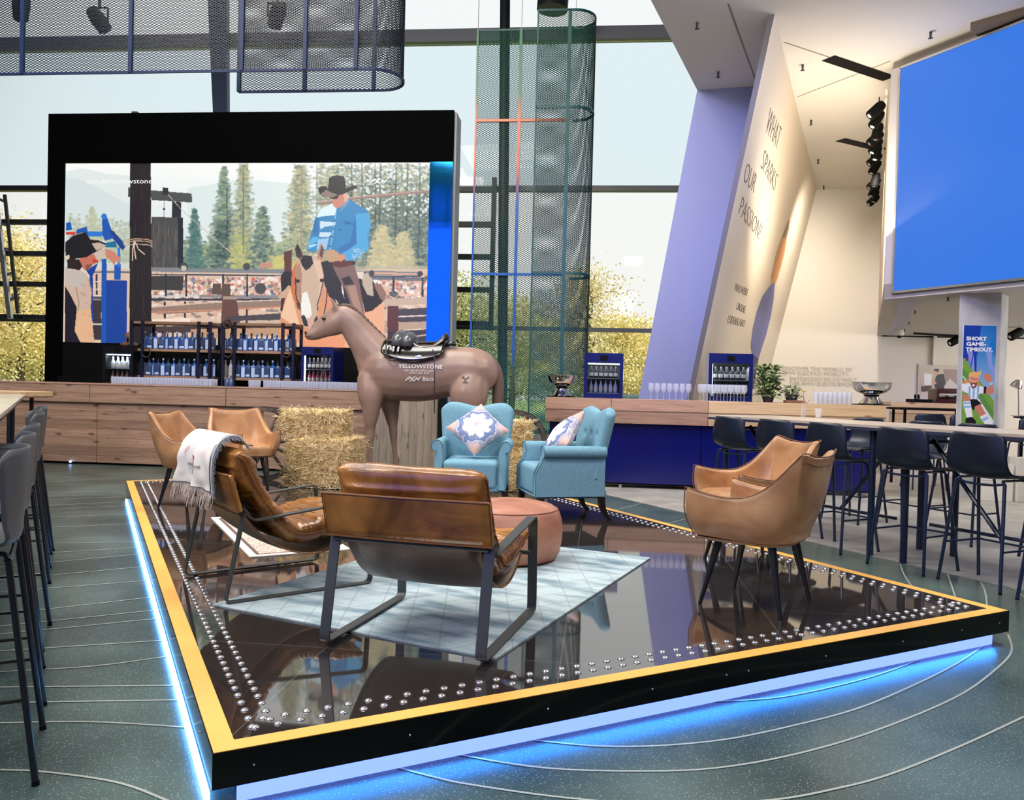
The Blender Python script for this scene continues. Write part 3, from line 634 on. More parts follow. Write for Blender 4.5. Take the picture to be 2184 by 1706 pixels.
# persian style rug under the left chair
m = mat('oriental_rug', L(214, 198, 184), .95, spec=.1); tcn = N(m, 'ShaderNodeTexCoord')
vo = N(m, 'ShaderNodeTexVoronoi'); vo.inputs['Scale'].default_value = 26; LK(m, tcn.outputs['Object'], vo.inputs['Vector'])
rp = N(m, 'ShaderNodeValToRGB'); e = rp.color_ramp.elements; e[0].position = .12; e[0].color = L(150, 118, 112); e[1].position = .5; e[1].color = L(216, 202, 190); q_ = e.new(.3); q_.color = L(186, 150, 138); LK(m, vo.outputs['Distance'], rp.inputs[0])
v3 = N(m, 'ShaderNodeTexVoronoi', feature='DISTANCE_TO_EDGE'); v3.inputs['Scale'].default_value = 44; LK(m, tcn.outputs['Object'], v3.inputs['Vector'])
r3 = N(m, 'ShaderNodeValToRGB'); r3.color_ramp.elements[0].position = .03; r3.color_ramp.elements[0].color = L(150, 122, 116); r3.color_ramp.elements[1].position = .12; r3.color_ramp.elements[1].color = L(222, 208, 192); LK(m, v3.outputs['Distance'], r3.inputs[0])
sx = N(m, 'ShaderNodeSeparateXYZ'); LK(m, tcn.outputs['Object'], sx.inputs[0])
k0 = onZ(477, 1104, PZ); k1 = onZ(533, 1190, PZ); k2 = onZ(748, 1173, PZ)   # left corner, front corner, right corner
RW, RH = (k2-k1).length/2, (k0-k1).length/2
def edge(out, half):
    a_ = N(m, 'ShaderNodeMath', operation='ABSOLUTE'); LK(m, out, a_.inputs[0]); s_ = N(m, 'ShaderNodeMath', operation='SUBTRACT'); s_.inputs[0].default_value = half; LK(m, a_.outputs[0], s_.inputs[1]); return s_.outputs[0]
mn = N(m, 'ShaderNodeMath', operation='MINIMUM'); LK(m, edge(sx.outputs['X'], RW), mn.inputs[0]); LK(m, edge(sx.outputs['Y'], RH), mn.inputs[1])
c1 = N(m, 'ShaderNodeMath', operation='LESS_THAN'); LK(m, mn.outputs[0], c1.inputs[0]); c1.inputs[1].default_value = .24
mx = N(m, 'ShaderNodeMix', data_type='RGBA'); LK(m, c1.outputs[0], mx.inputs[0]); LK(m, rp.outputs[0], mx.inputs['A']); LK(m, r3.outputs[0], mx.inputs['B']); last = mx.outputs['Result']
for d_, w_, c_ in ((.02, .03, L(228, 218, 204)), (.06, .012, L(110, 92, 90)), (.235, .012, L(110, 92, 90)), (.262, .012, L(226, 214, 198))):
    cp = N(m, 'ShaderNodeMath', operation='COMPARE'); LK(m, mn.outputs[0], cp.inputs[0]); cp.inputs[1].default_value = d_; cp.inputs[2].default_value = w_
    mx = N(m, 'ShaderNodeMix', data_type='RGBA'); LK(m, cp.outputs[0], mx.inputs[0]); LK(m, last, mx.inputs['A']); mx.inputs['B'].default_value = c_; last = mx.outputs['Result']
LK(m, last, BS(m).inputs['Base Color'])
fx = (k2-k1).normalized(); fy = Vector((-fx.y, fx.x, 0)); 
cen = k1+fx*RW+fy*RH; ln = (k0-k1).dot(fy)
o = MB().box(-RW, RW, -RH, RH, 0, .007).build('rug', m, loc=(cen.x, cen.y, PZ+.0005)); o.rotation_euler = (0, 0, math.atan2(fx.y, fx.x)); print('rug2 side', ln, fx)
tag(o, 'cream and rust patterned oriental rug behind the leather chair with the blanket', 'rug')
# ================================================================== LOUNGE CHAIRS (sling frame, quilted leather cushion)
def rounded_path(pts, r, k=5):
    out = [Vector(pts[0])]
    for i in range(1, len(pts)-1):
        a, b_, c = Vector(pts[i-1]), Vector(pts[i]), Vector(pts[i+1]); d1 = (a-b_).normalized(); d2 = (c-b_).normalized()
        rr = min(r, (a-b_).length*.45, (c-b_).length*.45)
        for j in range(k+1):
            t = j/k; p = (b_+d1*rr)*(1-t)**2+b_*2*t*(1-t)+(b_+d2*rr)*t**2; out.append(p)
    out.append(Vector(pts[-1])); return out
def make_lounge(label):
    r = thing('lounge_chair', label, 'armchair')
    W = .345
    for s in (-1, 1):
        x = s*W
        pts = rounded_path([(x, -.315, .445), (x, -.40, .012), (x, .395, .012), (x, .375, .475), (x, -.27, .405), (x, -.315, .47)], .035)
        MB().tube(pts, 0, flat=(.046, .009), upv=(0, -1, 0)).build('side_frame', M['gun_metal'], r, bevel=.0015)
    MB().tube([(-W, .345, .30), (W, .345, .30)], .011, 10).build('cross_bar', M['gun_metal'], r)
    MB().tube([(-W, -.325, .44), (W, -.325, .44)], .011, 10).build('cross_bar', M['gun_metal'], r)
    # leather back panel, slightly leaning and padded
    def pan(u, v):
        x = (u-.5)*.735; z = .455+v*.185; y = -.335-(v)*.055-.012*math.sin(PI*u)
        return (x, y, z)
    o = MB().grid(pan, 16, 5).build('back_panel', M['cognac'], r, smooth=True, solid=.026); o.modifiers.new('b', 'BEVEL').width = .006
    per = [pan(0, 0), pan(.5, 0), pan(1, 0), pan(1, 1), pan(.5, 1), pan(0, 1)]
    MB().tube([(x, y-.015, z) for x, y, z in per], .0045, 6, closed=True).build('piping', M['seam'], r)
    # sling
    prof = [(-.345, .60), (-.335, .50), (-.28, .40), (-.16, .285), (-.02, .215), (.12, .20), (.24, .235), (.345, .305)]
    pr = smooth_line(prof, 4)
    def sl(u, v):
        k = v*(len(pr)-1); i = min(len(pr)-2, int(k)); p = pr[i]*(1-(k-i))+pr[i+1]*(k-i)
        return ((u-.5)*.60, p[0], p[1]-.012*math.sin(PI*u))
    MB().grid(sl, 10, 28).build('sling', M['cognac_rough'], r, smooth=True, solid=.008)
    for u in (0, 1):
        MB().tube([Vector(sl(u, j/28)) for j in range(29)], .005, 6).build('sling_edge', M['cognac'], r)
    # cushion : quilted pad swept along the sling
    cp = smooth_line([(-.355, .735), (-.31, .70), (-.255, .585), (-.17, .455), (-.08, .345), (.01, .31), (.13, .325), (.26, .36), (.375, .385)], 8)
    ln = [0]
    for i in range(1, len(cp)): ln.append(ln[-1]+np.linalg.norm(cp[i]-cp[i-1]))
    LT = ln[-1]; nv = 96; nu = 40
    def at(s_):
        i = max(0, min(len(cp)-2, int(np.searchsorted(ln, s_))-1)); t = (s_-ln[i])/(ln[i+1]-ln[i]); p = cp[i]*(1-t)+cp[i+1]*t
        d_ = cp[i+1]-cp[i]; d_ = d_/np.linalg.norm(d_); return p, d_
    def cu(u, v):
        s_ = v*LT; p, d_ = at(s_); n_ = np.array([-d_[1], d_[0]]) if False else np.array([d_[1]*-1, d_[0]])
        # cross-section: superellipse, thick pad
        e = min(1, .16+ (1-(2*v-1)**10)); edge = max(.02, (1-abs(2*v-1)**9))**.5
        head = math.exp(-((s_-.05)/.085)**2)
        th = (.056+.022*head)*edge; hw = .322
        a = 2*PI*u; ca, sa = math.cos(a), math.sin(a)
        x = hw*math.copysign(abs(ca)**.28, ca); z = th*math.copysign(abs(sa)**.62, sa)
        seam = abs(((s_-.10)/.115) % 1-.5)*2      # 1 at seams
        if s_ > .12 and abs(x) > -.1:
            q = max(0, (seam-.72)/.28)**1.5
            k = 1-.22*q
            z *= k
        wr = .010*mnoise.noise(Vector((x*9, s_*16, sa*1.3)))+.006*mnoise.noise(Vector((x*25, s_*34, sa*2)))
        pleat = .006*math.sin(s_*190+3*mnoise.noise(Vector((s_*9, sa, 2)))) * max(0, abs(ca)-.55)/.45
        z += wr*(.4+abs(sa)); x += math.copysign(pleat, x)
        mid = -.012*math.exp(-(x/.012)**2)*(1 if sa > 0 else 0) if s_ > .12 else 0
        z += mid*0
        return (x, p[0]+n_[0]*z, p[1]+n_[1]*z)
    o = MB().grid(cu, nu, nv, closed_u=True).build('cushion', M['cognac'], r, smooth=True)
    bm = bmesh.new(); bm.from_mesh(o.data); bmesh.ops.holes_fill(bm, edges=[e for e in bm.edges if e.is_boundary], sides=0); bmesh.ops.recalc_face_normals(bm, faces=bm.faces); bm.to_mesh(o.data); bm.free()
    for s in (0, .5):
        MB().tube([Vector(cu(s, j/60))*1.0+Vector(((.003 if s == 0 else -.003), 0, 0)) for j in range(1, 60)], .0035, 5).build('cushion_piping', M['seam'], o)
    for k in range(1, 7):      # stitched cross seams on the top of the pad
        s_ = .10+.115*(k)+.0575
        if s_ > LT-.05: break
        v = s_/LT
        MB().tube([Vector(cu(t, v)) for t in np.linspace(.02, .48, 18)], .0022, 4).build('seam', M['seam'], o)
    MB().tube([Vector(cu(.25, v))+Vector((.0, 0, .0)) for v in np.linspace(.12, .985, 40)], .0022, 4).build('seam', M['seam'], o)
    return r
lc1 = make_lounge('brown leather lounge chair seen from behind on the pale blue rug')
lc1.location = (-.675, 3.575, PZ+.009); lc1.rotation_euler = (0, 0, math.radians(-10.5)); lc1['group'] = 'leather lounge chairs'
lc2 = dup(lc1, (-1.711, 4.284, PZ+.001), math.radians(-46.4), 'brown quilted leather lounge chair seen from the side with a blanket over its headrest')
# ------------------------------------------------------------------ blanket over the headrest of the left lounge chair
mbk = mat('woven_blanket', L(236, 230, 222), .9, spec=.1)
bmm = M['blanket_dark'] = mat('blanket_dark_border', L(74, 84, 96), .9)
CH2 = Matrix.Translation((-1.711, 4.284, PZ)) @ Matrix.Rotation(math.radians(-46.4), 4, 'Z')
root = thing('blanket', 'white fringed blanket with small red motif draped over the left leather chair', 'blanket', (0, 0, 0))
root.matrix_world = CH2
bp = smooth_line([(-.25, .775), (-.285, .815), (-.335, .825), (-.385, .80), (-.42, .75), (-.435, .695), (-.435, .63), (-.435, .58), (-.435, .55)], 6)
def bl(u, v):
    k = v*(len(bp)-1); i = min(len(bp)-2, int(k)); p = bp[i]*(1-(k-i))+bp[i+1]*(k-i)
    f = max(0, v-.4); x = -.335+u*.54
    wv = .028*f*math.sin(u*11+1)+.012*math.sin(u*23)*f+.008*mnoise.noise(Vector((u*6, v*6, 0)))
    sag = -.10*max(0, v-.35)*(1-u)*0-.05*f*abs(u-.5)
    return (x+.03*math.sin(v*5)*f-.05*f*(.5-u), p[0]-wv-abs(wv)*.3, p[1]+sag+.0)
MB().grid(bl, 36, 44).build('cloth', mbk, root, smooth=True, solid=.007)
b = MB()
for (u0, u1, v0, v1) in ((-.0, 1, .955, .972), (0, 1, .02, .035), (.965, .985, 0, 1)):
    def st(a, c): q = bl(u0+(u1-u0)*a, v0+(v1-v0)*c); return (q[0], q[1]-.007*(1 if v0 > .4 or c > .45 else -.2), q[2]+(.006 if (v0 < .4 and c < .6) else 0))
    b.grid(st, 30 if u1-u0 > .5 else 1, 1 if u1-u0 > .5 else 30)
b.build('border', bmm, root, smooth=True, fix=False)
mr_ = mat('red_motif', L(196, 70, 50), .9); mdk = mat('grey_motif', L(120, 122, 130), .9)
b = MB(); 
def bpt(u, v, o_=.009): q = bl(u, v); return (q[0], q[1]-o_, q[2]+.002)
for pts in ([(.46, .60), (.58, .60), (.53, .70)], [(.53, .70), (.60, .80), (.48, .80)], [(.22, .52), (.235, .52), (.225, .60)], [(.25, .50), (.265, .50), (.255, .58)], [(.19, .55), (.205, .55), (.195, .63)]):
    b.add([bpt(*p) for p in pts], [(0, 1, 2)])
b.build('red_motif', mr_, root, fix=False)
b = MB()
for k in range(9):
    for (a0, a1) in ((.33, .49), (.57, .73)):
        u = a0+(a1-a0)*k/9; b.add([bpt(u, .69-.008*math.sin(k)), bpt(u+.011, .687), bpt(u+.011, .708), bpt(u, .711)], [(0, 1, 2, 3)])
b.build('grey_motif', mdk, root, fix=False)
fr = MB(); random.seed(3)
def strand(p, d, ln_):
    q = [Vector(p)]; 
    for k in range(4): q.append(q[-1]+(d+Vector((random.uniform(-.3, .3), random.uniform(-.3, .3), random.uniform(-.25, .1))))*ln_/4)
    fr.tube(q, [.0028, .0026, .0024, .002, .0012], 4)
for k in range(130):
    u = k/129; strand(bl(u, 1), Vector((0, -.15, -1)), .075+.02*random.random())
mfr = mat('fringe_wool', L(186, 172, 164), .95); fr.build('fringe', mfr, root)
fr = MB()
for k in range(110):
    v = k/109; strand(bl(1, v), Vector((.9, 0, -.45)), .045)
for k in range(90):
    u = k/89; strand(bl(u, 0), Vector((0, .8, -.1)), .04)
fr.build('fringe', mat('fringe_grey_wool', L(104, 110, 120), .95), root)
# ================================================================== TAN TUB CHAIRS
def make_tub(label):
    r = thing('tub_chair', label, 'armchair')
    # plan of the rim (u from left arm front round the back to right arm front) and heights
    ctl = [(-.315, .27, .615), (-.315, .12, .585), (-.312, -.03, .585), (-.300, -.13, .63), (-.282, -.205, .70), (-.258, -.275, .785), (-.245, -.315, .822), (-.13, -.335, .80), (0, -.342, .795)]
    ctl = ctl+[(-x, y, z) for x, y, z in ctl[-2::-1]]
    rim = smooth_line(ctl, 4)
    low = [(-.265, .235, .37), (-.265, .10, .365), (-.262, -.03, .36), (-.25, -.11, .36), (-.215, -.175, .36), (-.17, -.205, .36), (-.13, -.215, .36), (-.07, -.22, .36), (0, -.222, .36)]
    low = low+[(-x, y, z) for x, y, z in low[-2::-1]]; lowr = smooth_line(low, 4)
    nr = len(rim)-1
    def sh(u, v, off=0):
        i = min(nr, int(round(u*nr))); a = rim[i]; c = lowr[i]; t = v
        p = c*(1-t)+a*t
        bul = .035*math.sin(PI*min(1, t*1.05))*(1-.4*t)            # belly of the outer skin
        o_ = np.array([p[0], p[1]+.05, 0]); o_ = o_/max(1e-6, np.linalg.norm(o_)); p = p+o_*bul; return p
    def outer(u, v): return tuple(sh(u, v))
    def inner(u, v):
        p = sh(u, v); o_ = np.array([p[0]*1.0, p[1]+.02 if p[1] < .05 else 0, 0]); o_ = o_/max(1e-6, np.linalg.norm(o_))
        th = .064-.018*v; q = p-o_*th; 
        if v < 1: q[2] = max(q[2], .405)
        else: q[2] = p[2]-.004
        return tuple(q)
    b = MB(); b.grid(outer, nr, 10); n1 = len(b.v)
    b.grid(inner, nr, 10)
    w_ = nr+1
    for i in range(nr):                                   # rim cap
        a0 = 10*w_+i; b.f.append((a0, a0+1, n1+10*w_+i+1, n1+10*w_+i)); b.mi.append(0)
    for j in range(10):                                   # arm fronts
        for i in (0, nr):
            b.f.append((j*w_+i, (j+1)*w_+i, n1+(j+1)*w_+i, n1+j*w_+i)); b.mi.append(0)
    b.build('shell', M['tan'], r, smooth='auto', sub=1)
    # piping along the rim and down the arm fronts
    pts = [Vector(outer(0, t)) for t in (0, .2, .4, .6, .8)]+[Vector(outer(i/nr, 1)) for i in range(nr+1)]+[Vector(outer(1, t)) for t in (.8, .6, .4, .2, 0)]
    MB().tube(pts, .0036, 6).build('piping', M['seam'], r)
    pts = [Vector(outer(i/nr, .9))+Vector((0, -.003, 0)) for i in range(int(nr*.36), int(nr*.64)+1)]
    MB().tube(pts, .0022, 5).build('stitching', M['seam'], r)
    # bottom tray and seat
    ft = [Vector(p) for p in lowr]; b = MB(); n = len(ft)
    b.add([(p.x, p.y, .358) for p in ft]+[(p.x*.97, p.y*.97, .345) for p in ft], [tuple(range(n))]+[tuple(range(2*n-1, n-1, -1))]+[(i, i+n, (i+1) % n+n, (i+1) % n) for i in range(n)])
    b.build('base', M['tan'], r)
    def seat(u, v):
        a = 2*PI*u; ca, sa = math.cos(a), math.sin(a); x = .262*math.copysign(abs(ca)**.35, ca); y = .02+.255*math.copysign(abs(sa)**.35, sa)
        if y < -.1: x *= 1-.25*((-.1-y)/.15)
        t = v; k = 1-.0*t
        prof = [(1.0, .365), (1.02, .40), (1.02, .43), (.99, .455), (.9, .468), (.5, .478), (.0, .48)]
        f = t*(len(prof)-1); i = min(len(prof)-2, int(f)); q = (prof[i][0]*(1-f+i)+prof[i+1][0]*(f-i), prof[i][1]*(1-f+i)+prof[i+1][1]*(f-i))
        return (x*q[0], .02+(y-.02)*q[0], q[1])
    MB().grid(seat, 40, 12, closed_u=True).build('seat', M['tan'], r, smooth=True)
    for sx, sy in ((-1, 1), (1, 1), (-1, -1), (1, -1)):
        MB().cone((sx*.165, sy*.135+(.0 if sy > 0 else .0), .36), (sx*.222, sy*.212, .0), .023, .0095, 12).build('leg', M['black_metal'], r, smooth='auto')
    return r
tc = make_tub('tan leather tub chair nearest the front right corner of the stage')
tc['group'] = 'tan leather tub chairs'
tc.location = (.889, 4.322, PZ+.001); tc.rotation_euler = (0, 0, math.radians(57.5))
dup(tc, (1.05, 5.28, PZ+.001), math.radians(108), 'tan leather tub chair just behind the front right one')
dup(tc, (-3.43, 6.70, PZ+.001), math.radians(-92), 'tan leather tub chair nearest the left edge of the stage')
dup(tc, (-3.48, 7.72, PZ+.001), math.radians(-142), 'tan leather tub chair in front of the wagon wheel')
# ================================================================== POUF
r = thing('pouf', 'round pinkish leather pouf on the pale blue rug', 'pouf', (-.50, 5.12, PZ+.008))
def pf(u, v):
    prof = [(.20, .0), (.27, .004), (.30, .02), (.318, .05), (.332, .13), (.335, .19), (.33, .25), (.312, .305), (.296, .325), (.27, .345), (.18, .366), (.08, .372), (1e-4, .373)]
    f = v*(len(prof)-1); i = min(len(prof)-2, int(f)); t = f-i
    a = 2*PI*u; rr = prof[i][0]*(1-t)+prof[i+1][0]*t; rr *= 1+.012*math.sin(a*4+1)*(1 if v < .9 else 0)+.01*mnoise.noise(Vector((math.cos(a)*3, math.sin(a)*3, v*4)))
    return (rr*math.cos(a), rr*math.sin(a), prof[i][1]*(1-t)+prof[i+1][1]*t)
MB().grid(pf, 56, 36, closed_u=True).build('body', M['pouf'], r, smooth=True)
for v in (.655, .16):
    MB().tube([Vector(pf(k/56, v))*1.004 for k in range(56)], .004, 5, closed=True).build('piping', mat('pouf_seam', L(150, 88, 68), .5), r)
# ================================================================== TEAL ARMCHAIRS
def make_teal(label):
    r = thing('button_back_armchair', label, 'armchair'); T = M['teal']
    # seat block with rounded front
    o = MB().box(-.245, .245, -.24, .335, .20, .455).build('seat', T, r, bevel=.045, seg=4)
    MB().box(-.27, .27, -.30, .322, .185, .25).build('seat_rail', T, r, bevel=.01)
    # back : camel-topped padded slab with three or four deep buttons
    btn = [(-.12, .70), (.12, .70), (0, .70)] if False else [(-.155, .715), (0, .715), (.155, .715), (-.08, .575), (.08, .575)]
    def top(x): return .93+.022*math.cos(x/.33*PI*2)*-1*-1 if False else .915+.035*(1-math.cos(min(1, abs(x)/.22)*PI))/2-max(0, (abs(x)-.25)/.09)**2*.05
    def hw(z): return .315+.03*min(1, max(0, (z-.55)/.3))
    nx, nz = 44, 44
    def face(front):
        def f(u, v):
            z0 = .35; uu = 2*u-1; z1 = top(uu*.335); z = z0+(z1-z0)*v
            x = uu*(hw(z)-.02*max(0, (v-.93)/.07)**2)
            e = max(0, 1-max(abs(uu)**14, (max(0, v))**16)); th = .055*e**.45
            lean = -.215-(z-.35)*.20
            wing = .03*abs(uu)**3
            y = lean+(th if front else -th)
            if front:
                for bx, bz in btn:
                    d = math.hypot(x-bx, z-bz); y -= .028*math.exp(-(d/.022)**2)+.008*math.exp(-(d/.07)**2)
            return (x, y+wing, z)
        return f
    b = MB(); b.grid(face(True), nx, nz); b.grid(face(False), nx, nz)
    o = b.build('back', T, r, smooth=True)
    bm = bmesh.new(); bm.from_mesh(o.data); bmesh.ops.remove_doubles(bm, verts=bm.verts, dist=.002); bmesh.ops.holes_fill(bm, edges=[e for e in bm.edges if e.is_boundary], sides=0); bmesh.ops.recalc_face_normals(bm, faces=bm.faces); bm.to_mesh(o.data); bm.free()
    for bx, bz in btn:
        MB().ball((bx, -.215-(bz-.35)*.20+.034, bz), .012, 10, 6, (1, .6, 1)).build('button', T, o, smooth=True)
    # arms: scroll profile in XZ swept front to back, front face curved
    for s in (-1, 1):
        cx_, cz, R = .302, .575, .052
        prof = [(.243, .20), (.243, .40), (.246, .50), (.250, .545)]
        for k in range(13):
            a = PI*1.05-k*PI*1.55/12; prof.append((cx_+R*math.cos(a), cz+R*math.sin(a)))
        prof += [(.312, .49), (.308, .40), (.312, .20)]
        ys = np.linspace(-.27, 1, 9); n = len(prof); b = MB(); rings = []
        for j in range(12):
            t = j/11
            for (x, z) in prof:
                yf = .335-.0*(z)-.085*math.sin(min(1, max(0, (z-.40)/.22))*PI*.5)+.0   # front leans back towards the roll
                yf = yf+.03*math.exp(-((z-.60)/.05)**2)
                y = -.27+(yf+.27)*t
                b.v.append((s*x, y, z))
        for j in range(11):
            for i in range(n-1):
                a = j*n+i; b.f.append((a, a+1, a+n+1, a+n)); b.mi.append(0)
            a = j*n; b.f.append((a+n-1, a, a+n, a+2*n-1)); b.mi.append(0)
        b.f.append(tuple(range(n))); b.f.append(tuple(range(11*n, 12*n))); b.mi += [0, 0]
        b.build('arm', T, r, smooth='auto', bevel=.006, seg=2)
        pts = [Vector(b.v[11*n+i])+Vector((0, .003, 0)) for i in range(n)]
        MB().tube(pts, .0035, 5).build('arm_piping', mat('teal_piping', L(80, 138, 158), .85) if 'tp' not in M else M['tp'], r)
    MB().tube([(-.275, .338, .21), (.275, .338, .21)], .003, 5).build('seat_piping', T, r)
    for s in (-1, 1):
        b = MB(); b.add([(s*.305-.027, .262, .20), (s*.305+.027, .262, .20), (s*.305+.027, .316, .20), (s*.305-.027, .316, .20), (s*.312-.015, .28, 0), (s*.312+.015, .28, 0), (s*.312+.015, .312, 0), (s*.312-.015, .312, 0)],
                  [(3, 2, 1, 0), (4, 5, 6, 7), (0, 1, 5, 4), (1, 2, 6, 5), (2, 3, 7, 6), (3, 0, 4, 7)]); b.build('leg', M['darkwood'], r, bevel=.003)
        b = MB(); q = [(-.245, .20, .026), (-.255, .12, .024), (-.285, .05, .020), (-.325, 0, .017)]
        for y, z, h in q: b.v += [(s*.285-h, y-h, z), (s*.285+h, y-h, z), (s*.285+h, y+h, z), (s*.285-h, y+h, z)]
        for j in range(3):
            for i in range(4): b.f.append((j*4+i, j*4+(i+1) % 4, j*4+4+(i+1) % 4, j*4+4+i)); b.mi.append(0)
        b.f += [(0, 1, 2, 3), (12, 13, 14, 15)]; b.mi += [0, 0]; b.build('leg', M['darkwood'], r, smooth='auto')
    return r
M['tp'] = mat('teal_piping', L(92, 132, 148), .85)
ta = make_teal('teal armchair facing forward with the patterned cushion standing on its point')
ta['group'] = 'teal armchairs'; ta.location = (-1.05, 7.20, PZ+.001); ta.rotation_euler = (0, 0, math.radians(183))
tb = dup(ta, (-.225, 6.96, PZ+.001), math.radians(109.5), 'teal armchair turned sideways in front of the blue-fronted counter')
# cushions
m = mat('patterned_cushion', L(210, 204, 206), .9, spec=.1); tcn = N(m, 'ShaderNodeTexCoord'); sx = N(m, 'ShaderNodeSeparateXYZ'); LK(m, tcn.outputs['Object'], sx.inputs[0])
def mathn(op, a, b_=None, c_=None):
    n = N(m, 'ShaderNodeMath', operation=op)
    for i, q in enumerate((a, b_, c_)):
        if q is None: continue
        if isinstance(q, (int, float)): n.inputs[i].default_value = q
        else: LK(m, q, n.inputs[i])
    return n.outputs[0]
X_, Z_ = sx.outputs['X'], sx.outputs['Z']
rad = mathn('SQRT', mathn('ADD', mathn('MULTIPLY', X_, X_), mathn('MULTIPLY', Z_, Z_)))
angl = mathn('ARCTAN2', Z_, X_); pet = mathn('MULTIPLY', mathn('COSINE', mathn('MULTIPLY', angl, 8.0)), .012)
nz = N(m, 'ShaderNodeTexNoise'); nz.inputs['Scale'].default_value = 26; nz.inputs['Detail'].default_value = 4; LK(m, tcn.outputs['Object'], nz.inputs['Vector'])
rr = mathn('ADD', mathn('ADD', rad, pet), mathn('MULTIPLY', mathn('SUBTRACT', nz.outputs['Fac'], .5), .11))
rp = N(m, 'ShaderNodeValToRGB'); rp.color_ramp.interpolation = 'LINEAR'; e = rp.color_ramp.elements
stops = [(.0, L(170, 166, 176)), (.03, L(232, 230, 230)), (.115, L(236, 234, 234)), (.13, L(126, 140, 176)), (.165, L(104, 124, 168)), (.18, L(222, 216, 220)), (.19, L(150, 156, 182)), (.215, L(206, 186, 184)), (.27, L(214, 170, 158)), (.30, L(168, 170, 190))]
e[0].position, e[0].color = stops[0]; e[1].position, e[1].color = stops[-1]
for p_, c_ in stops[1:-1]: q = e.new(p_); q.color = c_
LK(m, rr, rp.inputs[0])
vo = N(m, 'ShaderNodeTexVoronoi'); vo.inputs['Scale'].default_value = 48; LK(m, tcn.outputs['Object'], vo.inputs['Vector'])
mrn = N(m, 'ShaderNodeMapRange'); mrn.inputs['From Min'].default_value = .15; mrn.inputs['From Max'].default_value = .3; mrn.inputs['To Min'].default_value = .35; mrn.inputs['To Max'].default_value = 0; LK(m, vo.outputs['Distance'], mrn.inputs['Value'])
mx = N(m, 'ShaderNodeMix', data_type='RGBA'); LK(m, mrn.outputs[0], mx.inputs[0]); LK(m, rp.outputs[0], mx.inputs['A']); mx.inputs['B'].default_value = L(240, 236, 236); LK(m, mx.outputs['Result'], BS(m).inputs['Base Color'])
M['cushion'] = m
def cushion(label, Mx):
    S = .212
    def f(sd):
        def g(u, v):
            a, c = 2*u-1, 2*v-1; k = max(0, (1-a**2)*(1-c**2)); pin = 1-.10*(1-abs(a)**2)*abs(c)**3-.0
            pin2 = 1-.10*(1-abs(c)**2)*abs(a)**3
            return (a*S*pin2, sd*(.078*k**.42+.004*mnoise.noise(Vector((a*4, c*4, sd)))), c*S*pin)
        return g
    b = MB(); b.grid(f(1), 26, 26); b.grid(f(-1), 26, 26); o = b.build('throw_cushion', M['cushion'], None, smooth=True)
    bm = bmesh.new(); bm.from_mesh(o.data); bmesh.ops.remove_doubles(bm, verts=bm.verts, dist=.0005); bmesh.ops.recalc_face_normals(bm, faces=bm.faces); bm.to_mesh(o.data); bm.free()
    o.matrix_world = Mx; return tag(o, label, 'cushion', 'patterned cushions')
MT = Matrix.Translation((-1.05, 7.20, PZ)) @ Matrix.Rotation(math.radians(183), 4, 'Z')
cushion('floral patterned cushion standing on its point in the forward-facing teal armchair', MT @ Matrix.Translation((-.03, .01, .715)) @ Matrix.Rotation(math.radians(40), 4, 'X') @ Matrix.Rotation(math.radians(43), 4, 'Y'))
MT = Matrix.Translation((-.225, 6.96, PZ)) @ Matrix.Rotation(math.radians(109.5), 4, 'Z')
cushion('floral patterned cushion leaning in the sideways teal armchair', MT @ Matrix.Translation((.0, .02, .69)) @ Matrix.Rotation(math.radians(38), 4, 'X') @ Matrix.Rotation(math.radians(30), 4, 'Y'))
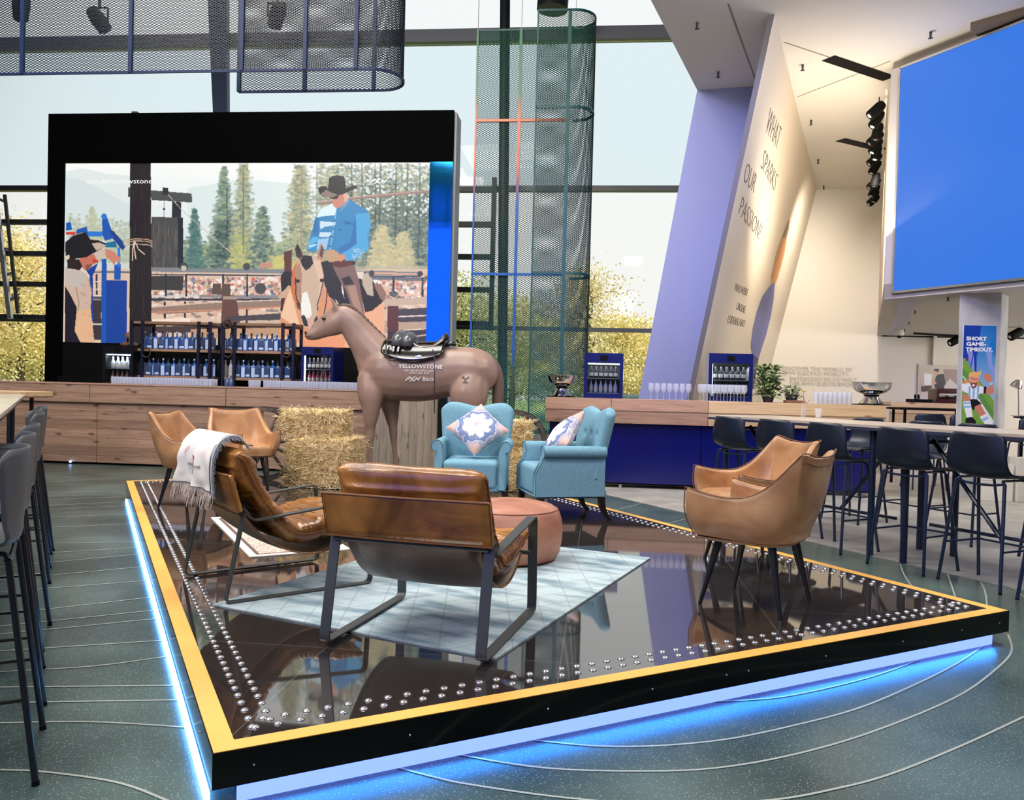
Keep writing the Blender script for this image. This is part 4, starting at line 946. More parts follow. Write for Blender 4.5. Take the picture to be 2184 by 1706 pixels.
# ================================================================== BAR STOOLS
def make_stool(name, label, shell_mat, leg_mat, ring=False, h=.76, wide=.235, bk=.235, lr=.0105, ys=0):
    r = thing(name, label, 'bar stool')
    prof = smooth_line([(-.235+ys, h+bk), (-.228+ys, h+bk*.62), (-.205+ys*.8, h+bk*.26), (-.14, h+.012), (-.03, h-.008), (.08, h), (.17, h+.005), (.21, h-.015)], 4)
    n = len(prof)-1
    def sh(u, v):
        k = v*n; i = min(n-1, int(k)); p = prof[i]*(1-k+i)+prof[i+1]*(k-i); uu = 2*u-1
        w_ = wide*(.90+.10*math.sin(min(1, v*2.2)*PI/2))*(1-.10*max(0, v-.55)/.45)
        if v < .12: w_ *= 1-.16*(1-v/.12)**2*0; 
        topd = -.045*max(0, (abs(uu)-.72)/.28)**2.2*max(0, 1-v/.15)
        cup = uu*uu
        y = p[0]+cup*(.075*max(0, 1-v/.55)+.0); z = p[1]+cup*.03*math.exp(-((v-.55)/.3)**2)+topd
        fr_ = -.03*max(0, (abs(uu)-.7)/.3)**2*max(0, (v-.85)/.15)
        return (uu*w_, y+fr_, z)
    MB().grid(sh, 18, 28).build('shell', shell_mat, r, smooth=True, solid=.009)
    fx, fy = .225, .215
    for sx in (-1, 1):
        for sy in (-1, 1):
            MB().tube([(sx*.175, sy*.12-.01, h-.03), (sx*fx, sy*fy, .006)], lr, 8).build('leg', leg_mat, r)
        MB().tube(rounded_path([(sx*.175, -.13, h-.03), (sx*.15, -.12, h-.012), (sx*.15, .10, h-.012), (sx*.175, .11, h-.03)], .02), .0085, 7).build('seat_rail', leg_mat, r)
    def lp(sx, sy, z): t = (h-.03-z)/(h-.036); return (sx*(.175+(fx-.175)*t), sy*.12-.01+(sy*fy-sy*.12+.01)*t, z)
    pts = [lp(-1, -1, .27), lp(-1, 1, .27), lp(1, 1, .27), lp(1, -1, .27)]
    for a, c in ((0, 1), (1, 2), (2, 3)): MB().tube([pts[a], pts[c]], .0075, 7).build('foot_rail', leg_mat, r)
    pp = [(-.175, -.125, h-.03), (-.10, -.125, h-.045), (0, -.125, h-.05), (.10, -.125, h-.045), (.175, -.125, h-.03)]
    MB().tube(pp, .0085, 7).build('under_seat_bar', leg_mat, r)
    for sx in (-1, 1):
        for sy in (-1, 1): MB().cone((sx*fx, sy*fy, 0), (sx*fx, sy*fy, .016), .012, .011, 10).build('foot_cap', M['black'], r)
    return r
mshell = mat('blue_black_plastic', L(10, 24, 46), .38, spec=.55); mleg = mat('dark_tube_blue_reflection', L(24, 38, 66), .3, spec=.6)  # blue reflection is put into the colour of the dark tubes
st = make_stool('bar_stool', 'dark shell bar stool at the near right end of the long high table, cut by the frame', mshell, mleg, h=.745, bk=.305, wide=.222, lr=.012); st['group'] = 'dark bar stools on the near side of the right high table'
rzs = math.atan2(-.834, .552)+PI/1.0     # forward +Y local must point along +n (.834,.552)
rzn = math.atan2(.552, .834)-PI/2        # rotation that sends +Y to n
RS = [(-2.78, 5.50, 2, 'dark shell bar stool at the right frame edge of the long high table'), (-3.33, 5.52, -3, 'dark shell bar stool second from the right frame edge, near side of the high table'),
      (-3.90, 5.50, 3, 'dark shell bar stool in front of the joint between the two high table tops'), (-4.63, 5.56, -2, 'dark shell bar stool right behind the front tub chairs'),
      (-5.20, 5.56, 3, 'dark shell bar stool mostly hidden behind the tan tub chairs'), (-5.75, 5.54, 0, 'dark shell bar stool farthest left at the right high table')]
for k, (t, n_, a, lab) in enumerate(RS):
    p = dn(t, n_); q = st if k == 0 else dup(st)
    q.location = (p.x, p.y, .005); q.rotation_euler = (0, 0, rzn+math.radians(a)); q['label'] = lab
for k, (t, lab) in enumerate([(-5.6, 'dark bar stool on the far side of the high table near its left end'), (-4.95, 'dark bar stool with a cushion on the far side of the high table'), (-4.45, 'dark bar stool on the far side of the high table behind its centre legs'), (-3.6, 'dark bar stool on the far side of the high table near the pillar')]):
    p = dn(t, 6.95); q = dup(st, (p.x, p.y, .005), rzn+PI, lab, 'dark bar stools on the far side of the right high table')
# long high table in two tops
mtop = mat('table_top_laminate', L(196, 182, 168), .25, spec=.6); medge = mat('table_edge_dark', L(54, 58, 84), .4)
def htable(label, t0, t1):
    r = thing('high_table', label, 'table', dn(t0, 5.47), ANG_D); n = -1
    ln_ = t1-t0
    MB().box(0, ln_, 0, .86, 1.035, 1.055).build('table_top', mtop, r); MB().box(0, ln_, -.004, .864, 1.012, 1.035).build('table_edge', medge, r)
    for x in (.14, ln_-.14):
        for y in (.12, .74): MB().tube([(x, y, 1.012), (x, y, .0)], .027, 14).build('leg', mleg, r, smooth='auto')
        MB().tube([(x, .12, .93), (x, .74, .93)], .016, 8).build('cross_bar', mleg, r)
    for x, d_ in ((.14, 1), (ln_-.14, -1)): MB().tube([(x, .43, .95), (x+d_*.55, .43, .28)], .018, 8).build('brace', mleg, r)
    MB().tube([(.14, .43, .28), (ln_-.14, .43, .28)], .014, 8).build('foot_rail', mleg, r)
    return r
htable('right section of the long high table with a pale top, reaching out of the frame', -4.18, -1.8)
htable('left section of the long high table with a pale top, behind the tub chairs', -6.16, -4.20)
# ------------------------------------------------------------------ left marble high table and grey stools
mgs = mat('grey_plastic_shell', L(66, 70, 76), .45, spec=.5)
gs = make_stool('shell_bar_stool', 'x', mgs, M['black_metal'], h=.735, wide=.225, bk=.315, ys=.062); gs['group'] = 'grey shell bar stools at the left marble table'
LS = [(-3.12, 0, 'grey shell bar stool nearest the camera at the left frame edge'), (-3.80, 0, 'grey shell bar stool second nearest at the left frame edge'), (-4.52, 0, 'grey shell bar stool third from the front in the left row'),
      (-5.90, 0, 'grey shell bar stool fourth from the front in the left row'), (-6.40, -.02, 'grey shell bar stool next to last in the left row'), (-6.95, .0, 'grey shell bar stool farthest in the left row, clear of the others')]
for k, (t, dn_, lab) in enumerate(LS):
    p = dn(t, -.345-.027*(-t-3.1)+dn_); q = gs if k == 0 else dup(gs)
    q.location = (p.x, p.y, 0); q.rotation_euler = (0, 0, rzn+PI+math.radians([0, 3, -2, 2, -4, 5][k])); q['label'] = lab
for k, t in enumerate((-6.2, -7.2)):
    p = dn(t, -1.75); dup(gs, (p.x, p.y, 0), rzn, ['grey bar stool on the far side of the marble table, nearer one', 'grey bar stool on the far side of the marble table, farther one'][k], 'stools on the far side of the marble table')
mm = mat('marble_top', L(214, 216, 214), .12, spec=.6); noisy(mm, L(226, 226, 222), L(176, 180, 180), 2.5, 8, lo=.5, hi=.75, dist=1.5)
pl0 = Vector((-3.671+.02, 4.663, 0)); pl1 = Vector((-6.758, 8.992, 0)); du = (pl0-pl1).normalized(); dv = Vector((du.y, -du.x, 0))
r = thing('marble_high_table', 'white marble-topped high table at the left frame edge', 'table', pl1, math.atan2(du.y, du.x))
Lm = (pl0-pl1).length+3.0
MB().box(0, Lm, -.8, 0, 1.02, 1.05).build('marble_top', mm, r, bevel=.004)
MB().box(0, Lm, -.78, -.02, .985, 1.02).build('under_frame', M['black_metal'], r)
for x in (.25, Lm-.25):
    for y in (-.12, -.68): MB().tube([(x, y, .985), (x, y, 0)], .025, 12).build('leg', M['black_metal'], r)
r = thing('wooden_high_table', 'pale wooden high table in front of the left end of the bar', 'table', (-8.4, 9.5, 0))
MB().box(-1.2, 1.42, -.3, .3, 1.0, 1.075).build('table_top', M['oak_light'], r, bevel=.004)
for x in (-1.0, 1.2):
    for y in (-.2, .2): MB().tube([(x, y, 1.0), (x, y, 0)], .025, 12).build('leg', M['black_metal'], r)
# ================================================================== LONG BAR (left)
BY = 11.03
bar = thing('bar_counter', 'long bar counter clad in reclaimed brown boards behind the horse', 'bar counter', (0, 0, 0))
X0, X1 = -12.5, -2.12
def xb(px, y=BY): return onY(px, 900, y).x
for a_, c_ in ((X0, xb(195)), (xb(195)+.008, xb(484)), (xb(484)+.008, xb(784)), ):
    MB().box(a_, c_, BY-.06, BY+.10, .905, 1.175).build('top_board', M['plank_brown'], bar, bevel=.004)
for a_, c_ in ((X0, xb(206)), (xb(206)+.008, xb(560)), (xb(560)+.008, xb(783))):
    MB().box(a_, c_, BY, BY+.06, .03, .90).build('front_panel', M['plank_brown'], bar, bevel=.004)
MB().box(xb(784)+.01, xb(933), BY-.06, BY+.02, .0, 1.175).build('upright_panel', M['plank_pale'], bar, bevel=.004)
MB().box(X0, xb(933)-.01, BY+.105, BY+.72, .0, 1.165).build('body', M['black'], bar)
MB().box(X0, xb(934), BY-.07, BY+.78, 1.165, 1.185).build('counter_top', M['oak'], bar, bevel=.003)
l_ = thing('floor_spotlight', 'tiny blue light glowing at the foot of the bar on the left', 'light', onY(150, 986, BY-.03)); MB().ball((0, 0, .012), .018, 12, 8).build('lens', mat('blue_lens', (0, 0, 0, 1), .3, emit=(.3, .5, 1, 1), estr=6), l_)
# plain black back bar unit below the screen
bb = thing('back_bar', 'black low back-bar cabinet under the screen wall', 'cabinet', (0, 0, 0))
MB().box(-9.3, -2.9, 13.15, 13.5, 0, 1.28).build('body', M['black'], bb, bevel=.01)
# ------------------------------------------------------------------ bottle shelves
SY = 12.75
def P(px, py, y=SY): return onY(px, py, y)
zs = [P(460, y_).z for y_ in (692, 750, 807)]        # three boards
def frame_unit(name, label, xs, group):
    r = thing(name, label, 'shelf', (0, 0, 0), group=group)
    x0, x1 = P(xs[0], 750).x, P(xs[-1], 750).x
    for k, z in enumerate(zs):
        MB().box(x0-.02, x1+.02, SY-.16, SY+.16, z-.022, z+.022).build('board', M['shelf_wood'], r, bevel=.003)
    for px in xs:
        x = P(px, 750).x
        for yy in (SY-.17, SY+.17): MB().box(x-.022, x+.022, yy-.022, yy+.022, 0, zs[0]+.03).build('upright', M['steelblue'], r)
        for z in zs: MB().box(x-.018, x+.018, SY-.17, SY+.17, z-.055, z-.024).build('bracket', M['steelblue'], r)
    return r
M['steelblue'] = mat('blue_black_steel', L(22, 26, 52), .4, .3)
frame_unit('bottle_shelf', 'black-framed shelf of blue bottles, left unit under the screen', (293, 316, 434, 458), 'bottle shelves')
frame_unit('bottle_shelf', 'black-framed shelf of blue bottles, right unit behind the horse head', (486, 510, 611, 634), 'bottle shelves')
r = thing('horseshoe_knot', 'bundle of rusty horseshoes hung on the middle shelf post', 'horseshoe', P(486, 692, SY-.2), group=None)
ring_m = mat('rusty_iron', L(60, 44, 38), .6)
for k in range(3):
    MB().tube([(.06*math.cos(a)+.02*k-.02, -.02*k, .07*math.sin(a)) for a in np.linspace(-.9+k*.4, PI+.9+k*.4, 14)], .012, 6).build('horseshoe', ring_m, r)
for px, py, lab in ((312, 752, 'rusty horseshoe on the left shelf upright'), (486, 752, 'rusty horseshoe on the middle shelf upright'), (611, 752, 'rusty horseshoe on the right shelf upright')):
    q = P(px, py, SY-.2); tag(MB().tube([(.07*math.cos(a), 0, .075*math.sin(a)) for a in np.linspace(-PI*.8, PI*.8-.3, 14)], .012, 6).build('horseshoe', ring_m, loc=q), lab, 'horseshoe', 'horseshoes on the shelves')
# bottles
mbb = mat('blue_bottle_glass', L(44, 108, 200), .08, spec=.8); BS(mbb).inputs['Transmission Weight'].default_value = .35
mlab = mat('white_blue_label', L(186, 204, 240), .5); mcap = mat('dark_cap', L(34, 34, 44), .4); mneck = mat('pale_bottle_glass', L(84, 112, 164), .08, spec=.8); BS(mneck).inputs['Transmission Weight'].default_value = .5
def make_bottle(side):
    r = thing('gin_bottle', 'x', 'bottle')
    w_, d_ = (.038, .030) if side else (.046, .040)
    b = MB()
    def body(u, v):
        a = 2*PI*u+PI/4; k = .25
        prof = [(1.0, 0), (1.0, .10), (1.0, .178), (.86, .196), (.34, .212), (.28, .222), (.28, .262)]
        f = v*(len(prof)-1); i = min(len(prof)-2, int(f)); s_ = prof[i][0]*(1-f+i)+prof[i+1][0]*(f-i); z = prof[i][1]*(1-f+i)+prof[i+1][1]*(f-i)
        return (w_*s_*math.copysign(abs(math.cos(a))**k, math.cos(a)), d_*s_*math.copysign(abs(math.sin(a))**k, math.sin(a)), z)
    b.grid(body, 16, 12, closed_u=True); b.build('glass', mbb if side else mneck, r, smooth='auto')
    if side: MB().box(-w_*.72, w_*.72, -d_-.003, -d_+.001, .012, .170).build('label', mlab, r)
    else: MB().box(-w_*.8, w_*.8, -d_-.003, -d_+.001, .02, .055).build('label', mlab, r)
    MB().cone((0, 0, .262), (0, 0, .292), .014, .014, 10).build('cap', mcap if not side else mlab, r)
    return r
pa, pb_ = make_bottle(True), make_bottle(False); used = set()
up = [407, 455, 500, 550, 590, 632, 668, 712, 748, 790, 828, 870, 915, 955, 1050, 1100, 1138, 1180, 1222, 1265, 1308, 1348, 1390, 1430, 1470, 1515, 1560, 1600]
lo = [448, 480, 520, 560, 600, 645, 690, 728, 765, 810, 850, 905, 935, 965, 1165, 1205, 1245, 1285, 1325, 1358, 1400, 1440, 1480, 1520, 1560, 1605]
for row, xs, zb in (('upper', up, zs[1]), ('lower', lo, zs[2])):
    for k, xx in enumerate(xs):
        side = (k % 2 == 0) if row == 'lower' and xx < 1100 or row == 'upper' and xx < 1000 else (k % 2 == 1)
        side = k % 2 == (1 if row == 'lower' else 0)
        src = pa if side else pb_
        p = P(200+xx/3.766, 750, SY-.03-.05*(k % 3 == 0))
        unit = 'left' if xx < 1000 else 'right'
        kind = 'blue square bottle with tall label' if side else 'pale square bottle with low label'
        lab = '%s, %s board, %s bottle shelf' % (kind, row, unit)
        q = src if src not in used else dup(src)
        used.add(src); q.location = (p.x, p.y, zb+.023); q.rotation_euler = (0, 0, random.uniform(-.25, .25)); q['label'] = lab
        q['group'] = '%ss, %s board, %s unit' % ('blue labelled bottle' if side else 'clear bottle', row, unit)
mwb = mat('milky_bottle', L(196, 196, 202), .25)
for k, px in enumerate((476, 481, 492, 497)):
    p = P(px, 800, SY-.05+.06*(k % 2)); o = MB().lathe([(.036, 0), (.038, .10), (.036, .18), (.014, .225), (.013, .27), (.015, .285)], 14).build('white_bottle', mwb, loc=(p.x, p.y, zs[2]+.023), smooth='auto')
    tag(o, 'tall milky white bottle in the gap between the two lower shelf units', 'bottle', 'milky bottles between the shelf units')
o = MB().box(-.07, .07, -.03, .03, 0, .22).build('white_carton', mat('carton_white', L(178, 180, 190), .6), loc=(P(304, 790).x, SY-.02, zs[2]+.03), bevel=.004); tag(o, 'pale upright carton at the left end of the lower shelf', 'carton')
o.location = (P(302, 790).x, SY-.02, zs[2]+.024)
# boots on the left fridge
mb_t = mat('brown_suede', L(124, 96, 74), .8)
for k, px in enumerate((262, 283)):
    p = P(px, 735, 12.7); r = tag(MB().tube([(-.05, 0, .03), (.03, 0, .035), (.07, 0, .05), (.06, 0, .12), (.09, 0, .17)], [.018, .036, .04, .04, .045], 10).build('boot', mb_t, smooth=True), ['brown suede ankle boot on the left fridge, nearer the frame edge', 'brown suede ankle boot on the left fridge, nearer the shelves'][k], 'boot')
    r.location = (p.x, 12.7, 0)
    r.scale = (-1.35 if k else 1.35, 1.3, 1.3)
boots = [o for o in COL.objects if o.name.startswith('boot')]
# ------------------------------------------------------------------ fridges
mfr_g = glassy('fridge_glass', (.93, .95, .98, 1), .08)
def fridge(label, x0, x1, z0, z1, y, body, glow, depth=.5, rows=2, per=6, bcol=None, side='left', scale=1.0, group=None, cols=None, sidebody=None, short=None):
    r = thing('drinks_fridge', label, 'fridge', ((x0+x1)/2, y, z0)); w_, h_ = x1-x0, z1-z0; hw = w_/2; t = .035
    b = MB(); b.box(-hw, -hw+t, 0, depth, 0, h_); b.box(hw-t, hw, 0, depth, 0, h_); b.box(-hw+t, hw-t, 0, depth, 0, .07); b.box(-hw+t, hw-t, 0, depth, h_-.13, h_); b.box(-hw+t, hw-t, depth-.03, depth, .07, h_-.13)
    b.build('cabinet', sidebody or body, r)
    MB().box(-hw, -hw+.045, -.03, -.002, 0, h_).build('door_frame', body, r); MB().box(hw-.045, hw, -.03, -.002, 0, h_).build('door_frame', body, r)
    MB().box(-hw+.045, hw-.045, -.03, -.002, h_-.125, h_).build('door_frame', body, r); MB().box(-hw+.045, hw-.045, -.03, -.002, 0, .06).build('door_frame', body, r)
    MB().box(-hw+.045, hw-.045, -.018, -.012, .06, h_-.125).build('door_glass', mfr_g, r)
    MB().box(-.05, .05, -.034, -.03, h_-.10, h_-.03).build('badge', M['black'], r)
    if side: xx = -hw+.05 if side == 'left' else hw-.05; MB().box(xx-.006, xx+.006, .01, .03, .07, h_-.14).build('light_tube', mat('fridge_tube', (0, 0, 0, 1), .4, emit=(.9, .95, 1, 1), estr=glow), r)
    else: MB().box(-hw+.04, hw-.04, .02, .06, h_-.15, h_-.135).build('light_tube', mat('fridge_tube', (0, 0, 0, 1), .4, emit=(.9, .95, 1, 1), estr=glow), r)
    l = bpy.data.lights.new('fridge_lamp', 'AREA'); l.energy = .9*glow/3; l.size = w_*.8; l.shape = 'RECTANGLE'; l.size_y = .1; lo = bpy.data.objects.new('fridge_lamp', l); COL.objects.link(lo); lo.parent = r; lo.location = (0, .1, h_-.17)
    iw = w_-.12; cols = cols or bcol
    for j in range(rows):
        zz = .075+j*(h_-.21)/rows
        if j: MB().box(-hw+t, hw-t, .03, depth-.04, zz-.012, zz-.004).build('shelf', M['steel'], r)
        for k in range(per):
            for d_ in range(2):
                x = -iw/2+(k+.5)*iw/per; hh = min(.235*scale, (h_-.21)/rows*.86); rr = iw/per*.40
                o = MB().lathe([(rr, 0), (rr, hh*.55), (rr*.42, hh*.72), (rr*.36, hh), (1e-5, hh)], 12).build('fridge_bottle', cols[j % len(cols)], loc=((x0+x1)/2+x, y+.10+d_*.16, z0+zz), smooth='auto')
                tag(o, 'small bottle on the %s shelf of the %s' % (['lower', 'upper'][j], short or label), 'bottle', 'bottles on the %s shelf of the %s' % (['lower', 'upper'][j], short or label))
                if d_ == 0: MB().lathe([(rr*1.02, hh*.15), (rr*1.02, hh*.42)], 12).build('label', mlab2, o)
    return r
mlab2 = mat('cream_label', L(222, 216, 200), .6)
m1 = mat('dark_bottle', L(50, 44, 46), .15); m2 = mat('amber_bottle', L(150, 106, 96), .15); m3 = mat('clear_bottle', L(184, 196, 206), .12); m4 = mat('wine_bottle', L(30, 42, 48), .12); m5 = mat('rose_bottle', L(190, 84, 96), .2)
blk = mat('fridge_black', L(14, 16, 24), .3); blu = mat('fridge_blue', L(10, 24, 92), .22, spec=.7)
F1a, F1b = P(221, 800, 12.5), P(287, 740, 12.5)
fridge('black drinks fridge at the left end of the bottle shelves', F1a.x, F1b.x, 1.12, P(250, 738, 12.5).z, 12.5, blk, 8, .5, rows=2, per=5, bcol=[m2, m3], side=None, short='black fridge left of the bottle shelves')
F2a, F2b = P(643, 800, 12.3), P(713, 740, 12.3)
fridge('blue drinks fridge under the head of the horse', F2a.x, F2b.x, 1.20, P(680, 740, 12.3).z, 12.3, blu, 8, .5, rows=2, per=6, bcol=[m5, m1], side='left', scale=.8, short='blue fridge under the horse head')
for q, (a_, c_) in enumerate(((F1a, F1b), (F2a, F2b))):
    y = (12.5, 12.3)[q]; o = MB().box(a_.x, c_.x, y, y+.6, 0, (1.119, 1.199)[q]).build('fridge_plinth', M['black'], bevel=.005); tag(o, ['black plinth under the left fridge', 'black plinth under the fridge below the horse head'][q], 'plinth')
fz = P(250, 738, 12.5).z
for o in boots: o.location.z = fz; o.location.y = 12.75
# ------------------------------------------------------------------ rows of glasses on the bar
mgl = mat('drinking_glass', L(214, 224, 246), .12, spec=.9, alpha=.36)
gm = MB().lathe([(.026, 0), (.027, .004), (.033, .105), (.0315, .105), (.0255, .008), (1e-5, .008)], 14)
g0 = None
def strip(px0, px1, n, rows, y0, lab, grp):
    global g0
    a_ = onY(px0, 820, y0).x; c_ = onY(px1, 820, y0).x
    for j in range(rows):
        for k in range(n):
            x = a_+(c_-a_)*(k+.5)/n+random.uniform(-.006, .006); y = y0+j*.085+random.uniform(-.006, .006)
            if g0 is None: g0 = gm.build('drinking_glass', mgl, smooth='auto'); o = g0
            else: o = g0.copy(); COL.objects.link(o)
            o.location = (x, y, 1.186); tag(o, lab, 'glass', grp)
strip(238, 452, 34, 3, 11.20, 'clear tumbler in the dense left block of glasses on the bar', 'left block of tumblers on the bar')
strip(562, 775, 34, 3, 11.20, 'clear tumbler in the dense right block of glasses on the bar', 'right block of tumblers on the bar')
for k, px in enumerate((484, 492)):
    p = onY(px, 823, 11.25); tag(MB().lathe([(.035, 0), (.036, .09), (.012, .13), (.012, .155), (.016, .16)], 14).build('small_bottle', mneck, loc=(p.x, p.y, 1.186), smooth='auto'), 'small clear bottle standing between the two blocks of glasses', 'bottle', 'small clear bottles on the bar')
for k, px in enumerate((534, 540, 546, 552)):
    p = onY(px, 823, 11.3); o = g0.copy(); COL.objects.link(o); o.location = (p.x, p.y, 1.186); tag(o, 'loose tumbler left of the right block of glasses', 'glass', 'loose tumblers on the bar')
# ================================================================== LED WALL
WY = 13.6
lw = thing('video_wall', 'black-framed video wall showing a cowboy on a horse at a corral', 'screen', (0, 0, 0))
fx0, fx1, fzt = -9.81, -2.455, 5.965; sx0, sx1, sz0, sz1 = -9.495, -2.855, 1.89, 5.088
mfrm = mat('satin_black_frame', L(3, 4, 5), .8, spec=.03)
for a_, c_ in ((fx0, -7.48), (-7.475, -5.05), (-5.045, fx1)):
    MB().box(a_, c_, WY-.06, WY+.45, sz1+.005, fzt).build('top_panel', mfrm, lw)
MB().box(fx0, sx0-.005, WY-.06, WY+.45, 0, sz1).build('side_pillar', mfrm, lw)
mpil = mat('pillar_blue_reflection_tint', L(10, 14, 60), .07, .85); BS(mpil).inputs['Base Color'].default_value = (.012, .22, .5, 1)  # reflected blue light is put into the black pillar's base tint
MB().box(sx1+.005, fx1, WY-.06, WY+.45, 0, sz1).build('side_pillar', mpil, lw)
MB().box(fx1+.001, fx1+.04, WY+.0, WY+.45, 0, fzt-.02).build('side_cheek', mat('cheek_grey', L(150, 156, 166), .5), lw)
MB().box(sx0, sx1, WY-.03, WY+.4, 0, sz0-.004).build('lower_panel', M['black'], lw)
MB().box(sx0, sx1, WY+.05, WY+.4, sz0, sz1).build('housing', M['black'], lw)
q = P(286, 242, WY); MB().box(q.x-.05, q.x+.05, WY, WY+.1, fzt, fzt+.05).build('camera_box', M['dark_steel'], lw)
mled_p = picture_mat('cowboy_picture', True, 1.0)
led, LP = flat_grid('picture_surface', (sx0, WY-.02, sz1), (sx1, WY-.02, sz1), (sx0, WY-.02, sz0), 700, 350, mled_p, lw)
# ---- the moving picture on the video wall, painted on its own grid (flat)
lx, ly = project_np(LP)
pt = Paint(lx, ly, 700)
A = lambda pts: [(130+x/4.267, 340+y/4.267) for x, y in pts]
B_ = lambda pts: [(400+x/4.267, 340+y/4.267) for x, y in pts]
C_ = lambda pts: [(580+x/3.877, 340+y/3.877) for x, y in pts]
pt.vgrad([(345, (250, 250, 246)), (400, (240, 245, 243)), (470, (226, 236, 235)), (560, (206, 216, 208)), (600, (222, 200, 186)), (740, (226, 196, 176))])
pt.poly(A([(40, 110), (200, 80), (420, 130), (640, 150), (640, 700), (40, 700)]), (226, 234, 232))
pt.poly(A([(40, 160), (200, 190), (400, 290), (620, 410), (760, 470), (760, 720), (40, 720)]), (214, 226, 226))
pt.poly(B_([(0, 260), (250, 220), (420, 190), (660, 190), (900, 215), (1300, 300), (1300, 800), (0, 800)]), (222, 234, 232))
rs = np.random.RandomState(5)
def foliage(cx, y0, y1, wtop, wbot, cols, n, a=.75, r=(2, 6)):
    for _ in range(int(n*2.2)):
        t = rs.rand()**.75; y = y0+(y1-y0)*t; w_ = wtop+(wbot-wtop)*t; x = cx+rs.normal()*w_*.46
        c = cols[rs.randint(len(cols))]; rr = rs.uniform(r[0]*.5, r[1]*.75); a2 = a*.7
        if abs(x-cx) < w_*1.25: pt.disc(x, y, rr*1.3, c, a2, rr*.8)
far = [(178, 188, 160), (190, 198, 172), (160, 174, 156), (200, 202, 176)]
mid = [(96, 128, 116), (120, 146, 128), (150, 166, 134), (78, 108, 100), (176, 184, 150)]
drk = [(58, 84, 84), (84, 112, 106), (120, 142, 124), (44, 66, 70), (168, 178, 160)]
sun = [(206, 190, 140), (190, 180, 140), (168, 168, 130), (220, 206, 160), (140, 150, 124)]
for x in range(150, 290, 9): foliage(x, 452+rs.randint(30), 560, 2, 12, far, 60, .7, (2, 5))
foliage(197, 440, 540, 4, 22, [(196, 200, 170), (182, 186, 160)], 160)
for x in range(392, 640, 12): foliage(x, 500+rs.randint(25), 580, 6, 16, mid+[(190, 196, 120)], 110, .75, (2, 5))
foliage(415, 445, 575, 3, 28, [(78, 120, 116), (100, 136, 124), (60, 100, 100)], 420)
foliage(478, 355, 575, 5, 40, mid, 900, .75)
foliage(482, 470, 578, 24, 44, drk[:4], 500, .7)
foliage(520, 350, 575, 10, 36, mid+sun[:2], 850, .7)
foliage(560, 440, 578, 5, 40, drk[:4]+mid, 650, .75)
foliage(510, 500, 578, 16, 26, [(196, 196, 120), (160, 170, 110)], 160)
pt.line([(519, 360), (519, 540)], 3, (96, 96, 92), .7); pt.line([(484, 400), (484, 520)], 3, (60, 70, 70), .7)
foliage(640, 352, 575, 14, 44, sun+mid, 1300, .7)
pt.line([(644, 355), (642, 560)], 4, (150, 140, 124), .7); pt.line([(676, 352), (676, 540)], 3, (120, 116, 104), .7)
foliage(600, 545, 582, 20, 40, [(206, 200, 120), (190, 184, 110)], 200)
for x in range(690, 925, 14): foliage(x, 350, 575, 22, 20, (drk+mid+sun[:2]) if x > 720 else sun+mid, 420, .7, (2, 5.5))
for x in range(780, 925, 12): foliage(x, 400+rs.randint(20), 570, 12, 16, drk, 240, .6, (2, 5))
for _ in range(260): pt.disc(rs.uniform(730, 915), rs.uniform(352, 460), rs.uniform(1, 3.5), (226, 238, 240), .8)
for x in (750, 772, 800, 812, 845, 870, 896): pt.line([(x, 350), (x+rs.randint(-4, 5), 560)], 3, (54, 66, 66), .7)
foliage(815, 480, 590, 10, 38, sun[:4], 900, .65); foliage(860, 495, 590, 10, 36, sun[:4], 700, .6)
pt.poly(C_([(640, 880), (1300, 880), (1300, 930), (640, 930)]), (190, 180, 160), .6)
# ground with crowd, rails
pt.poly(A([(280, 1000), (3400, 1000), (3400, 1706), (280, 1706)]), (222, 190, 168))
for _ in range(900):
    x = rs.uniform(330, 915); y = rs.uniform(592, 640); pt.disc(x, y, rs.uniform(1.5, 5), [(226, 170, 150), (240, 226, 216), (120, 90, 88), (200, 90, 80), (90, 110, 140), (250, 244, 236), (176, 140, 120)][rs.randint(7)], .8)
for _ in range(500):
    x = rs.uniform(330, 915); y = rs.uniform(640, 735); pt.disc(x, y, rs.uniform(3, 10), [(226, 180, 156), (240, 214, 196), (84, 72, 78), (60, 56, 70), (200, 150, 130), (250, 232, 216)][rs.randint(6)], .6, 3)
# left chute of weathered boards behind the post
pt.poly(A([(820, 280), (1190, 310), (1195, 392), (820, 370)]), (76, 78, 78)); pt.poly(A([(610, 255), (640, 255), (640, 345), (610, 345)]), (70, 70, 74))
pt.poly(A([(1010, 380), (1095, 390), (1095, 530), (1010, 530)]), (28, 40, 48)); pt.poly(A([(925, 255), (975, 258), (975, 325), (925, 320)]), (40, 44, 48))
pt.poly(A([(822, 520), (1110, 530), (1112, 1000), (822, 1000)]), (74, 74, 74))
for k in range(90):
    x = rs.uniform(822, 1060); y0 = rs.uniform(520, 900); pt.line(A([(x, y0), (x, y0+rs.uniform(60, 240))]), .8, [(104, 98, 94), (52, 52, 54), (130, 120, 110)][rs.randint(3)], .5)
pt.poly(A([(1062, 530), (1112, 530), (1112, 980), (1066, 980)]), (24, 34, 46)); pt.poly(A([(822, 1060), (1115, 1060), (1110, 1190), (822, 1190)]), (60, 58, 58))
pt.line(A([(975, 320), (1100, 460), (1720, 1000)]), 1.3, (206, 180, 168)); pt.line(A([(938, 380), (938, 560)]), 1, (40, 40, 44)); pt.disc(*A([(938, 452)])[0], 2.4, (30, 32, 36))
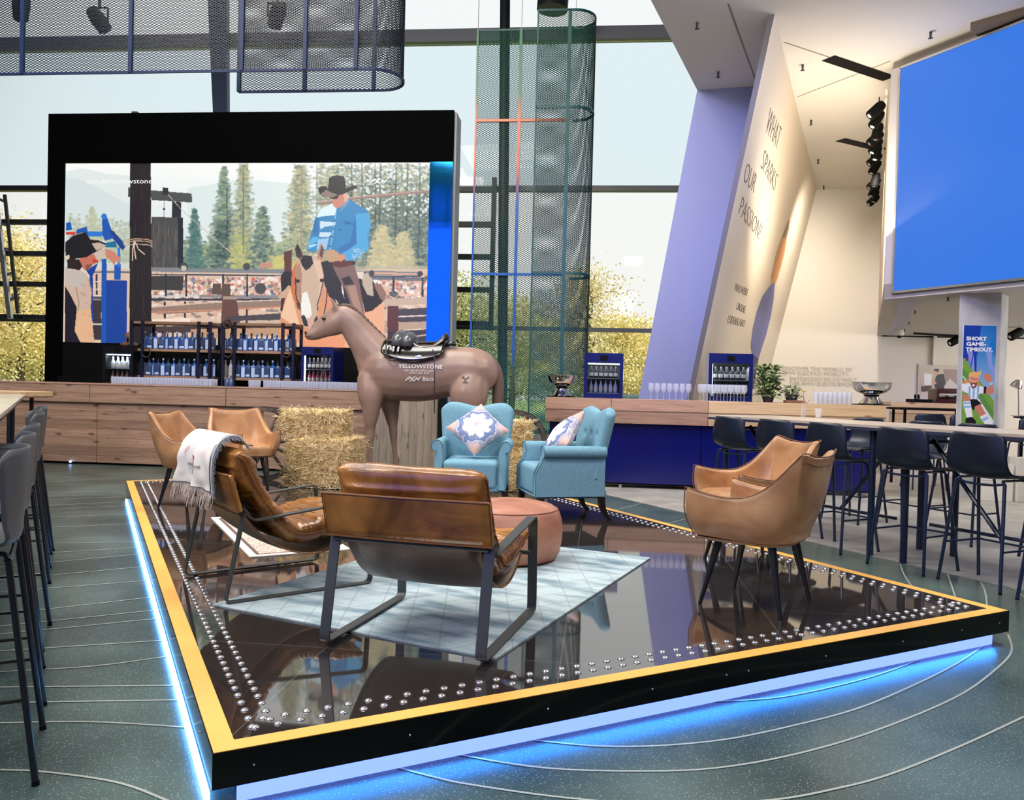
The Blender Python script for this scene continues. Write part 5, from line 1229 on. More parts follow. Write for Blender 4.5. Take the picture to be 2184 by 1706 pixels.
# steel rails
for (p0, p1, w_, c) in [((310, 1025), (630, 1025), 4, (110, 112, 120)), ((820, 1002), (3270, 1040), 9, (128, 132, 138)), ((820, 1048), (3270, 1066), 3, (58, 66, 84)), ((820, 1245), (2000, 1245), 4, (214, 204, 200)), ((820, 1275), (2000, 1275), 5, (54, 56, 70)), ((290, 1260), (370, 1262), 7, (84, 84, 92)),
                        ((2840, 1080), (3300, 1090), 7, (96, 102, 112)), ((1270, 1245), (2000, 1250), 6, (140, 136, 140)), ((800, 1500), (2000, 1480), 7, (206, 180, 160))]:
    pt.line(A([p0, p1]), w_, c)
for x in (325, 955, 1140, 1475, 1695): pt.line(A([(x, 1050), (x, 1240)]), 4, (46, 48, 60))
for x in (945, 1130, 1470, 1690): pt.line(A([(x, 1300), (x, 1640)]), 4.5, (50, 46, 58))
pt.disc(*A([(1118, 975)])[0], 9, (70, 70, 78)); pt.disc(*A([(1118, 990)])[0], 6, (200, 190, 170))
for x in (1415, 1500): pt.poly(A([(x-35, 1130), (x+40, 1130), (x+45, 1230), (x-40, 1230)]), (92, 74, 66))
for x, y, r_ in ((1690, 975, 8), (1835, 965, 7), (1900, 960, 7), (1816, 1175, 12)): pt.disc(*A([(x, y)])[0], r_, (200, 140, 120) if y < 970 else (70, 70, 76))
# wooden rails and post
pt.poly(A([(790, 1345), (1000, 1330), (2000, 1270), (2000, 1345), (1000, 1405), (800, 1400)]), (150, 122, 108)); pt.line(A([(800, 1345), (1400, 1300), (2000, 1278)]), 2.5, (214, 190, 172)); pt.line(A([(800, 1392), (1400, 1372), (2000, 1340)]), 3, (206, 138, 110))
pt.poly(A([(1465, 1240), (1500, 1228), (1590, 1240), (1610, 1340), (1630, 1500), (1465, 1500)]), (104, 66, 60)); pt.poly(A([(1475, 1245), (1590, 1245), (1600, 1275), (1475, 1275)]), (170, 150, 134))
pt.poly(A([(820, 1520), (2000, 1500), (2000, 1560), (820, 1580)]), (70, 56, 56)); pt.poly(A([(1180, 1545), (2000, 1530), (2000, 1600), (1180, 1640)]), (190, 150, 118))
pt.poly(A([(820, 1455), (1180, 1440), (1180, 1480), (820, 1490)]), (246, 222, 204)); pt.poly(A([(1500, 1430), (2000, 1400), (2000, 1460), (1500, 1470)]), (70, 64, 72))
# right rails
pt.poly(C_([(930, 1155), (1290, 1135), (1290, 1195), (930, 1212)]), (204, 178, 158)); pt.poly(C_([(930, 1350), (1290, 1340), (1290, 1398), (930, 1412)]), (190, 160, 140)); pt.poly(C_([(955, 1212), (1045, 1210), (1045, 1420), (955, 1420)]), (92, 44, 44))
pt.poly(C_([(955, 1420), (1045, 1420), (1045, 1560), (955, 1560)]), (60, 40, 46)); pt.poly(C_([(1045, 1420), (1290, 1405), (1290, 1560), (1045, 1560)]), (56, 52, 66))
pt.poly(C_([(1045, 1240), (1290, 1225), (1290, 1340), (1045, 1345)]), (70, 62, 74)); pt.line(C_([(1050, 1300), (1280, 1290)]), 3, (226, 206, 200)); pt.line(C_([(1060, 1480), (1280, 1450)]), 3, (210, 180, 160))
for y, c in ((985, (110, 116, 126)), (1112, (236, 190, 170)), (940, (226, 172, 140))): pt.line(C_([(830, y), (1290, y+10)]), 3.5, c)
for x in (1005, 1245): pt.line(C_([(x, 980), (x, 1130)]), 4, (40, 44, 56))
pt.disc(*C_([(1225, 945)])[0], 6, (50, 60, 76)); pt.disc(*C_([(825, 940)])[0], 6, (60, 60, 66)); pt.disc(*C_([(1005, 1110)])[0], 10, (90, 94, 100), 1, 6)
pt.line(C_([(390, 365), (640, 325), (900, 300), (1305, 262)]), 6, (150, 116, 104)); pt.line(C_([(390, 358), (640, 318), (900, 292), (1305, 254)]), 2, (190, 160, 148))
# dark post with rope
pt.poly(A([(630, 30), (818, 30), (822, 900), (825, 1706), (622, 1706), (626, 700)]), (30, 24, 30))
for k in range(60):
    x = rs.uniform(635, 815); y0 = rs.uniform(50, 1400); pt.line(A([(x, y0), (x, y0+rs.uniform(100, 300))]), .9, [(56, 44, 46), (20, 18, 26), (74, 52, 50)][rs.randint(3)], .5)
for dy in (0, 18, 48): pt.line(A([(570, 738+dy), (680, 722+dy), (790, 728+dy), (830, 745+dy)]), 1.8, (196, 160, 136))
for x1, y1 in ((650, 920), (682, 905), (760, 862)): pt.line(A([(668, 740), ((668+x1)/2-6, 820), (x1, y1)]), 2.2, (220, 196, 176))
# blue machine
bl1 = (18, 84, 176); bl2 = (14, 62, 150); bl3 = (40, 120, 206)
pt.poly(A([(370, 905), (415, 905), (415, 1100), (600, 1100), (600, 1680), (365, 1680)]), bl2); pt.poly(A([(370, 905), (412, 905), (412, 1680), (368, 1680)]), bl1)
pt.poly(A([(485, 960), (545, 950), (545, 1095), (485, 1095)]), bl1); pt.poly(A([(375, 520), (415, 515), (460, 640), (560, 740), (585, 800), (560, 825), (470, 720), (400, 740), (375, 680)]), bl1)
pt.poly(A([(440, 650), (480, 650), (580, 790), (575, 820), (540, 810)]), (26, 60, 130)); pt.poly(A([(240, 655), (375, 655), (375, 700), (240, 700)]), bl3); pt.poly(A([(140, 640), (235, 610), (245, 680), (140, 700)]), bl1)
pt.poly(A([(45, 575), (90, 570), (100, 640), (45, 650)]), bl1); pt.poly(A([(45, 660), (135, 658), (130, 685), (45, 685)]), (214, 60, 50)); pt.poly(A([(400, 760), (500, 740), (510, 800), (410, 800)]), (22, 110, 150))
pt.poly(A([(515, 800), (540, 800), (540, 980), (515, 980)]), bl3); pt.poly(A([(230, 1010), (340, 940), (290, 1060), (290, 1480), (265, 1480), (262, 1060)]), bl2); pt.disc(*A([(392, 518)])[0], 6, bl3)
for y in (1110, 1180, 1240): pt.line(A([(298, y), (366, y)]), 2.5, (236, 206, 190))
pt.poly(A([(290, 1280), (366, 1280), (366, 1640), (290, 1640)]), (58, 50, 58)); pt.line(A([(290, 1500), (366, 1500)]), 3, (220, 200, 190))
# man at the left: hat, beard, cream shirt
pt.poly(A([(38, 980), (120, 990), (230, 1040), (262, 1110), (280, 1210), (270, 1350), (285, 1480), (305, 1670), (180, 1670), (120, 1590), (140, 1350), (60, 1180), (36, 1150)]), (206, 176, 158))
pt.poly(A([(38, 985), (180, 1010), (240, 1060), (200, 1180), (120, 1160), (40, 1130)]), (196, 184, 174)); pt.line(A([(135, 1160), (165, 1300), (150, 1420)]), 2, (166, 130, 112)); pt.poly(A([(150, 1380), (270, 1360), (285, 1500), (300, 1665), (190, 1665), (125, 1580)]), (226, 178, 140))
for k in range(14): x = rs.uniform(140, 260); y = rs.uniform(1050, 1600); pt.line(A([(x, y), (x+rs.uniform(10, 40), y+rs.uniform(-20, 50))]), 1.4, (160, 122, 104), .6)
pt.poly(A([(36, 1150), (80, 1220), (145, 1350), (125, 1560), (180, 1670), (36, 1670)]), (22, 18, 36))
pt.poly(A([(310, 830), (400, 810), (420, 860), (380, 905), (300, 915), (290, 870)]), (206, 186, 168)); pt.poly(A([(400, 815), (470, 830), (535, 890), (540, 950), (500, 920), (488, 965), (450, 920), (410, 890)]), (206, 132, 108))
pt.poly(A([(165, 900), (300, 860), (320, 900), (330, 940), (290, 960), (255, 1000), (220, 1010), (190, 980)]), (196, 112, 92)); pt.poly(A([(285, 905), (340, 915), (340, 938), (290, 938)]), (206, 60, 56)); pt.poly(A([(55, 900), (165, 910), (195, 970), (170, 1010), (130, 1000), (60, 990)]), (40, 26, 30)); pt.poly(A([(225, 960), (290, 950), (250, 1000), (225, 1010)]), (130, 84, 76))
pt.poly(A([(40, 750), (100, 690), (190, 660), (225, 665), (270, 730), (340, 735), (400, 760), (405, 795), (310, 845), (230, 890), (120, 905), (40, 920)]), (18, 16, 24)); pt.poly(A([(280, 765), (350, 755), (402, 778), (400, 800), (320, 830)]), (196, 172, 156)); pt.poly(A([(42, 880), (75, 865), (80, 900), (42, 925)]), (226, 196, 170)); pt.line(A([(42, 750), (110, 692), (200, 664)]), 1.2, (190, 180, 176))
# rider's horse
pt.poly(C_([(60, 1380), (80, 1250), (130, 1040), (175, 900), (210, 830), (420, 830), (440, 1000), (520, 1180), (760, 1250), (930, 1190), (930, 1560), (300, 1560), (120, 1460), (60, 1500)]), (222, 150, 112))
pt.poly(C_([(70, 1300), (110, 1180), (150, 1060), (230, 1380), (190, 1380)]), (240, 196, 160)); pt.poly(C_([(150, 1050), (175, 900), (205, 850), (205, 1100), (235, 1250), (180, 1160)]), (206, 110, 70)); pt.poly(C_([(600, 1260), (930, 1190), (930, 1450), (880, 1560), (600, 1560)]), (240, 176, 140)); pt.poly(C_([(240, 1440), (590, 1440), (600, 1560), (240, 1560)]), (238, 158, 116))
pt.poly(C_([(400, 850), (480, 830), (560, 900), (580, 1100), (620, 1210), (560, 1210), (500, 1160), (440, 1050)]), (18, 18, 34)); pt.poly(C_([(430, 1010), (560, 1080), (600, 1210), (540, 1200), (470, 1130)]), (24, 22, 40))
# saddle gear
pt.poly(C_([(98, 765), (168, 745), (160, 930), (104, 930)]), (92, 40, 36)); pt.poly(C_([(75, 960), (100, 925), (165, 925), (160, 1040), (120, 1100), (75, 1090)]), (20, 14, 24)); pt.poly(C_([(50, 1130), (140, 1040), (155, 1055), (75, 1170)]), (200, 170, 140)); pt.poly(C_([(75, 1150), (110, 1140), (85, 1260), (70, 1250)]), (50, 30, 34))
pt.poly(C_([(700, 950), (770, 930), (840, 1010), (910, 1130), (915, 1180), (830, 1250), (770, 1265), (745, 1150)]), (26, 20, 28)); pt.poly(C_([(740, 945), (790, 940), (830, 1000), (840, 1130), (790, 1120), (750, 1040)]), (196, 176, 156)); pt.poly(C_([(840, 1030), (900, 1030), (945, 1110), (940, 1150), (900, 1160)]), (150, 110, 94)); pt.poly(C_([(690, 930), (760, 925), (750, 990), (700, 980)]), (226, 212, 196))
# rider legs, chaps
pt.poly(C_([(500, 880), (680, 870), (720, 1000), (740, 1120), (770, 1310), (680, 1310), (610, 1180), (580, 1040)]), (128, 96, 92)); pt.poly(C_([(575, 985), (640, 960), (680, 1030), (600, 1040)]), (36, 28, 40)); pt.poly(C_([(620, 1050), (690, 1040), (755, 1290), (700, 1290)]), (176, 136, 118)); pt.poly(C_([(590, 1040), (620, 1110), (660, 1230), (600, 1180)]), (24, 22, 38))
pt.poly(C_([(490, 840), (590, 820), (680, 840), (690, 870), (560, 895), (500, 880)]), (92, 34, 30))
# shirt
sh1 = (44, 134, 190); sh2 = (80, 176, 226); sh3 = (22, 104, 172); shw = (220, 240, 250)
pt.poly(C_([(370, 470), (400, 410), (500, 360), (540, 400), (630, 320), (700, 370), (790, 420), (805, 480), (820, 540), (800, 620), (810, 690), (790, 750), (690, 830), (610, 840), (560, 780), (460, 745), (430, 760), (400, 740), (360, 765), (290, 755), (320, 620)]), sh1)
pt.poly(C_([(690, 450), (800, 440), (818, 540), (790, 640), (800, 740), (690, 830), (610, 840), (590, 770), (700, 700), (700, 560)]), sh2, .75); pt.poly(C_([(690, 470), (700, 690), (630, 750), (560, 770), (540, 740), (650, 680)]), sh3, .8)
pt.poly(C_([(400, 410), (500, 362), (535, 410), (520, 460), (420, 470), (370, 480)]), shw); pt.poly(C_([(395, 510), (530, 520), (520, 545), (440, 555), (400, 580)]), shw, .85); pt.poly(C_([(395, 600), (500, 605), (470, 640), (390, 640)]), shw, .8); pt.poly(C_([(380, 660), (470, 650), (450, 740), (370, 750)]), (170, 214, 240), .8)
pt.poly(C_([(300, 690), (370, 600), (390, 660), (340, 700), (360, 720), (300, 745)]), sh2); pt.poly(C_([(355, 480), (385, 480), (385, 640), (345, 640), (335, 600)]), sh3, .8); pt.line(C_([(310, 720), (365, 705)]), 2.5, shw)
pt.line(C_([(530, 440), (510, 570), (480, 740)]), 1.6, (150, 206, 236)); pt.poly(C_([(585, 505), (680, 525), (685, 545), (590, 525)]), sh3, .8); pt.poly(C_([(555, 430), (590, 380), (630, 325), (640, 350), (580, 420)]), (90, 160, 190))
for q in ((524, 505), (512, 572), (495, 638), (480, 715), (560, 582), (622, 532)): pt.disc(*C_([q])[0], 1.8, (30, 50, 90))
for k in range(60): pt.disc(*C_([(rs.uniform(660, 760), rs.uniform(740, 820))])[0], 1.2, (190, 214, 226), .7)
# face, hat, hands
pt.poly(C_([(500, 340), (520, 310), (620, 262), (628, 330), (590, 380), (545, 405), (510, 390), (500, 360)]), (206, 134, 120)); pt.poly(C_([(590, 275), (628, 262), (628, 340), (600, 360)]), (228, 170, 150)); pt.poly(C_([(475, 310), (550, 290), (548, 322), (515, 330), (480, 322)]), (30, 18, 40))
pt.poly(C_([(380, 240), (400, 222), (450, 222), (465, 250), (470, 160), (495, 138), (545, 130), (595, 140), (612, 200), (612, 238), (660, 220), (708, 215), (705, 235), (650, 262), (580, 290), (500, 316), (430, 312), (392, 280)]), (16, 14, 18)); pt.poly(C_([(405, 285), (450, 250), (480, 268), (545, 292), (500, 316), (440, 312)]), (140, 118, 110))
pt.poly(C_([(435, 790), (460, 750), (500, 742), (550, 770), (570, 830), (540, 840), (480, 850), (450, 830)]), (196, 158, 118)); pt.poly(C_([(550, 790), (595, 780), (610, 820), (560, 850)]), (222, 140, 110)); pt.disc(*C_([(678, 858)])[0], 3.5, (20, 18, 24))
# horse head
pt.poly(C_([(195, 900), (230, 830), (270, 790), (340, 790), (400, 830), (430, 960), (420, 1080), (390, 1180), (375, 1300), (350, 1380), (300, 1400), (255, 1380), (240, 1300), (215, 1180), (190, 1020)]), (206, 176, 152)); pt.poly(C_([(195, 900), (230, 850), (250, 960), (240, 1090), (260, 1250), (240, 1290), (212, 1170), (190, 1020)]), (176, 132, 108))
pt.poly(C_([(340, 830), (400, 840), (425, 960), (415, 1080), (385, 1150), (395, 1020)]), (228, 190, 166)); pt.poly(C_([(250, 1110), (290, 1090), (320, 1200), (330, 1280), (300, 1330), (245, 1300), (240, 1200)]), (244, 238, 232)); pt.poly(C_([(240, 1300), (265, 1280), (290, 1330), (300, 1385), (265, 1375)]), (40, 34, 44)); pt.poly(C_([(345, 1330), (372, 1290), (380, 1320), (350, 1375)]), (50, 40, 50)); pt.poly(C_([(290, 1310), (350, 1310), (345, 1380), (300, 1395)]), (214, 168, 152))
pt.poly(C_([(232, 830), (270, 790), (330, 800), (342, 860), (310, 900), (280, 920), (250, 880)]), (16, 14, 26)); pt.poly(C_([(190, 740), (210, 690), (245, 760), (262, 800), (230, 825), (200, 800)]), (70, 44, 44)); pt.poly(C_([(200, 745), (212, 700), (236, 760), (225, 800)]), (30, 20, 28)); pt.poly(C_([(380, 820), (375, 770), (405, 690), (432, 730), (435, 780), (415, 830)]), (180, 136, 116)); pt.poly(C_([(390, 790), (410, 710), (428, 745), (415, 815)]), (90, 60, 60))
pt.disc(*C_([(212, 1005)])[0], 5, (30, 22, 28), 1, 4); pt.disc(*C_([(412, 1000)])[0], 4.5, (30, 22, 28), 1, 4)
for pl in ([(195, 980), (200, 1150), (235, 1210)], [(430, 980), (400, 1120), (375, 1200), (380, 1250)], [(462, 990), (450, 1180), (430, 1280)], [(470, 880), (520, 930)]): pt.line(C_(pl), 2.2, (26, 22, 34))
pt.poly(C_([(200, 1180), (235, 1190), (235, 1250), (210, 1230)]), (30, 24, 30), .8)
pt.store(led.data)
ov = lambda px, py, y: onY(px, py, y)
def screen_text(body, px0, px1, py, hpx, mt, name='screen_lettering', parent=lw):
    p = onY(px0, py, WY-.024); w_ = onY(px1, py, WY-.024).x-p.x; h_ = hpx/FPX*WY
    o = text_mesh(name, body, h_*1.35, mt, Matrix.Identity(4), parent, extrude=.001)
    xs = [v.co.x for v in o.data.vertices]; k = w_/(max(xs)-min(xs))
    o.data.transform(Matrix.Translation(p) @ Matrix.Rotation(PI/2, 4, 'X') @ Matrix.Diagonal((k, 1, 1, 1))); return o
mwl = mat('white_screen_letter', (0, 0, 0, 1), .5, emit=(.92, .92, .92, 1)); mgl2 = mat('grey_screen_letter', (0, 0, 0, 1), .5, emit=L(110, 122, 128))
screen_text('axn.de/yellowstone', 184, 324, 391, 11, mwl); screen_text('Black', 830, 860, 389, 8, mgl2)
def zigzag_logo(px0, px1, py, hpx, mt, mapf, parent, name):
    w_ = px1-px0; b = MB()
    shp = [[(0, 1), (.20, .15), (.30, .55), (.22, .75), (.18, .6), (.10, 1)], [(.22, 0), (.34, 0), (.62, 1.15), (.50, 1.15)], [(.24, 1.2), (.40, .62), (.50, .62), (.34, 1.2)], [(.42, .5), (.56, .0), (.66, .0), (.52, .5)], [(.56, .9), (.70, .12), (.80, .55), (.96, .0), (1.0, .0), (.84, .95), (.76, .9), (.71, .5), (.66, .9)]]
    for s_ in shp: b.add([mapf(px0+x*w_, py-hpx+y*hpx) for x, y in s_], [tuple(range(len(s_)))])
    return b.build(name, mt, parent, fix=False)
zigzag_logo(787, 828, 390, 9, mwl, lambda x, y: onY(x, y, WY-.025), lw, 'screen_logo')
# ================================================================== HORSE STATUE
HY = 9.05
def H(px, py, dy=0): p = onY(px, py, HY); return Vector((p.x, HY+dy, p.z))
mh = mat('horse_paint', L(140, 108, 92), .38, spec=.5); noisy(mh, L(134, 108, 97), L(160, 132, 119), 2.4, 4, lo=.3, hi=.7)
horse = thing('horse_statue', 'life-size brown horse statue with saddle and white lettering, standing behind the chairs', 'horse statue', (0, 0, 0))
b = MB()
def chain(nodes, k=7):
    P_ = smooth_line([np.array([*n[0], n[1], n[2]]) for n in nodes], k)
    for q in P_: b.ball((q[0], q[1], max(q[2], PZ+.004+q[3]*.97)), q[3], 14, 9, (1, q[4], 1))
chain([(H(806, 798), .215, .92), (H(826, 795), .300, .84), (H(862, 796), .325, .82), (H(905, 797), .318, .82), (H(945, 794), .292, .86), (H(985, 789), .268, .95), (H(1014, 793), .262, .98), (H(1026, 800), .20, 1.0)])
chain([(H(822, 775), .245, .72), (H(795, 748), .215, .64), (H(770, 717), .185, .60), (H(749, 689), .155, .62), (H(734, 674), .125, .70)])
chain([(H(730, 674), .105, .80), (H(718, 688), .138, .68), (H(706, 694), .126, .66), (H(692, 701), .104, .66), (H(678, 709), .084, .74), (H(667, 713), .074, .82), (H(660.5, 714.5), .062, .90)])
chain([(H(716, 664), .070, .9), (H(704, 672), .068, .82), (H(690, 683), .055, .8), (H(672, 696), .046, .8)])
chain([(H(802, 796), .205, .82), (H(790, 771), .17, .72), (H(776, 746), .145, .64)])
for dy, pts in ((-.145, [(793, 812, .145), (797, 838, .115), (799, 862, .088), (798, 890, .066), (797, 912, .052), (797, 926, .053), (796, 940, .042), (796, 970, .033), (796, 998, .036), (796, 1006, .042), (792, 1017, .036), (790, 1024, .050), (789, 1028, .054)]),
                (.15, [(812, 825, .130), (822, 846, .105), (826, 868, .080), (829, 892, .060), (831, 912, .048), (832, 924, .048), (833, 940, .038), (835, 965, .031), (837, 986, .035), (838, 996, .040), (837, 1008, .035), (836, 1016, .048), (835, 1021, .052)]),
                (-.15, [(1012, 812, .190), (1004, 842, .165), (1004, 866, .125), (1013, 890, .085), (1025, 912, .062), (1030, 926, .060), (1030, 945, .045), (1029, 975, .036), (1028, 998, .038), (1027, 1006, .043), (1022, 1017, .037), (1020, 1024, .050), (1019, 1028, .054)]),
                (.15, [(1012, 812, .185), (1000, 838, .15), (1002, 862, .115), (1014, 888, .080), (1030, 908, .058), (1036, 922, .056), (1037, 940, .043), (1038, 968, .035), (1038, 990, .038), (1037, 998, .042), (1033, 1008, .036), (1031, 1015, .048), (1030, 1020, .052)])):
    chain([(H(x, y, dy*min(1, .72+(y-812)/150)), r_*(1.34 if 835 < y < 900 else (1.0 if y < 835 else 1.12)), .95 if y > 900 else .85) for x, y, r_ in pts], 5)
for sx in (-1, 1):          # ears
    e0 = H(721, 660, sx*.055); e1 = H(710, 634, sx*.085)
    for t in np.linspace(0, 1, 9): q = e0.lerp(e1, t); b.ball(tuple(q), .036*(1-t)**.6+.010, 10, 6, (.8, .6, 1))
hb = b.build('body', mh, horse, smooth=True, fix=False)
q = hb.modifiers.new('union', 'REMESH'); q.mode = 'VOXEL'; q.voxel_size = .014; q.use_smooth_shade = True
q = hb.modifiers.new('smooth', 'SMOOTH'); q.factor = .6; q.iterations = 14
# mane, forelock, tail
mdk_ = mat('horse_mane', L(92, 74, 66), .6)
b = MB(); 
mp_ = smooth_line([H(730, 651), H(747, 652.5), H(763, 664), H(783, 682), H(803, 702), H(824, 722)], 8)
for i, q in enumerate(mp_):
    t = i/(len(mp_)-1); b.ball((q[0], q[1], q[2]-.004), .026*(1-.4*t)+.004*math.sin(i*1.9), 10, 6, (1, .9, 1))
mo = b.build('mane', mdk_, horse, smooth=True, fix=False); q = mo.modifiers.new('union', 'REMESH'); q.mode = 'VOXEL'; q.voxel_size = .009
b = MB(); 
for i, q in enumerate(smooth_line([H(722, 652), H(714, 656), H(707, 661), H(702, 667)], 5)): b.ball((q[0], q[1], q[2]+.002), .024-.001*i, 10, 6)
b.build('forelock', mdk_, horse, smooth=True, fix=False)
b = MB(); tp = smooth_line([H(1040, 762, 0), H(1052, 776, .02), H(1060, 800, .03), H(1062, 835, .03), H(1059, 880, .02), (H(1056, 925)), H(1055, 960)], 6)
rr = [.04+.028*math.sin(PI*min(1, i/(len(tp)-1)*1.15)) for i in range(len(tp))]
b.tube(tp, rr, 14); b.build('tail', mat('horse_tail', L(106, 84, 74), .55), horse, smooth='auto')
me_ = mat('eye_gloss', L(16, 12, 12), .05, spec=.8); mnz = mat('muzzle_dark', L(58, 54, 62), .5)
for s_ in (-1, 1):
    e = H(694.5, 680, s_*.066); MB().ball(tuple(e), .024, 12, 8, (1, .7, .8)).build('eye', me_, horse, smooth=True)
    e = H(654.5, 710, s_*.042); MB().ball(tuple(e), .018, 10, 6, (.7, .8, 1.2)).build('nostril', me_, horse, smooth=True)
b = MB(); q0 = H(652, 717, -.04); q1 = H(664, 718, -.052); b.tube([H(650.5, 716.5, 0), q0, q1, H(671, 715.5, -.050)], .0035, 5); b.build('mouth_line', mnz, horse)
# lettering projected onto the flank
mlt = mat('white_decal', L(236, 230, 226), .5)
def on_horse(o, ofs=.010):
    q = o.modifiers.new('wrap', 'SHRINKWRAP'); q.target = hb; q.wrap_method = 'PROJECT'; q.use_project_x = False; q.use_project_y = True; q.use_project_z = False
    q.use_positive_direction = True; q.use_negative_direction = False; q.wrap_mode = 'ABOVE_SURFACE'; q.offset = ofs
def horse_text(body, px0, px1, py, hpx, bold=0.0, mt=mlt):
    y = HY-.6; p = onY(px0, py, HY-.27); w_ = onY(px1, py, HY-.27).x-p.x; h_ = hpx/FPX*(HY-.27)
    o = text_mesh('lettering', body, 1, mt, Matrix.Identity(4), horse, extrude=.0, bold=bold)
    bm = bmesh.new(); bm.from_mesh(o.data); bmesh.ops.triangulate(bm, faces=bm.faces); bmesh.ops.subdivide_edges(bm, edges=[e for e in bm.edges if e.calc_length() > .12], cuts=2); bm.to_mesh(o.data); bm.free()
    xs = [v.co.x for v in o.data.vertices]; ys = [v.co.y for v in o.data.vertices]; k = w_/(max(xs)-min(xs)); kh = h_/(max(ys)-min(0, min(ys)))
    o.data.transform(Matrix.Translation((p.x-min(xs)*k, y, p.z)) @ Matrix.Rotation(PI/2, 4, 'X') @ Matrix.Diagonal((k, kh, 1, 1))); on_horse(o); return o
horse_text('YELLOWSTONE', 849, 943, 784.5, 8.5, .02); horse_text('DIE NEUEN EPISODEN', 862, 927, 792, 4.6); horse_text('EXKLUSIV AUF', 873, 915, 797.5, 4.6)
horse_text('Black', 901, 926, 811.5, 8.5, .02)
on_horse(zigzag_logo(863, 898, 811.5, 9, mlt, lambda x, y: (lambda p: (p.x, HY-.6, p.z))(onY(x, y, HY-.27)), horse, 'logo'))
b = MB(); mbr = mat('brand_mark', L(54, 40, 36), .6)
for l_ in ([(986, 804), (993, 809), (993, 815)], [(1001, 804), (994, 809)], [(988, 816), (999, 816)], [(985, 806), (990, 803)]):
    pp = [onY(x, y, HY-.26) for x, y in l_]
    for a_, c_ in zip(pp[:-1], pp[1:]):
        d_ = (c_-a_).normalized(); n_ = Vector((-d_.z, 0, d_.x))*.005; b.add([(v.x, HY-.6, v.z) for v in (a_+n_, a_-n_, c_-n_, c_+n_)], [(0, 1, 2, 3)])
on_horse(b.build('brand_mark', mbr, horse, fix=False))
# saddle
mbl = mat('black_saddle_leather', L(20, 16, 16), .16, spec=.7); mgy = mat('grey_saddle_leather', L(96, 98, 102), .2, .3); mbw = mat('brown_saddle_leather', L(58, 44, 40), .18, spec=.7)
sad = thing('saddle', 'glossy black western saddle with silver fittings on the horse statue', 'saddle', (0, 0, 0))
xa, xb_ = H(823, 750).x, H(953, 750).x
def skirt(u, v):
    x = xa+(xb_-xa)*u; a = (v-.5)*2; drop = .62+.10*math.sin(PI*u)
    ang = a*1.18*(.80+.24*math.sin(PI*u)**.6); R = .345; zc = H(880, 793).z
    return (x, HY+.84*R*math.sin(ang), zc+R*math.cos(ang)+.012-.02*math.sin(PI*u))
MB().grid(skirt, 26, 30).build('skirt', mbl, sad, smooth=True, solid=.022)
def seat_(u, v):
    t = u; x0, x1 = H(880, 740).x, H(952, 735).x; x = x0+(x1-x0)*t
    top = H(880, 737).z*(1-t)+H(948, 737).z*t+.0; rise = .055*math.exp(-((t-0)/.16)**2)+.13*max(0, (t-.62)/.38)**1.6
    w_ = .13+.05*math.sin(PI*t); a = (v-.5)*2
    return (x+.05*max(0, (t-.7)/.3)*(1-abs(a))*0, HY+w_*math.sin(a*PI/2), top+rise*(1-.35*a*a)-.05*a*a+.012)
MB().grid(seat_, 22, 16).build('seat', mbw, sad, smooth=True, solid=.022)
q0, q1 = H(851, 750, -.10), H(851, 750, .10)
MB().tube([H(855, 740, -.21), H(855, 725, -.14), H(856, 717, 0), H(855, 725, .14), H(855, 740, .21)], [.060, .072, .078, .072, .060], 14).build('pommel_roll', mgy, sad, smooth=True)
MB().tube([H(875, 741, -.2), H(875, 727, -.14), H(875, 721, 0), H(875, 727, .14), H(875, 741, .2)], [.056, .070, .074, .070, .056], 14).build('saddle_bag', mgy, sad, smooth=True)
MB().cone(H(856, 722, 0), H(857, 709, 0), .028, .022, 14).build('horn', mbl, sad, smooth='auto'); MB().lathe([(1e-5, .012), (.05, .010), (.056, 0), (.05, -.008), (1e-5, -.01)], 18, H(857, 708, 0)).build('horn_cap', M['steel'], sad, smooth='auto')
for k, px in enumerate((850, 860)): MB().tube([H(px, 712+k*3, -.04), H(px+1, 726, -.17), H(px+1, 745, -.255), H(px+1, 752, -.275)], 0, flat=(.022, .006), upv=(0, -1, 0)).build('strap', mbl, sad)
MB().tube([H(838, 728, -.20), H(836, 740, -.27), H(838, 757, -.315), H(846, 771, -.318), H(858, 768, -.320), H(858, 762, -.318)], .0095, 8).build('girth_strap', mbw, sad, smooth=True)
MB().lathe([(.030, 0), (.034, .004), (1e-5, .006)], 16).build('silver_plate', M['chrome'], sad); pl_ = [o for o in sad.children if o.name.startswith('silver_plate')][0]
pl_.matrix_local = Matrix.Translation(H(905, 763, -.315)) @ Matrix.Rotation(math.radians(72), 4, 'X') @ Matrix.Diagonal((1, .45, 1, 1))
MB().tube([H(932, 748, -.25), H(938, 756, -.315), H(939, 800, -.335), H(938.5, 850, -.33), H(938, 880, -.32)], .006, 6).build('saddle_string', mbw, sad)
MB().tube([H(956, 738, -.12), H(965, 734, -.10), H(976, 736, -.12)], [.02, .026, .02], 10).build('rear_strap', mbl, sad, smooth=True)
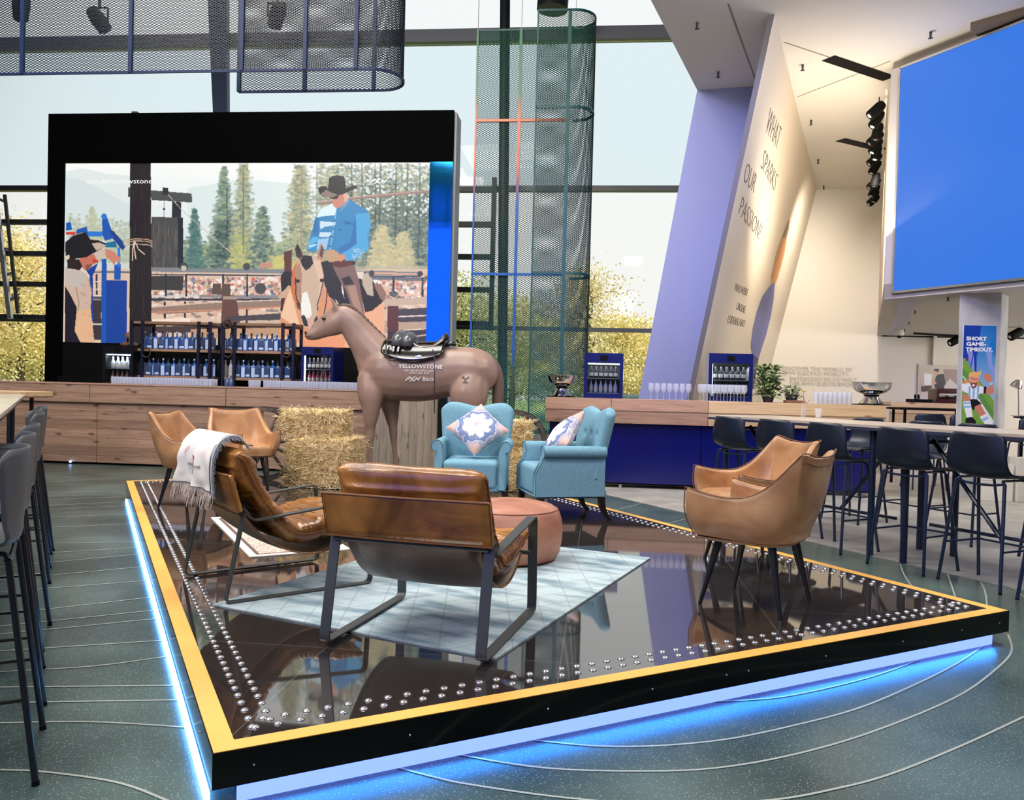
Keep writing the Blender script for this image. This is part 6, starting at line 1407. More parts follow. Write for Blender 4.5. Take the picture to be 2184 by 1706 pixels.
# ================================================================== HAY BALES
mhay = mat('straw', L(190, 160, 106), .9, spec=.15); noisy(mhay, L(178, 146, 94), L(230, 202, 148), 34, 4, lo=.3, hi=.68, bump=.9, bscale=60)
mstr = mat('straw_stalk', L(214, 188, 132), .8, spec=.2)
oi = N(mstr, 'ShaderNodeTexCoord'); nz = N(mstr, 'ShaderNodeTexNoise'); nz.inputs['Scale'].default_value = 22; LK(mstr, oi.outputs['Object'], nz.inputs['Vector']); rp = N(mstr, 'ShaderNodeValToRGB')
rp.color_ramp.elements[0].position = .3; rp.color_ramp.elements[0].color = L(184, 154, 102); rp.color_ramp.elements[1].position = .65; rp.color_ramp.elements[1].color = L(244, 224, 180); LK(mstr, nz.outputs['Fac'], rp.inputs[0]); LK(mstr, rp.outputs[0], BS(mstr).inputs['Base Color'])
def bale(label, cx, cy, z0, w_, d_, h_, rz, seed, n=2300):
    r = thing('hay_bale', label, 'hay bale', (cx, cy, z0), rz, 'hay bales'); R_ = random.Random(seed)
    b = MB()
    for ax in range(6):
        def f(u, v, ax=ax):
            a, c = 2*u-1, 2*v-1
            p = [(1, a, c), (-1, a, c), (a, 1, c), (a, -1, c), (a, c, 1), (a, c, -1)][ax]
            v3 = Vector(p); rd = 1-.055*((abs(p[0])*abs(p[1]))**4+(abs(p[1])*abs(p[2]))**4+(abs(p[0])*abs(p[2]))**4)/1.5
            q = Vector((p[0]*w_/2*rd, p[1]*d_/2*rd, (p[2]*rd+1)*h_/2)); nn = mnoise.noise(Vector((q.x*9+seed, q.y*9, q.z*16)))
            return q+Vector((p[0], p[1], p[2] if q.z > .02 else 0))*.016*nn
        b.grid(f, 22, 18)
    o = b.build('bale', mhay, r, smooth=True); bm = bmesh.new(); bm.from_mesh(o.data); bmesh.ops.remove_doubles(bm, verts=bm.verts, dist=.0006); bmesh.ops.recalc_face_normals(bm, faces=bm.faces); bm.to_mesh(o.data); bm.free()
    b = MB()
    for _ in range(n):
        k = R_.random(); a, c = R_.uniform(-1, 1), R_.uniform(-1, 1)
        if k < .40: nrm = Vector((0, -1, 0)); p = Vector((a*w_/2, -d_/2, (c+1)*h_/2))
        elif k < .68: nrm = Vector((0, 0, 1)); p = Vector((a*w_/2, c*d_/2, h_))
        elif k < .84: nrm = Vector((1, 0, 0)); p = Vector((w_/2, c*d_/2, (a+1)*h_/2))
        else: nrm = Vector((-1, 0, 0)); p = Vector((-w_/2, c*d_/2, (a+1)*h_/2))
        p.z = max(.01, p.z); d = Vector((R_.gauss(0, 1), R_.gauss(0, 1), R_.gauss(0, .55))); d = (d-nrm*d.dot(nrm)*.75).normalized(); ln_ = R_.uniform(.03, .11)
        q = p+nrm*R_.uniform(-.004, .014); e = q+d*ln_+nrm*R_.uniform(-.004, .022); e.z = max(.004, e.z); s_ = d.cross(nrm).normalized()*R_.uniform(.0016, .0036); s2 = nrm*.001
        b.add([q+s_, q-s_, e-s_, e+s_, q+s2*2, e+s2*2], [(0, 1, 2, 3), (0, 4, 5, 3), (1, 2, 5, 4)])
    o = b.build('straw_stalks', mstr, r, fix=False); o['kind'] = 'stuff'
    return r
bale('lower straw bale of the left stack behind the leather chair', -2.80, 8.30, PZ+.001, .70, .48, .52, math.radians(-2), 1)
bale('upper smaller straw bale on top of the left stack', -2.93, 8.36, PZ+.535, .66, .42, .26, math.radians(4), 2, 1800)
bale('upright straw bale behind the forward-facing teal armchair', -.93, 8.55, PZ+.001, .58, .38, .73, math.radians(3), 3, 2000)
# wagon wheels
mwd = mat('weathered_wood', L(74, 62, 56), .7); noisy(mwd, L(54, 44, 40), L(104, 92, 84), 20, 4)
mir = mat('iron_tyre', L(92, 88, 84), .5, .6)
def wheel(label, px, py, y, R, rz, lean=0):
    c = onY(px, py, y); r = thing('wagon_wheel', label, 'wheel', (c.x, c.y, PZ), rz, 'wagon wheels'); r.rotation_euler = (math.radians(lean), 0, rz)
    cz = R
    MB().tube([(R*.93*math.cos(a), 0, cz+R*.93*math.sin(a)) for a in np.linspace(0, 2*PI, 40, endpoint=False)], 0, flat=(.05, .045), closed=True, upv=(0, 1, 0)).build('rim', mwd, r)
    MB().tube([((R)*math.cos(a), 0, cz+(R)*math.sin(a)) for a in np.linspace(0, 2*PI, 40, endpoint=False)], 0, flat=(.008, .05), closed=True, upv=(0, 1, 0)).build('tyre', mir, r)
    MB().cone((0, -.08, cz), (0, .08, cz), .06, .05, 16).build('hub', mwd, r, smooth='auto')
    for k in range(12):
        a = 2*PI*k/12+.1; MB().tube([(.05*math.cos(a), 0, cz+.05*math.sin(a)), (R*.92*math.cos(a), 0, cz+R*.92*math.sin(a))], [.020, .015], 8).build('spoke', mwd, r)
wheel('wooden wagon wheel beside the left straw stack', 566, 960, 8.55, .41, math.radians(38), -4)
wheel('wooden wagon wheel behind the upright straw bale', 1096, 975, 9.16, .42, math.radians(28), 0)
# ================================================================== EXPANDED METAL SCREENS
def expanded(name, path, z0, z1, du_, dv_, wd, mt, parent, th=.004):
    """path: list of xy points; strands zigzag along it, alternate rows mirrored -> diamonds"""
    P_ = [Vector((x, y, 0)) for x, y in path]; ln_ = [0]
    for a_, c_ in zip(P_[:-1], P_[1:]): ln_.append(ln_[-1]+(c_-a_).length)
    n = int(ln_[-1]/(du_/2)); S = np.linspace(0, ln_[-1], n+1); xs = np.interp(S, ln_, [p.x for p in P_]); ys = np.interp(S, ln_, [p.y for p in P_])
    tx, ty = np.gradient(xs), np.gradient(ys); tl = np.hypot(tx, ty); nx, ny = -ty/tl, tx/tl
    rows = int((z1-z0)/dv_); V = []; F = []; base = 0
    i = np.arange(n+1)
    for j in range(rows+1):
        zig = np.where((i+j) % 2 == 0, -1, 1)*(dv_*.5-wd*.22); zc = z0+j*dv_+zig
        up = np.stack([xs, ys, np.minimum(zc+wd/2, z1)], 1); lo = np.stack([xs, ys, np.maximum(zc-wd/2, z0)], 1); bk_ = np.stack([xs+nx*th*2.2, ys+ny*th*2.2, np.clip(zc, z0, z1)], 1)
        V.append(np.concatenate([up, lo, bk_])); a_ = base+i[:-1]; m_ = n+1
        for (p, q) in ((0, 1), (1, 2), (2, 0)): F.append(np.stack([a_+p*m_, a_+1+p*m_, a_+1+q*m_, a_+q*m_], 1))
        base += 3*m_
    V = np.concatenate(V); F = np.concatenate(F)
    me = bpy.data.meshes.new(name); me.vertices.add(len(V)); me.vertices.foreach_set('co', V.astype(np.float32).ravel()); me.loops.add(F.size); me.loops.foreach_set('vertex_index', F.ravel().astype(np.int32))
    me.polygons.add(len(F)); me.polygons.foreach_set('loop_start', np.arange(0, F.size, 4, dtype=np.int32)); me.polygons.foreach_set('loop_total', np.full(len(F), 4, dtype=np.int32)); me.update()
    return obj(name, me, mt, parent)
def arc(cx_, cy_, r_, a0, a1, n=14): return [(cx_+r_*math.cos(a), cy_+r_*math.sin(a)) for a in np.linspace(a0, a1, n)]
# green-blue hairpin column
YN, YF = 13.3, 14.0; rr_ = (YF-YN)/2
xR = onY(1262, 400, 13.65).x-rr_; xL0 = onY(1012, 400, YF).x; xN = onY(1139, 400, YN).x
zT = onY(1145, 22, YN).z; zB = onY(1120, 922, YN).z
mgr = mat('column_mesh_paint', L(30, 110, 96), .45, spec=.5)
g = N(mgr, 'ShaderNodeTexCoord'); sx = N(mgr, 'ShaderNodeSeparateXYZ'); LK(mgr, g.outputs['Object'], sx.inputs[0]); mr = N(mgr, 'ShaderNodeMapRange'); mr.inputs['From Min'].default_value = zB; mr.inputs['From Max'].default_value = zT; LK(mgr, sx.outputs['Z'], mr.inputs['Value'])
rp = N(mgr, 'ShaderNodeValToRGB'); e = rp.color_ramp.elements; e[0].position = 0; e[0].color = L(24, 120, 116); e[1].position = 1; e[1].color = L(16, 92, 70)
for p_, c_ in ((.2, L(36, 92, 100)), (.5, L(52, 84, 84)), (.75, L(40, 74, 70))): q = e.new(p_); q.color = c_
LK(mgr, mr.outputs[0], rp.inputs[0]); LK(mgr, rp.outputs[0], BS(mgr).inputs['Base Color'])
mfr2 = mat('column_frame_light_gradient', L(30, 110, 96), .4); mfr2.node_tree.links.clear() if False else None  # light reflected on the bars, painted in as a colour ramp over height
g = N(mfr2, 'ShaderNodeTexCoord'); sx = N(mfr2, 'ShaderNodeSeparateXYZ'); LK(mfr2, g.outputs['Object'], sx.inputs[0]); mr = N(mfr2, 'ShaderNodeMapRange'); mr.inputs['From Min'].default_value = zB; mr.inputs['From Max'].default_value = zT; LK(mfr2, sx.outputs['Z'], mr.inputs['Value'])
rp = N(mfr2, 'ShaderNodeValToRGB'); e = rp.color_ramp.elements; e[0].position = 0; e[0].color = L(48, 84, 70); e[1].position = 1; e[1].color = L(46, 128, 84)
for p_, c_ in ((.14, L(56, 84, 76)), (.2, L(24, 92, 176)), (.56, L(34, 104, 190)), (.62, L(150, 96, 120)), (.66, L(226, 122, 92)), (.78, L(224, 128, 96)), (.84, L(96, 134, 96))): q = e.new(p_); q.color = c_
LK(mfr2, mr.outputs[0], rp.inputs[0]); LK(mfr2, rp.outputs[0], BS(mfr2).inputs['Base Color'])
mcf = mat('column_hoop_green', L(20, 78, 76), .4)
cm = thing('mesh_column', 'tall green and blue expanded-metal screen curling into a column, hung before the windows', 'mesh screen', (0, 0, 0))
pathc = [(xL0, YF), (xR, YF)]+arc(xR, 13.65, rr_, PI/2, -PI/2)[1:]+[(xN, YN)]
expanded('expanded_metal', pathc, zB, zT, .062, .018, .0095, mgr, cm)
for z in (zT, zB):
    MB().tube([(x, y, z) for x, y in pathc], 0, flat=(.02, .035)).build('edge_hoop', mcf, cm)
for py in (228, 582):
    z = onY(1180, py, YN).z; MB().tube([(x, y, z) for x, y in pathc[1:]], 0, flat=(.03, .04)).build('hoop', mcf, cm)
for py in (258, 585):
    z = onY(1060, py, YF).z; MB().tube([(xL0, YF-.02, z), (xR-.1, YF-.02, z)], 0, flat=(.04, .045)).build('cross_bar', mfr2, cm)
for x, w_ in ((xL0, .03), (onY(1104, 400, YF).x, .05)):
    MB().box(x-w_/2, x+w_/2, YF-.04, YF-.01, zB, zT).build('upright_bar', mfr2, cm)
MB().box(xN-.012, xN+.012, YN-.015, YN+.015, zB, zT).build('upright_bar', mcf, cm)
xm = onY(1207, 400, YN).x; MB().box(xm-.03, xm+.03, YN-.01, YN+.02, zB, zT).build('upright_bar', mcf, cm)
for x, y in ((xL0, YF), (onY(1104, 400, YF).x, YF), (xm, YN), (xR, YF)): MB().tube([(x, y, zT), (x, y, 11)], .006, 5).build('hanging_wire', M['steel'], cm)
# big blue-black hairpin band overhead
YA, YB2 = 9.0, 9.66; ra_ = (YB2-YA)/2
zb_ = onY(500, 151, YA).z; xe = onY(861, 120, 9.33).x-ra_; xs_ = onY(510, 194, YB2).x
mbd = mat('band_mesh_paint', L(14, 26, 40), .5, spec=.3); mbf = mat('band_frame_blue', L(12, 34, 70), .5, spec=.3)
bd = thing('mesh_band', 'dark blue expanded-metal band curling back on itself, hanging at upper left', 'mesh screen', (0, 0, 0))
patha = [(-9.0, YA), (xe, YA)]+arc(xe, 9.33, ra_, -PI/2, PI/2)[1:]+[(xs_, YB2)]
expanded('expanded_metal', patha, zb_, zb_+1.35, .056, .0148, .0082, mbd, bd)
MB().tube([(x, y, zb_) for x, y in patha], 0, flat=(.02, .03)).build('bottom_rail', mbf, bd)
for px, y in ((48, YA), (279, YA), (516, YA), (651, YA), (760, YA)): x = onY(px, 100, y).x; MB().box(x-.022, x+.022, y-.02, y+.02, zb_, zb_+1.35).build('upright_bar', mbf, bd)
for px, y in ((510, YB2), (650, YB2), (797, YB2)): x = onY(px, 170, y).x; MB().box(x-.022, x+.022, y-.02, y+.02, zb_, zb_+1.35).build('upright_bar', mbf, bd)
for x in (-8, -6, -4, -2.6): MB().tube([(x, YA, zb_+1.35), (x, YA, 11)], .006, 5).build('hanging_wire', M['steel'], bd)
# stage lights inside the band
for k, (px, py, lab) in enumerate([(45, 20, 'black stage light behind the overhead mesh at the far left corner'), (212, 45, 'black stage light behind the overhead mesh, second from left'), (590, 35, 'black stage light behind the overhead mesh near its curled end')]):
    p = onY(px, py, 9.33); r = thing('stage_light', lab, 'light', p)
    M_ = Matrix.Rotation(.5*(-1)**k, 4, 'Y') @ Matrix.Rotation(.5, 4, 'X'); b = MB(); b.lathe([(.05, -.14), (.085, -.12), (.095, .02), (.075, .14), (.04, .17)], 18)
    o = b.build('lamp_head', M['black'], r, smooth='auto'); o.matrix_local = M_
    o2 = MB().lathe([(1e-5, 0), (.075, .002)], 18).build('lens', M['chrome'], r); o2.matrix_local = M_ @ Matrix.Translation((0, 0, -.138))
    MB().tube([(-.11, 0, 0), (-.11, 0, .16), (.11, 0, .16), (.11, 0, 0)], 0, flat=(.03, .01)).build('yoke', M['black'], r); MB().cone((0, 0, .16), (0, 0, 1.2), .018, .018, 8).build('hanger', M['black'], r)
# ================================================================== OUTDOORS
mgrass = mat('lawn', L(126, 150, 70), .95); noisy(mgrass, L(120, 146, 66), L(160, 176, 96), .6, 5)
struct(MB().box(-60, 60, 18.3, 90, -.35, -.25).build('lawn', mgrass))
mlf = []
for k, (a_, c_) in enumerate([((242, 218, 136), (252, 238, 180)), ((220, 214, 140), (242, 236, 184)), ((246, 226, 166), (254, 244, 212)), ((190, 194, 128), (226, 226, 172))]):
    m = mat('autumn_leaves', L(*a_), .8, spec=.2); noisy(m, L(*a_), L(*c_), 1.6, 5, lo=.35, hi=.62); BS(m).inputs['Subsurface Weight'].default_value = 0; mlf.append(m)
mbark = mat('bark', L(84, 72, 60), .9)
def tree(label, px, Y_, ztop, zlow, R, n, lm, seed, leaf=.10):
    R_ = np.random.RandomState(seed); c = onY(px, 700, Y_); r = thing('tree', label, 'tree', (c.x, Y_, -.26), group='autumn trees outside the windows')
    tk = smooth_line([(0, 0, 0), (.1, 0, ztop*.3), (-.1, .1, ztop*.6), (.05, 0, ztop*.92)], 5); b = MB(); b.tube(tk, [max(.02, .16*(1-i/len(tk))) for i in range(len(tk))], 8)
    cl = []
    for k in range(26):
        h = R_.uniform(.25, .95); st = np.array([0, 0, ztop*h*.9]); a = R_.uniform(0, 2*PI); rr = R*(1-.55*max(0, h-.5)/.5)*R_.uniform(.5, 1); en = st+np.array([rr*math.cos(a), rr*math.sin(a), R_.uniform(.1, .9)])
        b.tube([st, (st+en)/2+np.array([0, 0, .1]), en], [.035, .022, .008], 5); cl += [en, (st+en)/2*1.0+np.array([0, 0, .15])]
    b.build('trunk', mbark, r)
    cl = np.array(cl); cl = cl[cl[:, 2] > zlow]; idx = R_.randint(len(cl), size=n); P_ = cl[idx]+R_.normal(0, 1, (n, 3))*np.array([R*.24, R*.24, ztop*.065])
    A_ = R_.normal(0, 1, (n, 3)); A_ /= np.linalg.norm(A_, axis=1)[:, None]; B2_ = np.cross(A_, R_.normal(0, 1, (n, 3))); B2_ /= np.linalg.norm(B2_, axis=1)[:, None]
    s_ = leaf*R_.uniform(.6, 1.2, (n, 1)); V = np.stack([P_-A_*s_, P_-B2_*s_*.6, P_+A_*s_, P_+B2_*s_*.6], 1).reshape(-1, 3); F = np.arange(4*n).reshape(-1, 4)
    me = bpy.data.meshes.new('foliage'); me.from_pydata(V.tolist(), [], F.tolist()); obj('foliage', me, lm, r)
tree('golden autumn tree outside the far left window', 40, 24, 6.0, .3, 2.3, 17100, mlf[0], 1, 0.056)
tree('thin yellow tree outside the left window, higher branches', -60, 26, 7.2, .5, 2.4, 11400, mlf[2], 2, 0.056)
tree('dense golden bush-like tree low outside the left window', 90, 27, 4.3, .0, 2.2, 17100, mlf[0], 3, 0.059)
tree('pale yellow tree seen between the screen wall and the mesh column', 985, 27, 5.3, .3, 2.0, 13300, mlf[3], 4, 0.059)
tree('greenish yellow tree behind the mesh column', 1090, 29, 4.8, .2, 2.4, 15200, mlf[1], 5, 0.059)
tree('tall loose yellow tree just right of the mesh column', 1262, 27, 5.8, .5, 1.5, 7980, mlf[2], 6, 0.056)
tree('wide golden tree outside the right window', 1335, 36, 4.6, .2, 2.6, 17100, mlf[0], 7, 0.073)
tree('pale golden tree outside the right window near the column', 1400, 40, 4.4, .2, 2.8, 15200, mlf[2], 8, 0.079)
tree('green-yellow tree low behind the mesh column, further away', 1180, 38, 4.4, .2, 3.0, 15200, mlf[1], 9, 0.079)
tree('dense golden tree far right behind the window', 1300, 44, 5.0, .2, 3.0, 15200, mlf[0], 10, 0.086)
cr_ = thing('parked_car', 'pale blue-grey car parked on the lawn outside the right window', 'car', onY(1385, 800, 33)); cr_.location.z = -.25
cb_ = MB().box(-2.1, 2.1, -.85, .85, .35, .85).build('body', mat('car_paint', L(170, 200, 206), .3, .3), cr_, bevel=.15, seg=4); MB().box(-1.2, 1.1, -.75, .75, .85, 1.35).build('cabin', mat('car_glass', L(90, 110, 116), .15), cr_, bevel=.2, seg=4)
for sx_ in (-1.3, 1.3):
    for sy_ in (-.8, .8): MB().cone((sx_, sy_-.1, .33), (sx_, sy_+.1, .33), .33, .33, 20).build('wheel', M['black'], cr_, smooth='auto')
fe = thing('garden_fence', 'low white picket fence outside the far left window', 'fence', (onY(-40, 810, 22).x, 22, -.25))
for k in range(34): MB().box(k*.14, k*.14+.07, -.01, .01, 0, .95).build('picket', M['white'], fe)
MB().box(0, 4.8, .01, .03, .3, .37).build('rail', M['white'], fe)
# ================================================================== RIGHT BAR AND WHAT STANDS ON IT
RY = 10.42
rb_ = thing('bar_counter', 'wood-topped bar counter with glossy deep blue front on the right', 'bar counter', (0, 0, 0))
def xr(px, y=RY, py=880): return onY(px, py, y).x
ztp = onY(1500, 855, RY).z; zbt = onY(1500, 908, RY).z
for a_, c_ in ((xr(1163), xr(1303)), (xr(1303)+.006, xr(1510)), (xr(1510)+.006, xr(1890))):
    MB().box(a_, c_, RY, RY+.12, zbt, ztp).build('top_board', M['oak'] if a_ < xr(1500) else M['oak_light'], rb_, bevel=.003)
MB().box(xr(1163), xr(1890), RY+.121, RY+.62, ztp-.06, ztp-.001).build('counter_top', M['oak'], rb_)
mbf_ = mat('deep_blue_gloss', L(3, 10, 96), .22, spec=.6)
for a_, c_ in ((xr(1172), xr(1499)), (xr(1499)+.008, xr(1866))): MB().box(a_, c_, RY+.10, RY+.13, .07, zbt-.002).build('blue_front', mbf_, rb_, bevel=.002)
MB().box(xr(1172), xr(1866), RY+.131, RY+.60, .05, zbt).build('body', M['black'], rb_)
for px in (1328, 1600, 1840): x = xr(px); MB().cone((x, RY+.17, 0), (x, RY+.17, .06), .02, .02, 10).build('foot', M['white'], rb_)
# wine bowls on trays
def bowl(label, px, py, y, R):
    p = onY(px, py, y); r = thing('wine_bowl', label, 'bowl', (p.x, p.y, ztp), group='silver bowls on the right bar')
    MB().lathe([(1e-5, 0), (R*.98, 0), (R*.98, .012), (1e-5, .012)], 28).build('tray', M['black_gloss'], r)
    MB().lathe([(R*.62, .014), (R*.64, .022), (R*.48, .06), (R*.36, .10), (R*.34, .115), (1e-5, .115)], 30).build('foot', M['chrome'], r, smooth='auto')
    MB().lathe([(R*.38, .115), (R*.40, .125), (R*.38, .135)], 26).build('collar', M['black_gloss'], r, smooth='auto')
    MB().lathe([(1e-5, .136), (R*.42, .138), (R*.72, .165), (R*.90, .205), (R*.97, .25), (R*1.0, .292), (R*1.02, .292), (R*.99, .285), (R*.95, .25), (R*.88, .21), (R*.7, .17), (R*.3, .15), (1e-5, .148)], 36).build('bowl', M['chrome'], r, smooth='auto')
    return r
bowl('polished silver wine bowl at the left end of the right bar', 1198, 845, 10.72, .20)
bowl('polished silver wine bowl on a black tray at the right end of the right bar', 1858, 862, 10.72, .24)
fx = [onY(px, 800, 10.62) for px in (1246, 1329)]
fridge('blue drinks fridge beside the mesh column on the right bar', fx[0].x, fx[1].x, ztp, onY(1290, 753, 10.64).z, 10.66, blu, 3, .34, rows=2, per=6, bcol=[m3, m1], side=None, sidebody=mat('fridge_white_side', L(170, 172, 170), .4), short='blue fridge beside the mesh column')
fx = [onY(px, 800, 10.62) for px in (1512, 1606)]
fridge('blue wine fridge beside the green plant on the right bar', fx[0].x, fx[1].x, ztp, onY(1560, 754, 10.64).z, 10.66, blu, 7, .34, rows=2, per=6, bcol=[m4, m4], side='left', sidebody=bpy.data.materials['fridge_white_side'], short='blue wine fridge beside the plant')
# wine glasses, upside-down bowls on stems
mwg = mat('wine_glass', L(226, 230, 238), .04, spec=1.0, alpha=.22)
wg = MB().lathe([(.034, 0), (.034, .003), (.005, .008), (.0045, .085), (.012, .095), (.033, .125), (.038, .155), (.033, .215), (.0315, .215), (.036, .155), (.031, .127), (1e-5, .10)], 16)
w0 = None
def wglass(px, y, lab, grp, hs=1.0):
    global w0
    p = onY(px, 850, y)
    if w0 is None: w0 = wg.build('wine_glass', mwg, smooth='auto'); o = w0
    else: o = w0.copy(); COL.objects.link(o)
    o.location = (p.x, y, ztp); tag(o, lab, 'glass', grp)
for k in range(7): wglass(1388+k*13.3, 10.56, 'wine glass in the row of seven before the lavender column', 'row of seven wine glasses')
for j in range(2):
    for k in range(7): wglass(1500+k*14.5-j*7, 10.47+j*.08, 'wine glass in the cluster in front of the wine fridge', 'cluster of wine glasses before the wine fridge')
tm = MB().lathe([(.028, 0), (.030, .004), (.034, .15), (.0325, .15), (.028, .008), (1e-5, .008)], 14); t0_ = None
for j in range(4):
    for k in range(8):
        p = onY(1740+k*10.2, 850, 10.56+j*.08); o = tm.build('tall_glass', mwg, smooth='auto') if t0_ is None else t0_.copy()
        if t0_ is None: t0_ = o
        else: COL.objects.link(o)
        o.location = (p.x, p.y, ztp); tag(o, 'tall clear glass in the block beside the right silver bowl', 'glass', 'block of tall glasses on the right bar')
# plants
mleaf = mat('plant_leaf', L(96, 130, 70), .45, spec=.5); noisy(mleaf, L(58, 92, 46), L(150, 170, 104), 9, 3)
def plant(label, px, y, h, R, n, seed, leaf=.05, pot=True, z=None):
    p = onY(px, 850, y); r = thing('potted_plant', label, 'plant', (p.x, p.y, ztp if z is None else z)); R_ = random.Random(seed)
    if pot: MB().lathe([(.06, 0), (.085, .10), (.088, .11), (.078, .105), (1e-5, .10)], 20).build('pot', mat('plant_pot', L(60, 58, 58), .5), r, smooth='auto')
    b = MB(); sm_ = MB()
    for k in range(n):
        a = R_.uniform(0, 2*PI); hh = .06+h*R_.random()**.8; rr = R*(.25+.75*R_.random())*(1-.25*hh/h); base = Vector((rr*math.cos(a), rr*math.sin(a), hh)); d = Vector((math.cos(a+R_.uniform(-.6, .6)), math.sin(a+R_.uniform(-.6, .6)), R_.uniform(-.3, .8))).normalized()
        s_ = d.cross(Vector((0, 0, 1))).normalized(); u_ = s_.cross(d); L1 = leaf*R_.uniform(.8, 1.5); w_ = L1*.28
        b.add([base, base+d*L1*.45+s_*w_+u_*.004, base+d*L1+Vector((0, 0, -L1*.15)), base+d*L1*.45-s_*w_+u_*.004, base+d*L1*.5+u_*.010], [(0, 1, 4), (1, 2, 4), (2, 3, 4), (3, 0, 4)])
        if k % 6 == 0: sm_.tube([(0, 0, .06), base*.6+Vector((0, 0, .03)), base], .003, 5)
    b.build('leaves', mleaf, r, fix=False); sm_.build('stems', mat('plant_stem', L(84, 92, 54), .6), r)
plant('bushy green potted plant beside the wine fridge on the right bar', 1638, 10.78, .42, .20, 420, 5, .075)
plant('small leafy plant right of the bushy plant on the right bar', 1688, 10.80, .15, .13, 120, 6, .05)
o = MB().box(-.12, .12, -.08, .08, 0, .035).build('wooden_tray', mat('tray_wood', L(120, 84, 60), .5), loc=(onY(1695, 855, 10.6).x, 10.62, ztp), bevel=.004); tag(o, 'small brown wooden tray in front of the low plant on the right bar', 'tray')
# on the high table
p = onZ(1713, 889, 1.056); v = thing('flower_vase', 'small clear bottle vase with a yellow flower on the long high table', 'vase', (p.x, p.y, 1.056))
MB().lathe([(.026, 0), (.028, .05), (.024, .09), (.011, .12), (.011, .15), (.013, .152)], 14).build('glass', mwg, v, smooth='auto')
MB().tube([(0, 0, .02), (.003, 0, .12), (-.004, 0, .245)], .0025, 5).build('stem', mleaf, v)
b = MB(); b.lathe([(1e-5, 0), (.012, .003), (.012, .012), (1e-5, .016)], 12, (-.004, 0, .245))
for k in range(12): a = 2*PI*k/12; b.add([(-.004, 0, .25), (-.004+.024*math.cos(a-.18), .024*math.sin(a-.18), .262), (-.004+.034*math.cos(a), .034*math.sin(a), .262), (-.004+.024*math.cos(a+.18), .024*math.sin(a+.18), .262)], [(0, 1, 2, 3)])
b.build('flower', mat('yellow_petal', L(240, 190, 30), .6), v, fix=False)
b = MB(); mrd = mat('orange_blossom', L(206, 96, 70), .7)
for k in range(9): b.ball((.02+.045*math.cos(k*2.1)*(.4+k/12), .02*math.sin(k*1.7), .14+.008*k), .006, 8, 5)
b.build('blossom', mrd, v, smooth=True)
p = onZ(1745, 892, 1.056); v = thing('tealight_glass', 'small clear glass with a white tealight on the long high table', 'candle', (p.x, p.y, 1.056))
MB().lathe([(.024, 0), (.026, .003), (.036, .095), (.034, .095), (.025, .01), (1e-5, .01)], 18).build('glass', mwg, v, smooth='auto'); MB().lathe([(1e-5, .011), (.018, .011), (.018, .028), (1e-5, .028)], 14).build('candle', M['white'], v)
# ================================================================== POSTER ON THE PILLAR
pz = thing('poster', 'tall blue and green football poster on the concrete pillar', 'poster', (0, 0, 0)); PY = 10.893
q0, q1, q2 = onY(2056, 698, PY), onY(2127, 690, PY), onY(2049, 905, PY); zt_ = (q0.z+q1.z)/2; xl, xr2 = (q0.x+q2.x)/2, q1.x-.005
po, PP = flat_grid('print', (xl, PY, zt_), (xr2, PY, zt_), (xl, PY, .78), 130, 400, picture_mat('poster_picture', False), pz)
MB().box(xl-.004, xr2+.004, PY+.001, PY+.006, .776, zt_+.004).build('board', M['white'], pz)
qx, qy = project_np(PP); pp_ = Paint(qx, qy, 130); D = lambda pts: [(1840+x/6.093, 620+y/6.093) for x, y in pts]
pp_.vgrad([(690, (24, 110, 196)), (760, (70, 140, 204)), (830, (140, 180, 220)), (910, (150, 186, 220))])
pp_.poly(D([(1300, 440), (1540, 430), (1510, 760), (1440, 960), (1380, 870), (1300, 880)]), (16, 60, 160)); pp_.poly(D([(1350, 780), (1420, 770), (1500, 1050), (1440, 1060)]), (140, 150, 214)); pp_.poly(D([(1440, 780), (1480, 770), (1480, 1060), (1455, 1060)]), (20, 60, 170)); pp_.poly(D([(1395, 990), (1440, 780), (1450, 780), (1410, 1000)]), (24, 70, 176))
pp_.poly(D([(1600, 780), (1680, 760), (1680, 950), (1740, 1040), (1740, 1160), (1640, 1000)]), (140, 156, 220)); pp_.poly(D([(1640, 700), (1745, 560), (1745, 900), (1690, 800)]), (16, 120, 196))
pp_.poly(D([(1290, 860), (1360, 930), (1750, 1500), (1750, 2100), (1280, 2100)]), (120, 164, 70)); pp_.poly(D([(1290, 1000), (1400, 1100), (1750, 1650), (1750, 1800), (1290, 1150)]), (96, 146, 70)); pp_.poly(D([(1290, 1100), (1320, 1120), (1720, 1720), (1680, 1720)]), (226, 236, 236)); pp_.poly(D([(1335, 880), (1365, 870), (1375, 910), (1345, 915)]), (150, 30, 40))
pp_.poly(D([(1290, 1180), (1400, 1130), (1560, 1230), (1300, 1240)]), (214, 140, 90), .8)
sk = (206, 132, 110); sk2 = (226, 156, 132)
pp_.poly(D([(1570, 1090), (1640, 1070), (1670, 1110), (1690, 1180), (1700, 1250), (1706, 1330), (1640, 1350), (1575, 1330), (1590, 1270), (1650, 1250), (1630, 1190), (1585, 1160)]), sk); pp_.poly(D([(1640, 1190), (1690, 1180), (1696, 1215), (1650, 1235)]), (150, 200, 236)); pp_.poly(D([(1575, 1245), (1610, 1240), (1600, 1340), (1570, 1330)]), (26, 22, 34))
pp_.poly(D([(1290, 1210), (1390, 1200), (1450, 1230), (1570, 1245), (1570, 1330), (1510, 1340), (1500, 1410), (1390, 1420), (1380, 1340), (1290, 1300)]), (236, 236, 246))
for x in (1375, 1430, 1485): pp_.poly(D([(x, 1240), (x+28, 1240), (x+20, 1410), (x-2, 1410)]), (130, 184, 226))
